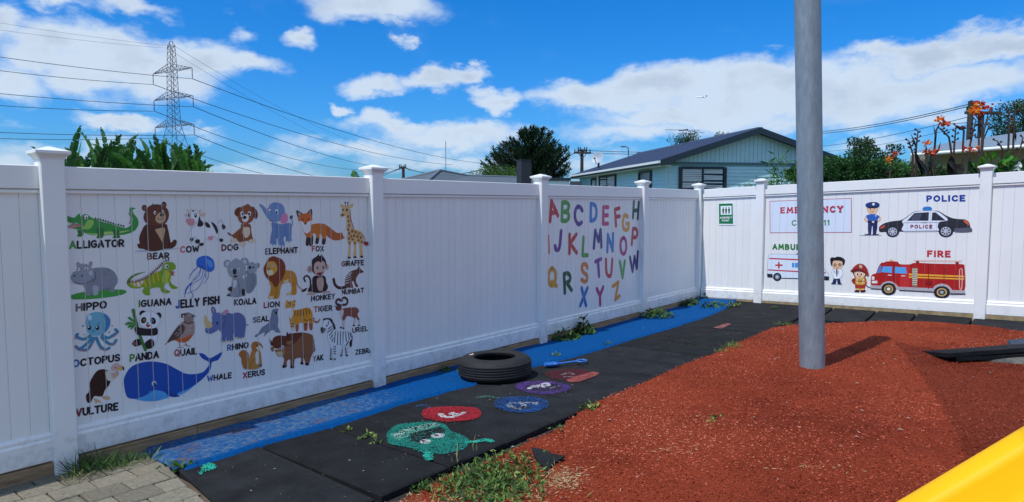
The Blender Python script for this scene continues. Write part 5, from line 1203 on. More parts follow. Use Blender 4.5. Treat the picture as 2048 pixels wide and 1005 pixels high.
for y in (.93, 1.49):
    b = MB(); b.tube([sli(2.15, y, -.1), Vector((2.2, y, .05))], .024, 12); b.build('leg', dk, parent=t)
    b = MB(); b.tube([sli(2.1, y, .0), sli(2.15, y, .5)], .02, 12); b.build('handrail', dk, parent=t)
b = MB(); b.box((2.4, 1.21, sli(2.1, 0, -.1).z), .6, .62, .05); b.build('platform', ylw, parent=t)
for k in range(5):
    b = MB(); b.tube([Vector((2.7 + .0, .95, .3 + k * .27)), Vector((2.7, 1.47, .3 + k * .27))], .018, 10); b.build('rung', dk, parent=t)
for y in (.95, 1.47):
    b = MB(); b.tube([Vector((2.7, y, .05)), Vector((2.7, y, 2.0))], .022, 10); b.build('ladder_rail', dk, parent=t)

# lifted black rubber mats on a stone at the right edge
t0 = pt(1897, 711, 6.2)
t = thing('rubber_mat_stack', t0, 'two black rubber mats propped up at the right edge of the red surface', 'mat')
def slab(xa, ya, xb, yb, Y, dep, th, drop, name='mat'):
    a = pt(xa, ya, Y); c = pt(xb, yb, Y + .05); V = []
    for p in (a, c):
        for q in (0, 1):
            for h in (0, 1): V.append(p + Vector((.1 * q, dep * q, -drop * q + (-th if h == 0 else 0))))
    b = MB(); b.hexa(V); return b.build(name, rubber, parent=t)
slab(1897, 707.5, 2250, 681, 6.2, .55, .04, .10); slab(1917, 716, 2250, 697, 6.17, .5, .032, .09)
b = MB(); P = pt(2060, 722, 6.3); rng = []
for i in range(7):
    for k in range(12):
        a = math.pi * i / 6; p = Vector((math.cos(2 * math.pi * k / 12) * math.sin(a) * .55, math.sin(2 * math.pi * k / 12) * math.sin(a) * .3, math.cos(a) * .075))
        rng.append(P + p * (1 + .25 * noise.noise(p * 4)))
b.add(rng, [(i * 12 + k, i * 12 + (k + 1) % 12, i * 12 + 12 + (k + 1) % 12, i * 12 + 12 + k) for i in range(6) for k in range(12)], True)
tag(b.build('stone', mat('grey_stone', '#6c6a60', .9, col2='#4c4a42', vs=20, bump=.6, bs=60)), 'grey flat stone under the propped black mats', 'stone')
b = MB(); p = pt(2022, 690, 6.75); b.hexa([p + Vector(v) for v in ((0, 0, -.02), (0, 0, .0), (.03, .1, 0), (.05, .1, .03), (.4, 0, -.04), (.4, 0, .03), (.4, .15, 0), (.4, .15, .05))])
tag(b.build('tarpaulin_scrap', mat('blue_grey_sheet', '#2e3a4a', .7)), 'blue grey scrap of sheet behind the propped mats', 'scrap')

# torn flap of black rubber
fl = [(1063, 893), (1082, 900), (1090, 896), (1112, 908), (1130, 917), (1112, 922), (1093, 936), (1078, 924), (1068, 908)]
b = MB(); top = []
for x, y in fl: s, tt_ = gs(x, y, -.01); top.append(st(s, tt_, hred(s, tt_) + .008 + random.uniform(0, .03)))
c = sum(top, Vector()) / len(top) + UP * .025; lo = [p - UP * .012 for p in top]; n = len(top)
b.add(top + lo + [c, c - UP * .012], [(k, (k + 1) % n, 2 * n) for k in range(n)] + [(n + (k + 1) % n, n + k, 2 * n + 1) for k in range(n)] + [(k, n + k, n + (k + 1) % n, (k + 1) % n) for k in range(n)])
tag(b.build('torn_rubber_flap', rubber), 'torn flap of black rubber lying beside the weed patch', 'rubber scrap')

# ------------------------------------------------------------------ weeds
gr_t = tone_mat('weed_leaf_tones', ['#24391a', '#365426', '#4c7032', '#76903f', '#b0a870'], .6, .2)
straw_t = tone_mat('dry_straw_tones', ['#9a845c', '#c4b080', '#e0d2a4'], .8)
def grass(c, s, t, r, n, h, lean_=.6, tone=(.2, .75), z=0):
    for _ in range(n):
        a = random.uniform(0, 6.28); q = r * math.sqrt(random.random()); ss, tt_ = s + q * math.cos(a), t + q * math.sin(a)
        p = st(ss, tt_, z); d = (UP + Vector((random.gauss(0, lean_), random.gauss(0, lean_), 0)) + (p - st(s, t, z)) * (.6 / max(r, .05))).normalized()
        l = h * random.uniform(.5, 1.2); c.leaf(p, d, l, random.uniform(.004, .008), random.uniform(*tone), bend=random.uniform(-.5, .5))
def leafy(c, s, t, r, n, h, l=.05, tone=(.1, .6), z=0, w=.45):
    for _ in range(n):
        a = random.uniform(0, 6.28); q = r * math.sqrt(random.random()); ss, tt_ = s + q * math.cos(a), t + q * math.sin(a)
        p = st(ss, tt_, z + h * random.random() * max(.15, 1 - (q / r) ** 1.5)); d = (Vector((math.cos(a), math.sin(a), 0)) * 1 + rv() * .5 + UP * .35)
        k = l * random.uniform(.6, 1.3); c.leaf(p, d, k, k * w * random.uniform(.8, 1.3), random.uniform(*tone), nrm=UP + rv() * .5)
def weed(px, py, r, n, h, l, label, kind='leafy', z=0, zz=None, tone=(.1, .6)):
    s, t = gs(px, py, z); t = max(t, .07 + r * .35 if px < 1400 else -9); c = Cards()
    if kind == 'grass': grass(c, s, t, r, n, h, tone=tone, z=z)
    else:
        leafy(c, s, t, r, n, h, l, z=z, tone=tone)
        for _ in range(max(3, n // 12)):                  # stems
            a = random.uniform(0, 6.28); p = st(s, t, z); e = st(s + r * .8 * math.cos(a), t + r * .8 * math.sin(a), z + h * random.uniform(.3, 1)); c.leaf(p, e - p, (e - p).length, .005, .3)
    return tag(c.build('weed', gr_t, origin=st(s, t, z)), label, 'weed', 'weeds growing from the joints')
s, t_ = gs(185, 945); c = Cards(); grass(c, s, t_ - .02, .10, 170, .16, .8, (.0, .55)); grass(c, s + .15, t_ + .03, .08, 110, .10, .9, (.2, .8)); grass(c, s - .12, t_ + .06, .05, 22, .09, .9, (.85, 1))
grass(c, s + .30, t_ + .06, .05, 40, .09, .8, (.2, .8))
tag(c.build('grass_tuft', gr_t, origin=st(s, t_)), 'green grass tuft at the foot of the nearest post', 'grass')
weed(372, 938, .045, 34, .06, .05, 'bright leafy weed at the corner between pavers and black tiles')
weed(335, 933, .05, 22, .03, .03, 'low weed in the paver joint beside the blue path')
weed(1128, 681, .16, 150, .16, .075, 'dark leafy weed against the fence under letter X, its low left part')
weed(1166, 670, .13, 170, .27, .075, 'tall dark leafy weed against the fence under the alphabet', tone=(0, .5))
weed(1312, 634, .24, 190, .15, .07, 'bushy weed spreading over the blue path by the fence post', tone=(.05, .6), z=.02)
weed(1335, 611, .16, 90, .16, .08, 'dark weed along the kickboard behind the bushy weed', tone=(0, .4)); weed(1365, 604, .12, 40, .12, .06, 'small dark weed on the kickboard near the corner', tone=(0, .4))
weed(1425, 618, .20, 110, .11, .065, 'leafy weed at the far end of the blue path', tone=(.1, .7)); weed(1462, 617, .14, 70, .10, .06, 'pale leafy weed on the black tile edge near the right fence', tone=(.3, .95))
weed(1110, 712, .05, 26, .05, .03, 'tiny seedling in the blue path behind the spade', z=.02, tone=(.3, .9)); weed(1215, 690, .05, 22, .04, .03, 'tiny seedling on the blue path edge past the spade', z=.02)
weed(692, 863, .035, 20, .03, .035, 'light green seedlings in the first tile joint', tone=(.5, .9)); weed(735, 876, .05, 30, .04, .035, 'light green seedlings halfway along the second tile joint', tone=(.5, .9)); weed(752, 886, .04, 22, .04, .035, 'light green seedlings nearest the green painted head', tone=(.5, .9))
weed(1182, 818, .07, 46, .05, .05, 'small weed between black tiles and red surface', tone=(.3, .9)); weed(1110, 858, .05, 20, .02, .03, 'flat weed at the edge of the black tiles', tone=(.2, .7))
weed(890, 743, .10, 60, .05, .05, 'dark weed beside the kickboard left of the tyre', tone=(0, .4))
weed(1462, 697, .10, 60, .09, .05, 'yellow green grass on the edge of the red surface', 'grass', tone=(.5, .9)); weed(1440, 705, .06, 30, .07, .05, 'short grass at the edge of the red surface nearer the camera', 'grass', tone=(.5, .9))
weed(1565, 650, .10, 50, .06, .05, 'grass at the far corner of the red surface beside the pole', 'grass', tone=(.5, .9))
weed(1905, 629, .13, 70, .08, .06, 'low weed at the foot of the right fence beside the post', z=.03, tone=(.2, .7)); weed(1548, 622, .05, 20, .05, .04, 'small weed on the far black tiles', tone=(.2, .6))
weed(1350, 688, .10, 16, .02, .03, 'faint sprouts in a joint of the far black tiles', 'grass', tone=(.5, .9)); weed(1405, 696, .10, 16, .02, .03, 'faint sprouts in a tile joint nearer the red surface', 'grass', tone=(.5, .9))
weed(1432, 836, .05, 14, .015, .04, 'green sprig lying on the red surface', z=.0, tone=(.4, .8)); weed(1418, 846, .03, 10, .012, .03, 'smaller green sprig on the red surface', tone=(.4, .8))
# weed patch in the bare spot
c = Cards()
for _ in range(1050):
    px, py = random.gauss(975, 62), random.gauss(955, 30)
    if not (868 < px < 1090 and 905 < py < 1080): continue
    s, t_ = gs(px, py, -.03); z = hred(s, t_) if t_ > redge(s) else -.02
    if t_ < 1.93: continue
    leafy(c, s, t_, .02, 2, .045, .034, z=z + .003, tone=(.0, .8))
for _ in range(500):
    px, py = random.gauss(965, 70), random.gauss(965, 30); s, t_ = gs(px, py, -.03)
    if t_ > 1.95 and px > 850: grass(c, s, t_, .01, 1, .07, .8, (.4, 1), z=hred(s, t_))
for px, py in ((835, 975), (842, 968), (848, 980)):
    s, t_ = gs(px, py, -.03); leafy(c, s, t_, .04, 28, .03, .035, z=-.04, tone=(.2, .6))
for px, py in ((915, 935), (952, 915)):
    s, t_ = gs(px, py, -.03); grass(c, s, t_, .02, 4, .14, .35, (.8, 1), z=-.03)
tag(c.build('weed_patch', gr_t, origin=st(-7.5, 2.2), kind='stuff'), 'patch of green weeds growing through a hole in the red surface', 'weeds')
c = Cards()
for cx, cy, sx_, sy_, n in ((1128, 958, 22, 11, 420), (1000, 985, 70, 14, 420), (970, 950, 55, 22, 260), (860, 1000, 60, 14, 200), (800, 990, 25, 6, 60), (1620, 945, 50, 10, 60), (1350, 905, 30, 6, 40)):
    for _ in range(n):
        px, py = random.gauss(cx, sx_), random.gauss(cy, sy_); s, t_ = gs(px, py, -.03)
        if t_ < 1.95: continue
        z = hred(s, t_); d = Vector((random.gauss(0, 1), random.gauss(0, 1), random.gauss(0, .25))); c.leaf(st(s, t_, z + random.uniform(.002, .012)), d, random.uniform(.015, .05), random.uniform(.002, .004), random.uniform(0, 1))
tag(c.build('dry_straw', straw_t, origin=st(-7, 2.6), kind='stuff'), 'dry straw and dead grass scattered on the red surface', 'straw')
# grit and crumbs on the tiles and blue path, fallen bits
c = Cards(); 
for _ in range(500):
    s = random.uniform(-8.7, .0); t_ = random.uniform(.1, 1.85)
    p = st(s, t_, .014 if t_ < .68 else .006); r = random.uniform(.003, .009); d = Vector((random.gauss(0, 1), random.gauss(0, 1), .1)).normalized() * r; e = d.cross(UP) * random.uniform(.3, .9)
    c.quad(p - d, p - e + UP * .003, p + d, p + e + UP * .003, random.random())
for _ in range(60):
    s = random.uniform(-8.3, -1); t_ = random.uniform(1.95, 4.5)
    p = st(s, t_, hred(s, t_) + .012); r = random.uniform(.008, .02); d = Vector((random.gauss(0, 1), random.gauss(0, 1), .1)).normalized() * r; e = d.cross(UP) * random.uniform(.3, .7)
    c.quad(p - d, p - e + UP * .006, p + d, p + e + UP * .006, .9)
tag(c.build('loose_grit', tone_mat('grit_tones', ['#34322f', '#5c584e', '#a8a294'], .9), origin=st(-5, 1), kind='stuff'), 'loose grit and crumbs lying over the tiles', 'grit')

# ------------------------------------------------------------------ background: pylon and wires
steel = mat('pylon_steel', '#4a4856', .6)
wire_m = mat('power_wire', '#2c3038', .6)
DP = 150
pb = pt(347, 407, DP); pb.x = -75.6
adir = Vector((.869, -.495, 0)); bdir = Vector((.495, .869, 0))
pyl = thing('power_pylon', Vector((pb.x, pb.y, -1)), 'tall steel lattice pylon with three cross arms behind the banana plants', 'pylon')
axx, axy = pb.x, pb.y
def zy(py): return HC + (407 - py) / FPX * DP * 1.0
def hw(z):                                             # half width of the tower at height z
    tab = [(-1, 4.0), (zy(300), 2.1), (zy(252), 1.0), (zy(205), .86), (zy(150), .74), (zy(100), .55), (zy(90), .25)]
    return interp(tab, z)
b = MB(); lev = [-1, 5, 10, zy(300), zy(276), zy(258), zy(247), zy(236), zy(225), zy(214), zy(203), zy(192), zy(181), zy(170), zy(159), zy(148), zy(137), zy(126), zy(115), zy(104), zy(97)]
lev = sorted(set(lev))
def cor(z, i, j): h = hw(z); return Vector((axx, axy, z)) + adir * (h * i) + bdir * (h * j)
for z0, z1 in zip(lev, lev[1:]):
    for i, j in ((-1, -1), (1, -1), (1, 1), (-1, 1)): b.tube([cor(z0, i, j), cor(z1, i, j)], .058, 4, False)
    for (i, j), (k, l) in zip(((-1, -1), (1, -1), (1, 1), (-1, 1)), ((1, -1), (1, 1), (-1, 1), (-1, -1))):
        b.tube([cor(z0, i, j), cor(z1, k, l)], .031, 4, False); b.tube([cor(z0, k, l), cor(z1, i, j)], .031, 4, False)
b.build('tower_frame', steel, parent=pyl)
b = MB()
for (x, y) in ((-1, 0), (1, 0)):
    p0 = Vector((axx, axy, zy(97))) + adir * (x * .6); b.tube([p0, p0 + adir * (x * .9) - UP * .5], .06, 4, False); b.tube([p0 - UP * 0, Vector((axx, axy, zy(90))) + adir * (x * .5), Vector((axx, axy, zy(90)))], .06, 4, False)
    b.tube([p0 - UP * .6, p0 + adir * (x * .9) - UP * .5, Vector((axx, axy, zy(91))) + adir * (x * .6)], .05, 4, False)
b.build('earth_wire_peak', steel, parent=pyl)
ins = {}
for n_, (py, half) in enumerate(((147, 7.05), (200, 7.05), (254, 7.05))):
    z = zy(py); b = MB()
    for sx_ in (-1, 1):
        tip = Vector((axx, axy, z)) + adir * (half * sx_)
        for j in (-1, 1):
            lo_, hi_ = cor(z, sx_, j), cor(z + 1.4, sx_, j)
            b.tube([lo_, tip], .06, 4, False); b.tube([hi_, tip], .055, 4, False)
            for k in range(1, 5):
                q0 = lo_.lerp(tip, k / 5); q1 = hi_.lerp(tip, (k - .5) / 5); q2 = hi_.lerp(tip, (k + .5) / 5); b.tube([q1, q0, q2], .035, 4, False)
        for k in range(5): b.tube([cor(z, sx_, -1).lerp(tip, k / 5), cor(z, sx_, 1).lerp(tip, (k + .5) / 5)], .035, 4, False)
        ins[(n_, sx_)] = tip - UP * 2.35
    b.build('cross_arm', steel, parent=pyl)
    for sx_ in (-1, 1):
        tip = Vector((axx, axy, z)) + adir * (half * sx_); b = MB(); b.tube([tip, tip - UP * 2.35], .06, 6)
        for k in range(7): b.tube([tip - UP * (.3 + k * .27), tip - UP * (.36 + k * .27)], .13, 8)
        b.build('insulator', wire_m, parent=pyl)
def wire(a, c, sag, r, label, grp='overhead power wires', n=24):
    b = MB(); b.tube([a.lerp(c, k / n) - UP * (sag * 4 * (k / n) * (1 - k / n)) for k in range(n + 1)], r, 5, False)
    return tag(b.build('overhead_wire', wire_m), label, 'wire', grp)
nmw = ['top', 'middle', 'lowest']
lend = {(0, 1): (-150, 92), (0, -1): (-150, 122), (1, 1): (-150, 172), (1, -1): (-150, 200), (2, 1): (-150, 258), (2, -1): (-150, 272)}
rend = {(0, 1): (985, 329), (0, -1): (905, 330), (1, 1): (830, 341), (1, -1): (745, 341), (2, 1): (760, 366), (2, -1): (660, 360)}
for k, p in ins.items():
    side = 'right' if k[1] == 1 else 'left'
    wire(p, pt(*lend[k], 115), .5, .055, 'wire running left from the %s end of the %s pylon arm' % (side, nmw[k[0]]))
    wire(p, pt(*rend[k], 330), 3.5, .075, 'wire running right from the %s end of the %s pylon arm' % (side, nmw[k[0]]))
for sx_ in (-1, 1):
    p = Vector((axx, axy, zy(97))) + adir * (sx_ * 1.5) - UP * .5
    wire(p, pt(-150, 20 if sx_ > 0 else 38, 115), .5, .022, 'thin earth wire running left from the %s of the pylon top' % ('right' if sx_ > 0 else 'left'))
    wire(p, pt(760, 300 if sx_ > 0 else 318, 330), 3, .03, 'thin earth wire running right from the %s of the pylon top' % ('right' if sx_ > 0 else 'left'))

def wood_pole(px, ytop, Y, r, arms, label, wdt=1.2):
    p = pt(px, ytop, Y); base_ = Vector((p.x, p.y, -.1)); t = thing('utility_pole', base_, label, 'utility pole')
    pm_ = mat('old_pole_wood', '#4a4440', .9, col2='#332e2b', vs=6, bump=.3)
    b = MB(); b.tube([base_, p], [r * 1.25, r], 12); b.build('mast', pm_, parent=t)
    for (ya, half, ang) in arms:
        q = pt(px, ya, Y); d = Vector((math.cos(R(ang)), math.sin(R(ang)), 0)); sd_ = Vector((-d.y, d.x, 0))
        b = MB(); b.box(q - sd_ * r, half * 2, r * .9, r * 1.1, (d, sd_, UP)); b.build('cross_arm', pm_, parent=t)
        for k in (-.9, -.45, .45, .9):
            b = MB(); z_ = q + d * half * k - sd_ * r; b.tube([z_, z_ + UP * r * 2.2], r * .35, 6); b.build('insulator', wire_m, parent=t)
        b = MB(); b.tube([q + d * half * .5 - sd_ * r, q - UP * half * .7 - sd_ * r], r * .25, 5); b.tube([q - d * half * .5 - sd_ * r, q - UP * half * .7 - sd_ * r], r * .25, 5); b.build('brace', steel, parent=t)
    return t
wood_pole(806.5, 333, 75, .16, [(335.5, .42 * 1, -15)], 'small far utility pole rising behind the grey hipped roof')
wood_pole(1164, 299, 55, .13, [(302, .4, 10), (306.5, .72, 10)], 'utility pole with two cross arms between the conifer and the blue house')
wire(pt(806, 335, 74.8), pt(690, 362, 90), .3, .035, 'service wire dropping left from the small far pole', 'service wires'); wire(pt(808, 335, 74.8), pt(985, 333, 60), .8, .035, 'service wire from the small far pole towards the conifer', 'service wires')
wire(pt(804, 336.5, 74.8), pt(690, 370, 90), .3, .03, 'second service wire left of the small far pole', 'service wires'); wire(pt(810, 337, 74.8), pt(900, 350, 80), .2, .03, 'service wire falling right from the small far pole', 'service wires')
wire(pt(1155, 302, 54.8), pt(1100, 321, 50), .2, .028, 'wire from the two arm pole into the conifer', 'street wires'); wire(pt(1173, 301.5, 54.8), pt(1420, 304, 60), .1, .022, 'upper street wire right of the two arm pole', 'street wires')
wire(pt(1174, 306.5, 54.8), pt(1420, 307, 60), .1, .022, 'lower street wire right of the two arm pole', 'street wires')
# street lamp, mast, aerial
t = thing('street_lamp', Vector((pt(1257, 400, 60).x, 60, -.1)), 'slender street lamp beyond the blue house roof', 'street lamp')
x_ = pt(1257, 300, 60); b = MB(); b.tube([Vector((x_.x, 60, -.1)), pt(1257, 302, 60), pt(1256, 296, 60), pt(1252, 294, 60), pt(1247, 293.7, 60)], .045, 8); b.build('mast', steel, parent=t)
b = MB(); b.box(pt(1246, 294, 60), .36, .2, .1); b.build('lamp_head', steel, parent=t)
b = MB(); p = pt(891.3, 283, 40); b.tube([Vector((p.x, 40, -.1)), p], .018, 6); tag(b.build('radio_mast', steel), 'thin vertical radio mast above the grey roof', 'mast')
# aeroplane
PA_ = pt(1403, 195, 1400); t = thing('aeroplane', PA_, 'small white aeroplane flying in front of the clouds', 'aeroplane')
wh = mat('aircraft_white', '#eef2f6', .3)
b = MB(); b.tube([PA_ + Vector((-11, 0, -.4)), PA_ + Vector((-9.5, 0, 0)), PA_ + Vector((6, 0, .2)), PA_ + Vector((11, 0, 1))], [.3, 1.4, 1.4, .3], 10); b.build('fuselage', wh, parent=t)
for s_ in (-1, 1):
    b = MB(); b.hexa([PA_ + Vector(v) for v in ((-3, s_ * 1, -.9), (-3, s_ * 1, -.6), (1.5, s_ * 10, .2), (1.5, s_ * 10, .35), (1, s_ * 1, -.9), (1, s_ * 1, -.6), (3, s_ * 10, .2), (3, s_ * 10, .35))]); b.build('wing', wh, parent=t)
b = MB(); b.hexa([PA_ + Vector(v) for v in ((8, -.15, 1), (10.5, -.15, 4.2), (8, .15, 1), (10.5, .15, 4.2), (11, -.15, 1), (12, -.15, 4.2), (11, .15, 1), (12, .15, 4.2))]); b.build('tail_fin', mat('aircraft_tail', '#2c3c50', .4), parent=t)

# ------------------------------------------------------------------ houses
teal = mat('pale_teal_weatherboard', '#b2d8dc', .6, var=.05, vs=2, patch=('#8cb0b0', 3, .6, .9))
trim_d = mat('dark_navy_trim', '#1c2c36', .45); glass = mat('dark_window_glass', '#2c3640', .08, spec=.8); blind = mat('white_blind', '#c4cccc', .7)
roofm = mat('dark_blue_metal_roof', '#56627a', .45, var=.06, vs=1.5, spec=.5); whitep = mat('white_trim_paint', '#e4e8e4', .5)
HA = R(9.6); hx = Vector((math.cos(HA), math.sin(HA), 0)); hy = Vector((-math.sin(HA), math.cos(HA), 0))
Hc = pt(1332, 407, 28.8); Hc.z = 0                       # corner between side and gable wall
def H(x, y, z): return Hc + hx * x + hy * y + UP * z
zE = pt(1310, 323, 28.8).z; zRi = pt(1520, 256, 28.9).z
Wd = 8.1; Ld = 14.0; ov = .48; zW = zE - .12
house = thing('blue_house', H(Wd / 2, Ld / 2, 0), 'pale teal weatherboard house with a dark blue gabled roof', 'house')
def wbox(name, x0, x1, y0, y1, z0, z1, m, par=None, lab=None):
    b = MB(); b.hexa([H(x, y, z) for x in (x0, x1) for y in (y0, y1) for z in (z0, z1)]); return b.build(name, m, parent=par or house, label=lab)
zs = pt(1400, 327, 28.8).z
bh = .165
b = MB(); z = .2
while z < zs - .02:                                      # lapped boards, gable face
    b.add([H(-.0, -.0, z + bh), H(Wd, 0, z + bh), H(Wd, -.028, z), H(0, -.028, z), H(0, .05, z), H(Wd, .05, z)], [(0, 1, 2, 3), (3, 2, 5, 4)]); z += bh
z = .2
while z < zW - .02:
    b.add([H(0, 0, z + bh), H(0, Ld, z + bh), H(-.028, Ld, z), H(-.028, 0, z), H(.05, 0, z), H(.05, Ld, z)], [(0, 1, 2, 3), (3, 2, 5, 4)]); z += bh
b.build('weatherboards', teal, parent=house, kind='stuff')
wbox('wall', .05, Wd, .05, Ld, 0, zW, teal)
mid = Wd / 2; sl_ = (zRi - zE) / (mid + ov)
b = MB(); x = .0                                         # vertical boards of the gable
while x < Wd:
    x1 = min(Wd, x + .2); f = lambda q: zE - .1 + sl_ * (min(q, Wd - q) + ov) - .05
    b.add([H(x + .008, -.05, zs + .05), H(x1 - .008, -.05, zs + .05), H(x1 - .008, -.05, f(x1)), H(x + .008, -.05, f(x))], [(0, 1, 2, 3)]); x = x1
b.build('gable_board', teal, parent=house, kind='stuff')
b = MB(); b.add([H(0, -.035, zs - .1), H(Wd, -.035, zs - .1), H(Wd, -.035, zE + .05), H(mid, -.035, zRi - .2), H(0, -.035, zE + .05)], [(0, 1, 2, 3, 4)]); b.build('gable_wall', mat('gable_gap', '#6f9496', .7), parent=house)
wbox('trim_board', 0, Wd, -.075, -.03, zs - .01, zs + .06, mat('dark_teal_trim', '#4f7076', .6))  # narrow strip across the gable foot, darker teal than the boards
wbox('corner_board', -.05, .02, -.05, .06, 0, zW, mat('corner_board_teal', '#b4d4d2', .6))
rt = .07
rf = None
for sgn in (-1, 1):
    xe = -ov if sgn < 0 else Wd + ov; b = MB()
    b.hexa([H(x_, y_, z_ + dz) for x_, z_ in ((xe, zE), (mid, zRi)) for y_ in (-ov, Ld + ov) for dz in (-rt, 0)])
    rf = b.build('roof', roofm, parent=house)
    b = MB(); y_ = -ov + .2
    while y_ < Ld + ov:                                  # ribs
        b.hexa([H(x_, yy, z_ + dz) for x_, z_ in ((xe, zE), (mid, zRi)) for yy in (y_ - .015, y_ + .015) for dz in (0, .025)]); y_ += .4
    b.build('roof_rib', roofm, parent=rf, kind='stuff')
    b = MB(); b.hexa([H(x_, y_, z_ + dz) for x_, z_ in ((xe, zE), (mid, zRi)) for y_ in (-ov - .03, -ov) for dz in (-.24, .03)]); b.build('barge_board', trim_d, parent=house)
    wbox('gutter', xe - .1 if sgn < 0 else xe, xe if sgn < 0 else xe + .1, -ov, Ld + ov, zE - .11, zE - .01, whitep)
    wbox('fascia', xe if sgn < 0 else xe - .03, xe + .03 if sgn < 0 else xe, -ov, Ld + ov, zE - .2, zE - .07, trim_d)
    wbox('soffit', min(xe, -.02 if sgn < 0 else Wd), max(xe, 0 if sgn < 0 else Wd), -ov, Ld + ov, zE - .24, zE - .2, mat('soffit_paint', '#a8b49c', .7))
wbox('ridge_cap', mid - .12, mid + .12, -ov, Ld + ov, zRi - .03, zRi + .04, roofm)
def window(face, a0, a1, z0, z1, panes, bl=True):
    f = (lambda a, d, z: H(a, -.03 - d, z)) if face == 'g' else (lambda a, d, z: H(-.03 - d, a, z))
    def bb_(name, u0, u1, d0, d1, w0, w1, m, par): b = MB(); b.hexa([f(u, d, z) for u in (u0, u1) for d in (d0, d1) for z in (w0, w1)]); return b.build(name, m, parent=par)
    wn = bb_('window', a0, a1, -.02, .02, z0, z1, trim_d, house); fw = .09
    for (u0, u1, w0, w1) in ((a0 - .04, a0 + fw, z0, z1), (a1 - fw, a1 + .04, z0, z1), (a0 + fw, a1 - fw, z1 - fw, z1 + .02), (a0 + fw, a1 - fw, z0 - .03, z0 + fw)): bb_('frame', u0, u1, .021, .07, w0, w1, trim_d, wn)
    n = panes; wd = (a1 - a0 - 2 * fw) / n
    for k in range(n):
        u0 = a0 + fw + k * wd; bb_('pane', u0 + .03, u0 + wd - .03, .026, .03, z0 + fw, z1 - fw, glass, wn)
        if k: bb_('mullion', u0 - .04, u0 + .04, .021, .065, z0 + fw, z1 - fw, trim_d, wn)
        if bl:
            b = MB(); z_ = z0 + fw + .03
            while z_ < z1 - fw - .03:
                ti = .05 * noise.noise(Vector((z_ * 5, k * 3, a0))); b.hexa([f(u, d, z_ + dz + (ti if u > u0 + wd / 2 else 0)) for u in (u0 + .05, u0 + wd - .05) for d in (.032, .036) for dz in (0, .06)]); z_ += .075 + (.06 if noise.noise(Vector((z_ * 3, k, 9))) > .25 else 0)
            b.build('blind', blind, parent=wn)
def xg(px): return (pt(px, 350, 28.8) - Hc).dot(hx)
zt_ = pt(1400, 334, 28.8).z; zb_ = pt(1400, 377, 28.8).z
window('g', xg(1360), xg(1460), zb_ - .1, zt_, 2)
def ys(px):                                              # distance along the side wall for a pixel column
    d = ray(px, 350); k = (Hc.dot(hx) - .03) / d.dot(hx); return (d * k - Hc).dot(hy)
def zside(px, py):
    d = ray(px, py); k = (Hc.dot(hx) - .03) / d.dot(hx); return d.z * k + HC
window('s', ys(1303), ys(1279), zside(1290, 385), zside(1290, 343), 1, False)
window('s', ys(1232), ys(1200), zside(1215, 385), zside(1215, 351), 2, True)
window('s', ys(1194), ys(1184), zside(1189, 385), zside(1189, 357), 1, True)
b = MB(); b.hexa([H(x_, y_, z_) for x_ in (-.08, -.02) for y_ in (ys(1197) , ys(1195)) for z_ in (0, zW)]); b.build('downpipe', whitep, parent=house)
# dish on the roof edge
dp_ = pt(1196, 317, 38); t = thing('satellite_dish', dp_, 'grey satellite dish on a red mount at the roof edge', 'satellite dish')
nd = Vector((-.55, -.75, .35)).normalized(); dx_ = nd.cross(UP).normalized(); dy_ = dx_.cross(nd)
b = MB(); b.lathe(dp_, [(.0, 0), (.12, .01), (.25, .045), (.36, .10), (.365, .10)], 28, (dx_, dy_, nd)); b.build('dish', mat('dish_grey', '#a8b0b8', .5), parent=t)
b = MB(); b.tube([pt(1197, 320, 38.1), pt(1197, 336, 38.1)], .06, 8); b.build('mount', mat('red_oxide', '#6a2c28', .7), parent=t)
b = MB(); b.tube([pt(1190, 318, 37.5), dp_ - dy_ * .38 + nd * .08], .02, 6); b.tube([pt(1189, 316, 37.5), pt(1189, 319, 37.5)], .05, 6); b.build('feed_arm', steel, parent=t)
# aerial on ridge
p = pt(1366, 290, 36); t = thing('tv_aerial', p, 'thin television aerial on the blue house roof', 'aerial'); q = pt(1366, 260, 36)
b = MB(); b.tube([p, q], .018, 6); b.build('mast', steel, parent=t); b = MB(); b.tube([pt(1330, 260, 36), pt(1400, 261, 35)], .014, 5); b.tube([pt(1355, 260, 35.8), pt(1409, 266, 35.8)], .012, 5); b.tube([pt(1358, 262, 36), pt(1376, 259, 36)], .03, 5); b.build('boom', steel, parent=t)

# grey hipped roof house and its dark chimney
gm = mat('grey_shingle_roof', '#545d64', .8, var=.06, vs=2, bump=.3, bs=30)
t = thing('grey_roofed_house', Vector((pt(900, 400, 24).x, 26, 0)), 'low house with a grey hipped roof behind the second fence panel', 'house')
A_ = pt(880, 342, 26); B_ = pt(1060, 356, 30); Lf = pt(770, 368, 27.5); Fc = pt(840, 376, 21); Fr = pt(1075, 376, 24); Bk = pt(1090, 372, 33); B1 = pt(936, 352.5, 27.5)
b = MB(); b.add([A_, B1, B_, Fr, Fc], [(0, 1, 4), (1, 2, 3, 4)]); b.add([A_, Fc, Lf], [(0, 1, 2)]); b.add([A_, Lf, pt(860, 372, 34), Bk, B_, B1], [(0, 1, 2, 3, 4, 5)]); b.add([B_, Fr, Bk], [(0, 1, 2)]); rf2 = b.build('roof', gm, parent=t, recalc=False)
b = MB(); b.tube([A_ + UP * .02, Fc + UP * .02], .055, 6); b.tube([A_ + UP * .02, B1 + UP * .01, B_ + UP * .01], .05, 6); b.tube([A_ + UP * .02, Lf], .05, 6); b.build('hip_capping', mat('hip_cap_grey', '#6d767c', .7), parent=rf2)
b = MB(); f4 = [Lf + Vector((.4, .3, 0)), Fc + Vector((.2, .5, 0)), Fr + Vector((-.3, .5, 0)), Bk + Vector((-.4, -.4, 0))]
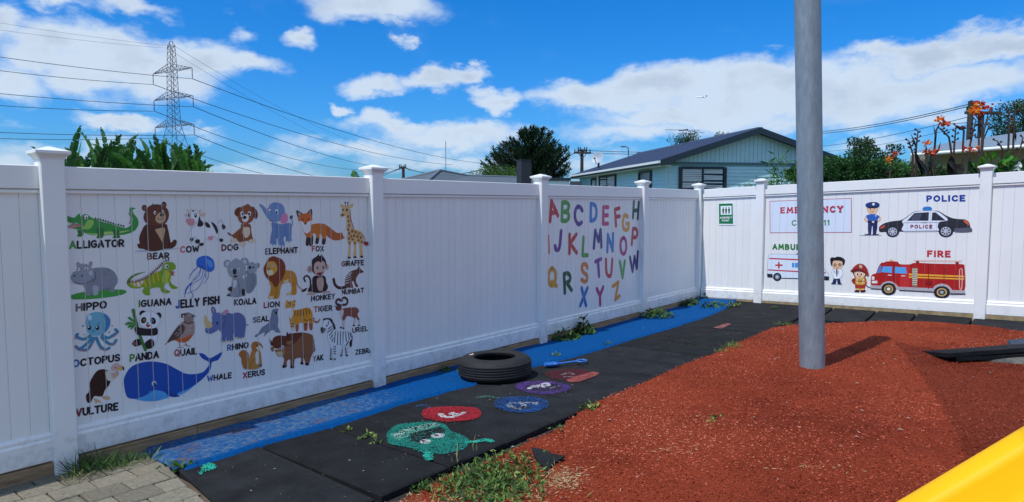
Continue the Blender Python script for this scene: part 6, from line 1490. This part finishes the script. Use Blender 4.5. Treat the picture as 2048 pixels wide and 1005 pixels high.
b.add([p - UP * .05 for p in f4] + [Vector((p.x, p.y, 0)) for p in f4], [(k, (k + 1) % 4, 4 + (k + 1) % 4, 4 + k) for k in range(4)]); b.build('wall', whitep, parent=t)
ch = pt(1048, 345, 20); ca = R(28); cx_, cy_ = Vector((math.cos(ca), math.sin(ca), 0)), Vector((-math.sin(ca), math.cos(ca), 0)); zt2 = pt(1048, 320.5, 20).z
t = thing('chimney_stack', Vector((ch.x, ch.y, 0)), 'square dark charcoal chimney in front of the conifer', 'chimney')
b = MB(); b.box(Vector((ch.x, ch.y, zt2 / 2 - .02)), .34, .30, zt2 - .04, (cx_, cy_, UP)); b.build('stack', mat('charcoal_paint', '#2a2e36', .6), parent=t)
b = MB(); b.box(Vector((ch.x, ch.y, zt2 - .01)), .36, .32, .03, (cx_, cy_, UP)); b.build('cap', mat('charcoal_paint', '#2a2e36', .6), parent=t)
# white shed at the far end
t = thing('white_shed', Vector((pt(1115, 400, 40).x, 40, 0)), 'white shed wall with a thin dark roof left of the blue house', 'shed')
def pbox(name, x0, y0, x1, y1, Y, dep, m, par):
    a, c = pt(x0, y0, Y), pt(x1, y1, Y); b = MB(); b.hexa([Vector((x, y, z)) for x in (a.x, c.x) for y in (Y, Y + dep) for z in (c.z, a.z)]); return b.build(name, m, parent=par)
pbox('wall', 1085, 362, 1138, 420, 40, 4, whitep, t); pbox('roof', 1083, 356, 1142, 361.5, 39.9, 4.2, trim_d, t); pbox('window', 1140, 363, 1164, 372, 39.8, .1, glass, t)
# right house
wl_m = mat('beige_block_wall', '#9c9278', .8, var=.08, vs=2); lr = mat('light_grey_metal_roof', '#7d8a92', .5, var=.04, vs=2)
t = thing('beige_house', pt(1990, 407, 24), 'beige house with a light grey metal roof behind the orange flowers', 'house')
e0, e1 = pt(1822, 306, 23.5), pt(2300, 268, 20); r0, r1 = pt(1880, 288.5, 27), pt(2300, 226, 23.5)
b = MB(); b.add([e0, e1, r1, r0, e0 - UP * .06, e1 - UP * .06, r1 - UP * .06, r0 - UP * .06], [(0, 1, 2, 3), (4, 5, 6, 7), (0, 1, 5, 4), (0, 3, 7, 4), (1, 2, 6, 5)]); b.build('roof', lr, parent=t)
b = MB(); b.tube([e0 - UP * .08, e1 - UP * .08], .06, 8); b.build('gutter', whitep, parent=t)
b = MB(); w0, w1 = pt(1887, 305, 24), pt(2300, 272, 21); b.hexa([Vector((p.x, p.y + dy, z)) for p in (w0, w1) for dy in (0, 2) for z in (0, p.z - .03)]); b.build('wall', wl_m, parent=t)
b = MB(); 
for k in range(12):
    z_ = .3 + k * .2; b.hexa([Vector((p.x, p.y - dy, z)) for p in (w0, w1) for dy in (.012, -.01) for z in (z_, z_ + .185)])
b.build('block_course', wl_m, parent=t, kind='stuff')
# double pole at right with wires
wood_pole(1942, 203, 34, .13, [(214, .25, 20)], 'left timber pole of the pair behind the orange flowers'); tpp = wood_pole(1963, 224, 34.5, .13, [(227, 1.0, 5)], 'right timber pole of the pair behind the orange flowers')
for k, (ya, yb, lab) in enumerate(((209, 266, 'upper'), (213, 270, 'second'), (234, 296, 'lower'))):
    wire(pt(1938, ya, 34), pt(1600, yb, 60), .3, .016 + .006 * (k < 2), '%s wire from the pair of poles running left behind the steel pole' % lab, 'wires of the pole pair')
wire(pt(1938, 245, 34), pt(1880, 246, 34), .05, .015, 'short wire between the flowers and the pole pair', 'wires of the pole pair'); wire(pt(1975, 224, 34.4), pt(2080, 232, 34), .1, .015, 'wire leaving right from the pole pair', 'wires of the pole pair')
wire(pt(1940, 250, 34), pt(1620, 305, 60), .3, .012, 'lowest thin wire from the pair of poles', 'wires of the pole pair')

# ------------------------------------------------------------------ vegetation behind the fences
barkm = mat('tree_bark', '#4c4034', .9, col2='#33291f', vs=12, bump=.5)
con_t = tone_mat('conifer_needle_tones', ['#0e1c12', '#18301c', '#274a28', '#38602c'], .7, .1)
bush_t = tone_mat('bush_leaf_tones', ['#24401c', '#3a5e24', '#567c30', '#7c9a44'], .6, .25)
hedge_t = tone_mat('hedge_leaf_tones', ['#142c14', '#22451e', '#38662c', '#5c8c40'], .55, .25)
dark_t = tone_mat('dark_tree_leaf_tones', ['#122412', '#20391c', '#345428', '#4e7034'], .6, .15)
# conifer
base_ = pt(1062, 407, 46); base_.z = -.1; K_ = 46 / FPX
t = thing('conifer_tree', base_, 'large dark spreading conifer behind the charcoal chimney', 'tree')
top = pt(1064, 262, 46)
b = MB(); b.tube([base_, base_ + UP * 2.5, top - UP * .8], [.3, .24, .05], 8); b.build('trunk', barkm, parent=t)
c = Cards(); lb = MB()
out = [(-95, 345), (-92, 328), (-85, 318), (-75, 305), (-62, 295), (-50, 288), (-38, 282), (-22, 268), (-8, 260), (4, 258), (18, 262), (30, 268), (42, 272), (50, 285), (62, 295), (72, 300), (75, 312), (70, 325), (76, 333), (72, 345), (55, 352), (30, 362), (0, 366), (-40, 362)]
for k in range(225):
    if k < 96: ox, oy = out[k % 24]; ox += random.gauss(0, 4); oy += random.gauss(0, 3); dep = random.gauss(0, .9)
    else: ox = random.uniform(-78, 62); oy = random.uniform(278, 362); dep = random.uniform(-2.4, 1.5); 
    if k >= 96 and oy < 285 + abs(ox) * .35 - 12: oy += 20
    tip = pt(1060 + ox, oy, 46); tip.y += dep; rt_ = Vector((base_.x + (tip.x - base_.x) * .1, base_.y, max(2.0, tip.z - abs(tip.x - base_.x) * .55 - random.uniform(.3, 1.2))))
    lb.tube([rt_, rt_.lerp(tip, .6) - UP * .1, tip], [.06, .04, .015], 5, False)
    dv = (tip - rt_); L_ = dv.length; dn = dv.normalized()
    for q in range(88):
        f = random.uniform(.3, 1) ** .8; p = rt_.lerp(tip, f) + rv() * (.05 + .22 * (1 - f)); p.z += random.gauss(0, .03)
        dd_ = (dn + rv() * .35 + UP * random.uniform(-.05, .35)); c.leaf(p, dd_, random.uniform(.16, .36), random.uniform(.04, .08), min(1, max(0, random.gauss(.42, .22))))
c.build('crown', con_t, parent=t); lb.build('limb', barkm, parent=t, kind='stuff')
def broadleaf(name, px, Y, poly, n, lf, tm, label, clumps=26, trunk=.12, dep=1.2, cat='tree', wl_=.5, grp=None):
    """crown filled from clumps placed inside a picture outline, given real depth"""
    xs = [p[0] for p in poly]; ys_ = [p[1] for p in poly]
    def inside(x, y):
        r = False
        for i in range(len(poly)):
            (x1, y1), (x2, y2) = poly[i - 1], poly[i]
            if (y1 > y) != (y2 > y) and x < (x2 - x1) * (y - y1) / (y2 - y1) + x1: r = not r
        return r
    bs_ = pt(px, 407, Y); bs_.z = -.1; t = thing(name, bs_, label, cat, grp)
    pts = []
    while len(pts) < clumps:
        x, y = random.uniform(min(xs), max(xs)), random.uniform(min(ys_), max(ys_))
        if inside(x, y): p = pt(x, y, Y); p.y += random.uniform(-dep, dep); pts.append(p)
    b = MB(); mid_ = Vector((bs_.x, bs_.y, min(p.z for p in pts)))
    b.tube([bs_, mid_], [trunk, trunk * .7], 8)
    for p in pts[::2]: b.tube([mid_, mid_.lerp(p, .5) + UP * .1, p], [trunk * .5, trunk * .3, trunk * .1], 5, False)
    b.build('trunk' if cat == 'tree' else 'stem', barkm, parent=t)
    c = Cards(); rad = Y / FPX * (max(xs) - min(xs)) / math.sqrt(clumps) * .95
    for p in pts:
        tn = random.gauss(.45, .16)
        for _ in range(n // clumps):
            q = rv().normalized() * rad * random.random() ** .5; q.z *= .75
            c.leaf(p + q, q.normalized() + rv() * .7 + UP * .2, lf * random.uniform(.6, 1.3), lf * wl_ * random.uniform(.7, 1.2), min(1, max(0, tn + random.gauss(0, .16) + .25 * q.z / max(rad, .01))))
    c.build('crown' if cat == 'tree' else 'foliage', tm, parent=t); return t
broadleaf('rounded_shrub', 985, 34, [(938, 362), (940, 348), (958, 338), (985, 333), (1010, 334), (1035, 340), (1035, 368), (940, 368)], 6500, .07, bush_t, 'rounded mid green shrub in front of the conifer', 30, cat='shrub')
broadleaf('dark_tree', 1725, 24, [(1700, 360), (1702, 310), (1712, 285), (1727, 275), (1738, 280), (1745, 300), (1765, 310), (1785, 330), (1790, 362)], 7000, .10, dark_t, 'dark pointed tree behind the hedge right of the steel pole', 34)
broadleaf('dark_tree', 2045, 36, [(1992, 285), (1993, 250), (2003, 228), (2020, 215), (2050, 207), (2110, 215), (2130, 290)], 8000, .14, dark_t, 'dark rounded tree above the beige house roof at the right edge', 36)
broadleaf('roof_top_tree', 1368, 48, [(1345, 290), (1348, 279), (1360, 272), (1380, 271), (1395, 275), (1402, 290)], 1300, .13, dark_t, 'small tree top showing above the blue house roof', 16)
broadleaf('roof_top_tree', 1440, 48, [(1432, 275), (1436, 269), (1448, 268), (1456, 275)], 250, .12, dark_t, 'tiny tree top beside the ridge of the blue house', 6)
broadleaf('low_tree', 1850, 26, [(1770, 370), (1780, 340), (1820, 328), (1870, 335), (1890, 345), (1890, 372)], 4500, .09, dark_t, 'low dark tree behind the hedge and left of the beige house', 26)
HG = 'hedge shrubs behind the right fence'
broadleaf('hedge_shrub', 1680, 11.6, [(1640, 378), (1641, 318), (1662, 312), (1690, 322), (1716, 318), (1720, 376)], 5200, .055, hedge_t, 'leafy hedge shrub just right of the steel pole', 30, cat='shrub', dep=.5, grp=HG)
broadleaf('hedge_shrub', 1760, 11.4, [(1712, 376), (1716, 322), (1745, 330), (1775, 325), (1800, 342), (1805, 370)], 5000, .055, hedge_t, 'leafy hedge shrub under the small hanging orange flower', 30, cat='shrub', dep=.5, grp=HG)
broadleaf('hedge_shrub', 1840, 11.2, [(1795, 370), (1800, 345), (1830, 335), (1865, 345), (1880, 365)], 3200, .055, hedge_t, 'low hedge shrub at the foot of the orange cannas', 20, cat='shrub', dep=.4, grp=HG)
broadleaf('hedge_shrub', 1612, 11.8, [(1585, 378), (1585, 330), (1600, 316), (1645, 316), (1645, 376)], 3600, .055, hedge_t, 'leafy hedge shrub hidden partly behind the steel pole', 20, cat='shrub', dep=.4, grp=HG)
# bamboo-like plant with long leaves
t = thing('bamboo_clump', pt(1562, 407, 11.7) * 1.0, 'light green bamboo like plant in front of the teal gable', 'bamboo'); t.location.z = 0
b = MB(); c = Cards()
for k in range(18):
    bx_ = 1562 + random.gauss(0, 14); tx = 1568 + random.gauss(0, 24); ty = random.uniform(292, 350) + abs(tx - 1575) * .5
    p0 = pt(bx_, 400, 11.7 + random.uniform(-.3, .3)); p0.z = 0; p1 = pt(tx, ty, p0.y); b.tube([p0, p0.lerp(p1, .6), p1], [.012, .009, .003], 5, False)
    for q in range(26):
        f = random.uniform(.55, 1.0); p = p0.lerp(p1, f); d = Vector((random.gauss(0, 1), random.gauss(0, .7), random.gauss(.25, .5))); c.leaf(p, d, random.uniform(.10, .19), random.uniform(.018, .032), random.uniform(.35, 1), bend=.5)
b.build('cane', mat('green_cane', '#6c8a3c', .5), parent=t, kind='stuff'); c.build('foliage', hedge_t, parent=t)
t = thing('thin_weed_stalk', pt(1495, 407, 11) * 1.0, 'thin leaning weed stalk above the right fence left of the bamboo', 'weed'); t.location.z = 0
b = MB(); c = Cards()
for px, py in ((1490, 365), (1513, 348), (1500, 368), (1480, 372)):
    p0 = pt(1500, 400, 11); p1 = pt(px, py, 11); b.tube([Vector((p0.x, p0.y, 0)), p1], .004, 4, False)
    for _ in range(7): c.leaf(p1.lerp(p0, random.uniform(0, .4)), rv() + UP * .5, .06, .014, .3)
b.build('stem', mat('green_cane', '#6c8a3c', .5), parent=t); c.build('foliage', hedge_t, parent=t)

# banana plants
ban = [tone_mat('banana_leaf_tones', ['#1c3a1a', '#356428', '#5a9442', '#a8c080'], .42, .3)]
stemm = mat('banana_stem', '#5f6b3c', .6, col2='#8a7f58', vs=8)
def banana_leaf(par, p0, tip, width, tone, droop=.12, tatter=.5):
    c = Cards(); dv = tip - p0; L_ = dv.length; d = dv.normalized(); side = d.cross(Vector((random.gauss(0, .8), -1, random.gauss(0, .3)))).normalized(); nrm = side.cross(d)
    N_ = 26; bow = side * random.gauss(0, .07) * L_
    pts = [p0 + dv * (k / N_) + UP * (droop * L_ * math.sin(math.pi * k / N_)) + bow * math.sin(math.pi * k / N_) - UP * (.12 * L_ * max(0, k / N_ - .75) * droop * 20) for k in range(N_ + 1)]
    for k in range(N_):
        c.quad(pts[k] + side * .009 - nrm * .004, pts[k + 1] + side * .007 - nrm * .004, pts[k + 1] - side * .007 - nrm * .004, pts[k] - side * .009 - nrm * .004, .98)
    folds = (random.uniform(.1, .9), random.uniform(.1, .9)); cut = [0, 0]; off = [0, 0]
    for k in range(2, N_):
        f = (k + .5) / N_; w_ = width * max(0, math.sin(math.pi * min(1, (f - .04) / .96) ** 1.15)) ** .6
        for q, sg_ in enumerate((-1, 1)):
            if cut[q] <= 0: cut[q] = random.randint(2, 5); off[q] = random.gauss(0, .22) * tatter; gap_ = True
            else: gap_ = False
            cut[q] -= 1; fo = folds[q] + off[q]
            def edge_(p, kk): return p + (side * sg_ * math.cos(fo) - nrm * math.sin(fo) * .8 + d * .28 - UP * .22 * tatter).normalized() * w_ * (random.uniform(.72, .86) if gap_ else random.uniform(.95, 1.02))
            a_, b_ = pts[k], pts[k + 1]; ea, eb = edge_(a_, k), edge_(b_, k + 1)
            if gap_: ea = ea.lerp(eb, .35)
            tn = min(.9, max(0, tone + random.gauss(0, .06) + (.12 if sg_ > 0 else -.05)))
            c.quad(a_, b_, eb, ea, tn)
    return c.build('leaf', ban[0], parent=par)
BP = [  # base px, depth, tips
 (150, 12.4, [(128, 292), (140, 305), (168, 252), (172, 272), (145, 278), (190, 300), (155, 325), (120, 330)], 'leftmost banana plant with leaves behind the nearest post cap'),
 (205, 12.0, [(196, 250), (166, 256), (178, 290), (212, 275), (235, 266), (190, 310), (225, 320), (170, 330)], 'banana plant with the tallest upright leaf of the left group'),
 (248, 12.6, [(233, 265), (255, 275), (268, 262), (280, 290), (225, 300), (240, 315), (262, 322)], 'banana plant left of centre with narrow upright leaves'),
 (288, 12.2, [(270, 270), (300, 275), (293, 300), (315, 290), (262, 310), (305, 325)], 'banana plant with one broad leaf leaning left before the pylon'),
 (322, 11.8, [(304, 262), (322, 290), (318, 268), (340, 300), (300, 318), (338, 325)], 'banana plant with a bright backlit leaf near the pylon foot'),
 (358, 12.3, [(336, 278), (358, 285), (372, 295), (392, 290), (345, 320), (375, 330)], 'banana plant directly in front of the pylon legs'),
 (392, 12.0, [(391, 288), (418, 302), (425, 318), (385, 310), (410, 335), (420, 340)], 'rightmost banana plant with drooping shredded leaves')]
for px, Y, tips, lab in BP:
    p0 = pt(px, 400, Y); p0.z = 0; t = thing('banana_plant', p0, lab, 'banana plant', 'banana plants behind the left fence')
    cr_ = pt(px, 378, Y)
    b = MB(); b.tube([p0, p0.lerp(cr_, .5), cr_], [.13, .11, .06], 10); b.build('pseudostem', stemm, parent=t)
    for tx, ty in tips:
        tp_ = pt(tx, ty, Y); tp_.y += random.uniform(-.35, .35)
        b0 = cr_ + Vector((random.gauss(0, .06), random.gauss(0, .06), -.1)); banana_leaf(t, b0, tp_, random.uniform(.055, .09), random.uniform(.05, .6), random.uniform(.0, .08), random.uniform(.5, 1.1))
    for _ in range(16):
        tp_ = pt(px + random.choice((-1, 1)) * random.uniform(14, 44), random.uniform(284, 340), Y); tp_.y += random.uniform(-.6, .5)
        if pt(px, 0, Y).x + 0 < 0 and px > 380 and tp_.x > pt(418, 300, Y).x: continue
        banana_leaf(t, cr_ + rv() * .06, tp_, random.uniform(.045, .085), random.uniform(.0, .55), random.uniform(.02, .14), random.uniform(.5, 1.1))
p0 = pt(716, 400, 9.5); p0.z = 0; t = thing('banana_plant', p0, 'single banana leaf tip showing left of the second post', 'banana plant', 'banana plants behind the left fence')
b = MB(); b.tube([p0, pt(716, 385, 9.5)], [.09, .05], 8); b.build('pseudostem', stemm, parent=t); banana_leaf(t, pt(724, 385, 9.5), pt(706, 341, 9.5), .09, .5, .02, .3)

# cannas
org = tone_mat('canna_petal_tones', ['#b8321c', '#dc5020', '#f08428', '#f8b040'], .5, .35)
stm = mat('canna_stem', '#3c2022', .6, col2='#453826', vs=10); pod = mat('canna_pod', '#4a2426', .6)
def flower(par, p, r, tones=(0, 1), n=9):
    c = Cards()
    for _ in range(n):
        d = rv() + Vector((0, -.3, .3)); c.leaf(p + rv() * r * .3, d, r * random.uniform(.8, 1.4), r * random.uniform(.6, .95), random.uniform(*tones), bend=.9)
    return c.build('flower', org, parent=par)
def canna(bpx, Y, path, label, fl=(), pods=0, name='canna_lily', leaf=()):
    p0 = pt(bpx, 400, Y); p0.z = 0; t = thing(name, p0, label, 'flower', 'cannas behind the right fence')
    P_ = [p0] + [pt(x, y, Y) for x, y in path]; b = MB(); b.tube(P_, [.015] * (len(P_) - 1) + [.008], 6); b.build('stem', stm, parent=t)
    for (x, y, r, lo, hi) in fl: flower(t, pt(x, y, Y - .02), r * 1.0, (lo, hi), 15)
    for k in range(pods):
        f = k / max(1, pods); a, c_ = P_[-1], P_[-2]; q = a.lerp(c_, f * .85); sd_ = 1 if k % 2 else -1
        b = MB(); e = q + Vector((sd_ * .03, random.uniform(-.02, .02), .012)); b.tube([q, e, e + Vector((sd_ * .008, 0, .012)), e + Vector((sd_ * .012, 0, .028))], [.005, .009, .019, .006], 6); b.build('pod', pod, parent=t)
    for (x0, y0, x1, y1, wd_, tn) in leaf:
        c = Cards(); a, e = pt(x0, y0, Y), pt(x1, y1, Y); c.leaf(a, e - a, (e - a).length, wd_, tn, nrm=Vector((random.gauss(0, .3), -1, .2)), bend=.5); c.build('leaf', bronze, parent=t)
    return t
bronze = tone_mat('bronze_leaf_tones', ['#241a1c', '#3c3430', '#4c5a3c', '#6a7c54'], .4, .15)
canna(1950, 10.3, [(1958, 300), (1957, 228)], 'tallest canna with a large orange and yellow flower', [(1951, 220, .085, .5, 1), (1962, 212, .075, 0, .5), (1978, 218, .05, 0, .35), (1960, 228, .06, 0, .4)], 5)
canna(1870, 10.2, [(1869, 300), (1872, 262), (1878, 250)], 'canna with an orange flower leaning right of a slim bud', [(1880, 240, .06, .3, .8), (1893, 246, .055, 0, .5), (1884, 250, .05, .1, .6)], 0, leaf=[(1868, 300, 1866, 246, .03, .1)])
canna(1852, 10.0, [(1853, 310), (1852, 292)], 'short canna with a small flat orange flower', [(1854, 287, .05, .3, .9)], 0)
canna(1856, 10.05, [(1860, 330), (1862, 308)], 'low canna with a wide orange flower near the fence', [(1850, 306, .05, .1, .6), (1862, 305, .055, .1, .6), (1872, 303, .04, .1, .6)], 0, leaf=[(1865, 315, 1882, 283, .05, .0), (1858, 350, 1862, 318, .06, .05)])
canna(1790, 10.4, [(1780, 345), (1788, 318)], 'canna flower hanging in front of the hedge', [(1778, 319, .05, .4, 1), (1789, 308, .045, .1, .6)], 0, leaf=[(1795, 312, 1815, 303, .02, .6)])
canna(1945, 10.1, [(1940, 330), (1940, 302)], 'low canna with faded orange flowers above the green leaves', [(1930, 300, .045, .0, .5), (1945, 299, .045, .2, .7), (1955, 297, .035, .3, .8)], 0)
canna(1838, 10.3, [(1832, 300), (1836, 262)], 'dark seed stalk left of the orange flowers', [], 7); canna(1822, 10.3, [(1826, 310), (1818, 282)], 'leftmost short seed stalk with dark pods', [], 6, leaf=[(1832, 300, 1821, 266, .03, .1)])
canna(1905, 10.2, [(1905, 320), (1898, 275), (1882, 258)], 'leaning seed stalk between the two upper flowers', [], 7); canna(1912, 10.4, [(1908, 300), (1912, 252)], 'upright seed stalk right of the leaning one', [], 7)
canna(1925, 10.3, [(1926, 290), (1928, 262), (1918, 256)], 'curled seed stalk with crowded pods left of the pole pair', [], 9); canna(1932, 10.5, [(1940, 290), (1952, 240)], 'seed stalk in front of the pole pair', [], 9)
canna(1955, 10.2, [(1964, 280), (1976, 230)], 'slim bare stalk leaning right from the tallest flower', [], 2); canna(1955, 10.35, [(1966, 280), (1979, 252)], 'short bare stalk leaning right below the tallest flower', [], 0)
canna(2026, 10.0, [(2027, 280), (2030, 212)], 'tall dark seed stalk at the right edge', [], 5, leaf=[(2024, 290, 2022, 258, .025, .05), (2032, 285, 2029, 255, .03, .1)]); canna(2016, 10.1, [(2018, 260), (2016, 222)], 'short dark seed stalk left of the one at the right edge', [], 5)
canna(2040, 9.8, [(2035, 320), (2046, 275)], 'red brown stalk bending at the right edge above the white flower', [], 3); canna(2005, 9.9, [(2006, 300), (1994, 282)], 'short brown twig above the green leaves', [], 3)
# big leaves
def big_leaves(bpx, Y, specs, tm, label, name):
    p0 = pt(bpx, 400, Y); p0.z = 0; t = thing(name, p0, label, 'plant')
    for (x0, y0, x1, y1, wd_, tn) in specs:
        c = Cards(); a, e = pt(x0, y0, Y), pt(x1, y1, Y - .1); D_ = e - a; nn_ = Vector((random.gauss(0, .3), -1, .6)).normalized(); sd_ = D_.cross(nn_).normalized(); K2 = 8; V_ = []
        for k in range(K2 + 1):
            f = k / K2; w2 = wd_ * math.sin(math.pi * min(1, f * .93 + .07)) ** .7; m_ = a + D_ * f + UP * .05 * math.sin(math.pi * f) * D_.length; V_.append((m_ + sd_ * w2 / 2 - nn_ * -.1 * w2, m_, m_ - sd_ * w2 / 2 - nn_ * -.1 * w2))
        for k in range(K2):
            for i in (0, 1): c.quad(V_[k][i], V_[k][i + 1], V_[k + 1][i + 1], V_[k + 1][i], min(1, max(0, tn + random.gauss(0, .06))))
        c.build('leaf', tm, parent=t)
    b = MB(); b.tube([p0, pt(bpx, 365, Y)], .02, 6); b.build('stem', stm, parent=t); return t
big_leaves(1925, 9.9, [(1900, 352, 1902, 312, .13, .2), (1905, 352, 1926, 330, .16, .35), (1925, 355, 1895, 322, .12, .3), (1860, 355, 1835, 318, .10, .0), (1845, 350, 1828, 302, .07, .0), (1850, 352, 1840, 325, .09, .05), (1868, 356, 1885, 330, .10, .5), (1930, 356, 1960, 340, .12, .4)], bronze, 'broad dark bronze leaves left of the right hand post cap', 'bronze_leaved_plant')
sp_ = []
for _ in range(46):
    x = random.uniform(1955, 2025); y = random.uniform(308, 345) + (8 if x < 1965 or x > 2015 else 0); sp_.append((x, y + 8, x + random.gauss(0, 10), y - random.uniform(0, 8), random.uniform(.06, .1), random.uniform(.4, 1)))
sp_ += [(2000, 352, 2040, 325, .16, .15), (2010, 352, 2046, 340, .14, .2), (1985, 356, 2010, 338, .14, .2), (2030, 352, 2060, 315, .15, .1), (1945, 352, 1935, 322, .14, .1), (1960, 356, 1940, 338, .14, .15)]
big_leaves(1990, 9.7, sp_, tone_mat('broad_leaf_tones', ['#24401c', '#335a24', '#4c8a30', '#74b040'], .45, .3), 'bright green broad leaved plant behind the right hand post cap', 'broad_leaved_plant')
t = thing('white_trumpet_flower', pt(2037, 336, 9.4), 'white trumpet flower above the fence at the right edge', 'flower')
wf = mat('white_petal', '#e8ece4', .5, tr=.3)
for dx_, dy_2, r in ((2039, 330, .045), (2036, 338, .035)):
    p = pt(dx_, dy_2, 9.4); n_ = Vector((random.uniform(.1, .5), -.8, .3)).normalized(); a_ = n_.cross(UP).normalized(); b = MB(); b.lathe(p, [(.004, -.06), (.012, -.02), (r * .6, 0), (r, .008)], 14, (a_, n_.cross(a_), n_)); b.build('petal', wf, parent=t)
b = MB(); p = pt(2037, 336, 9.45); b.tube([p, pt(2035, 352, 9.5), Vector((pt(2035, 352, 9.5).x, 9.5, 0))], .006, 5); b.build('stem', stm, parent=t)
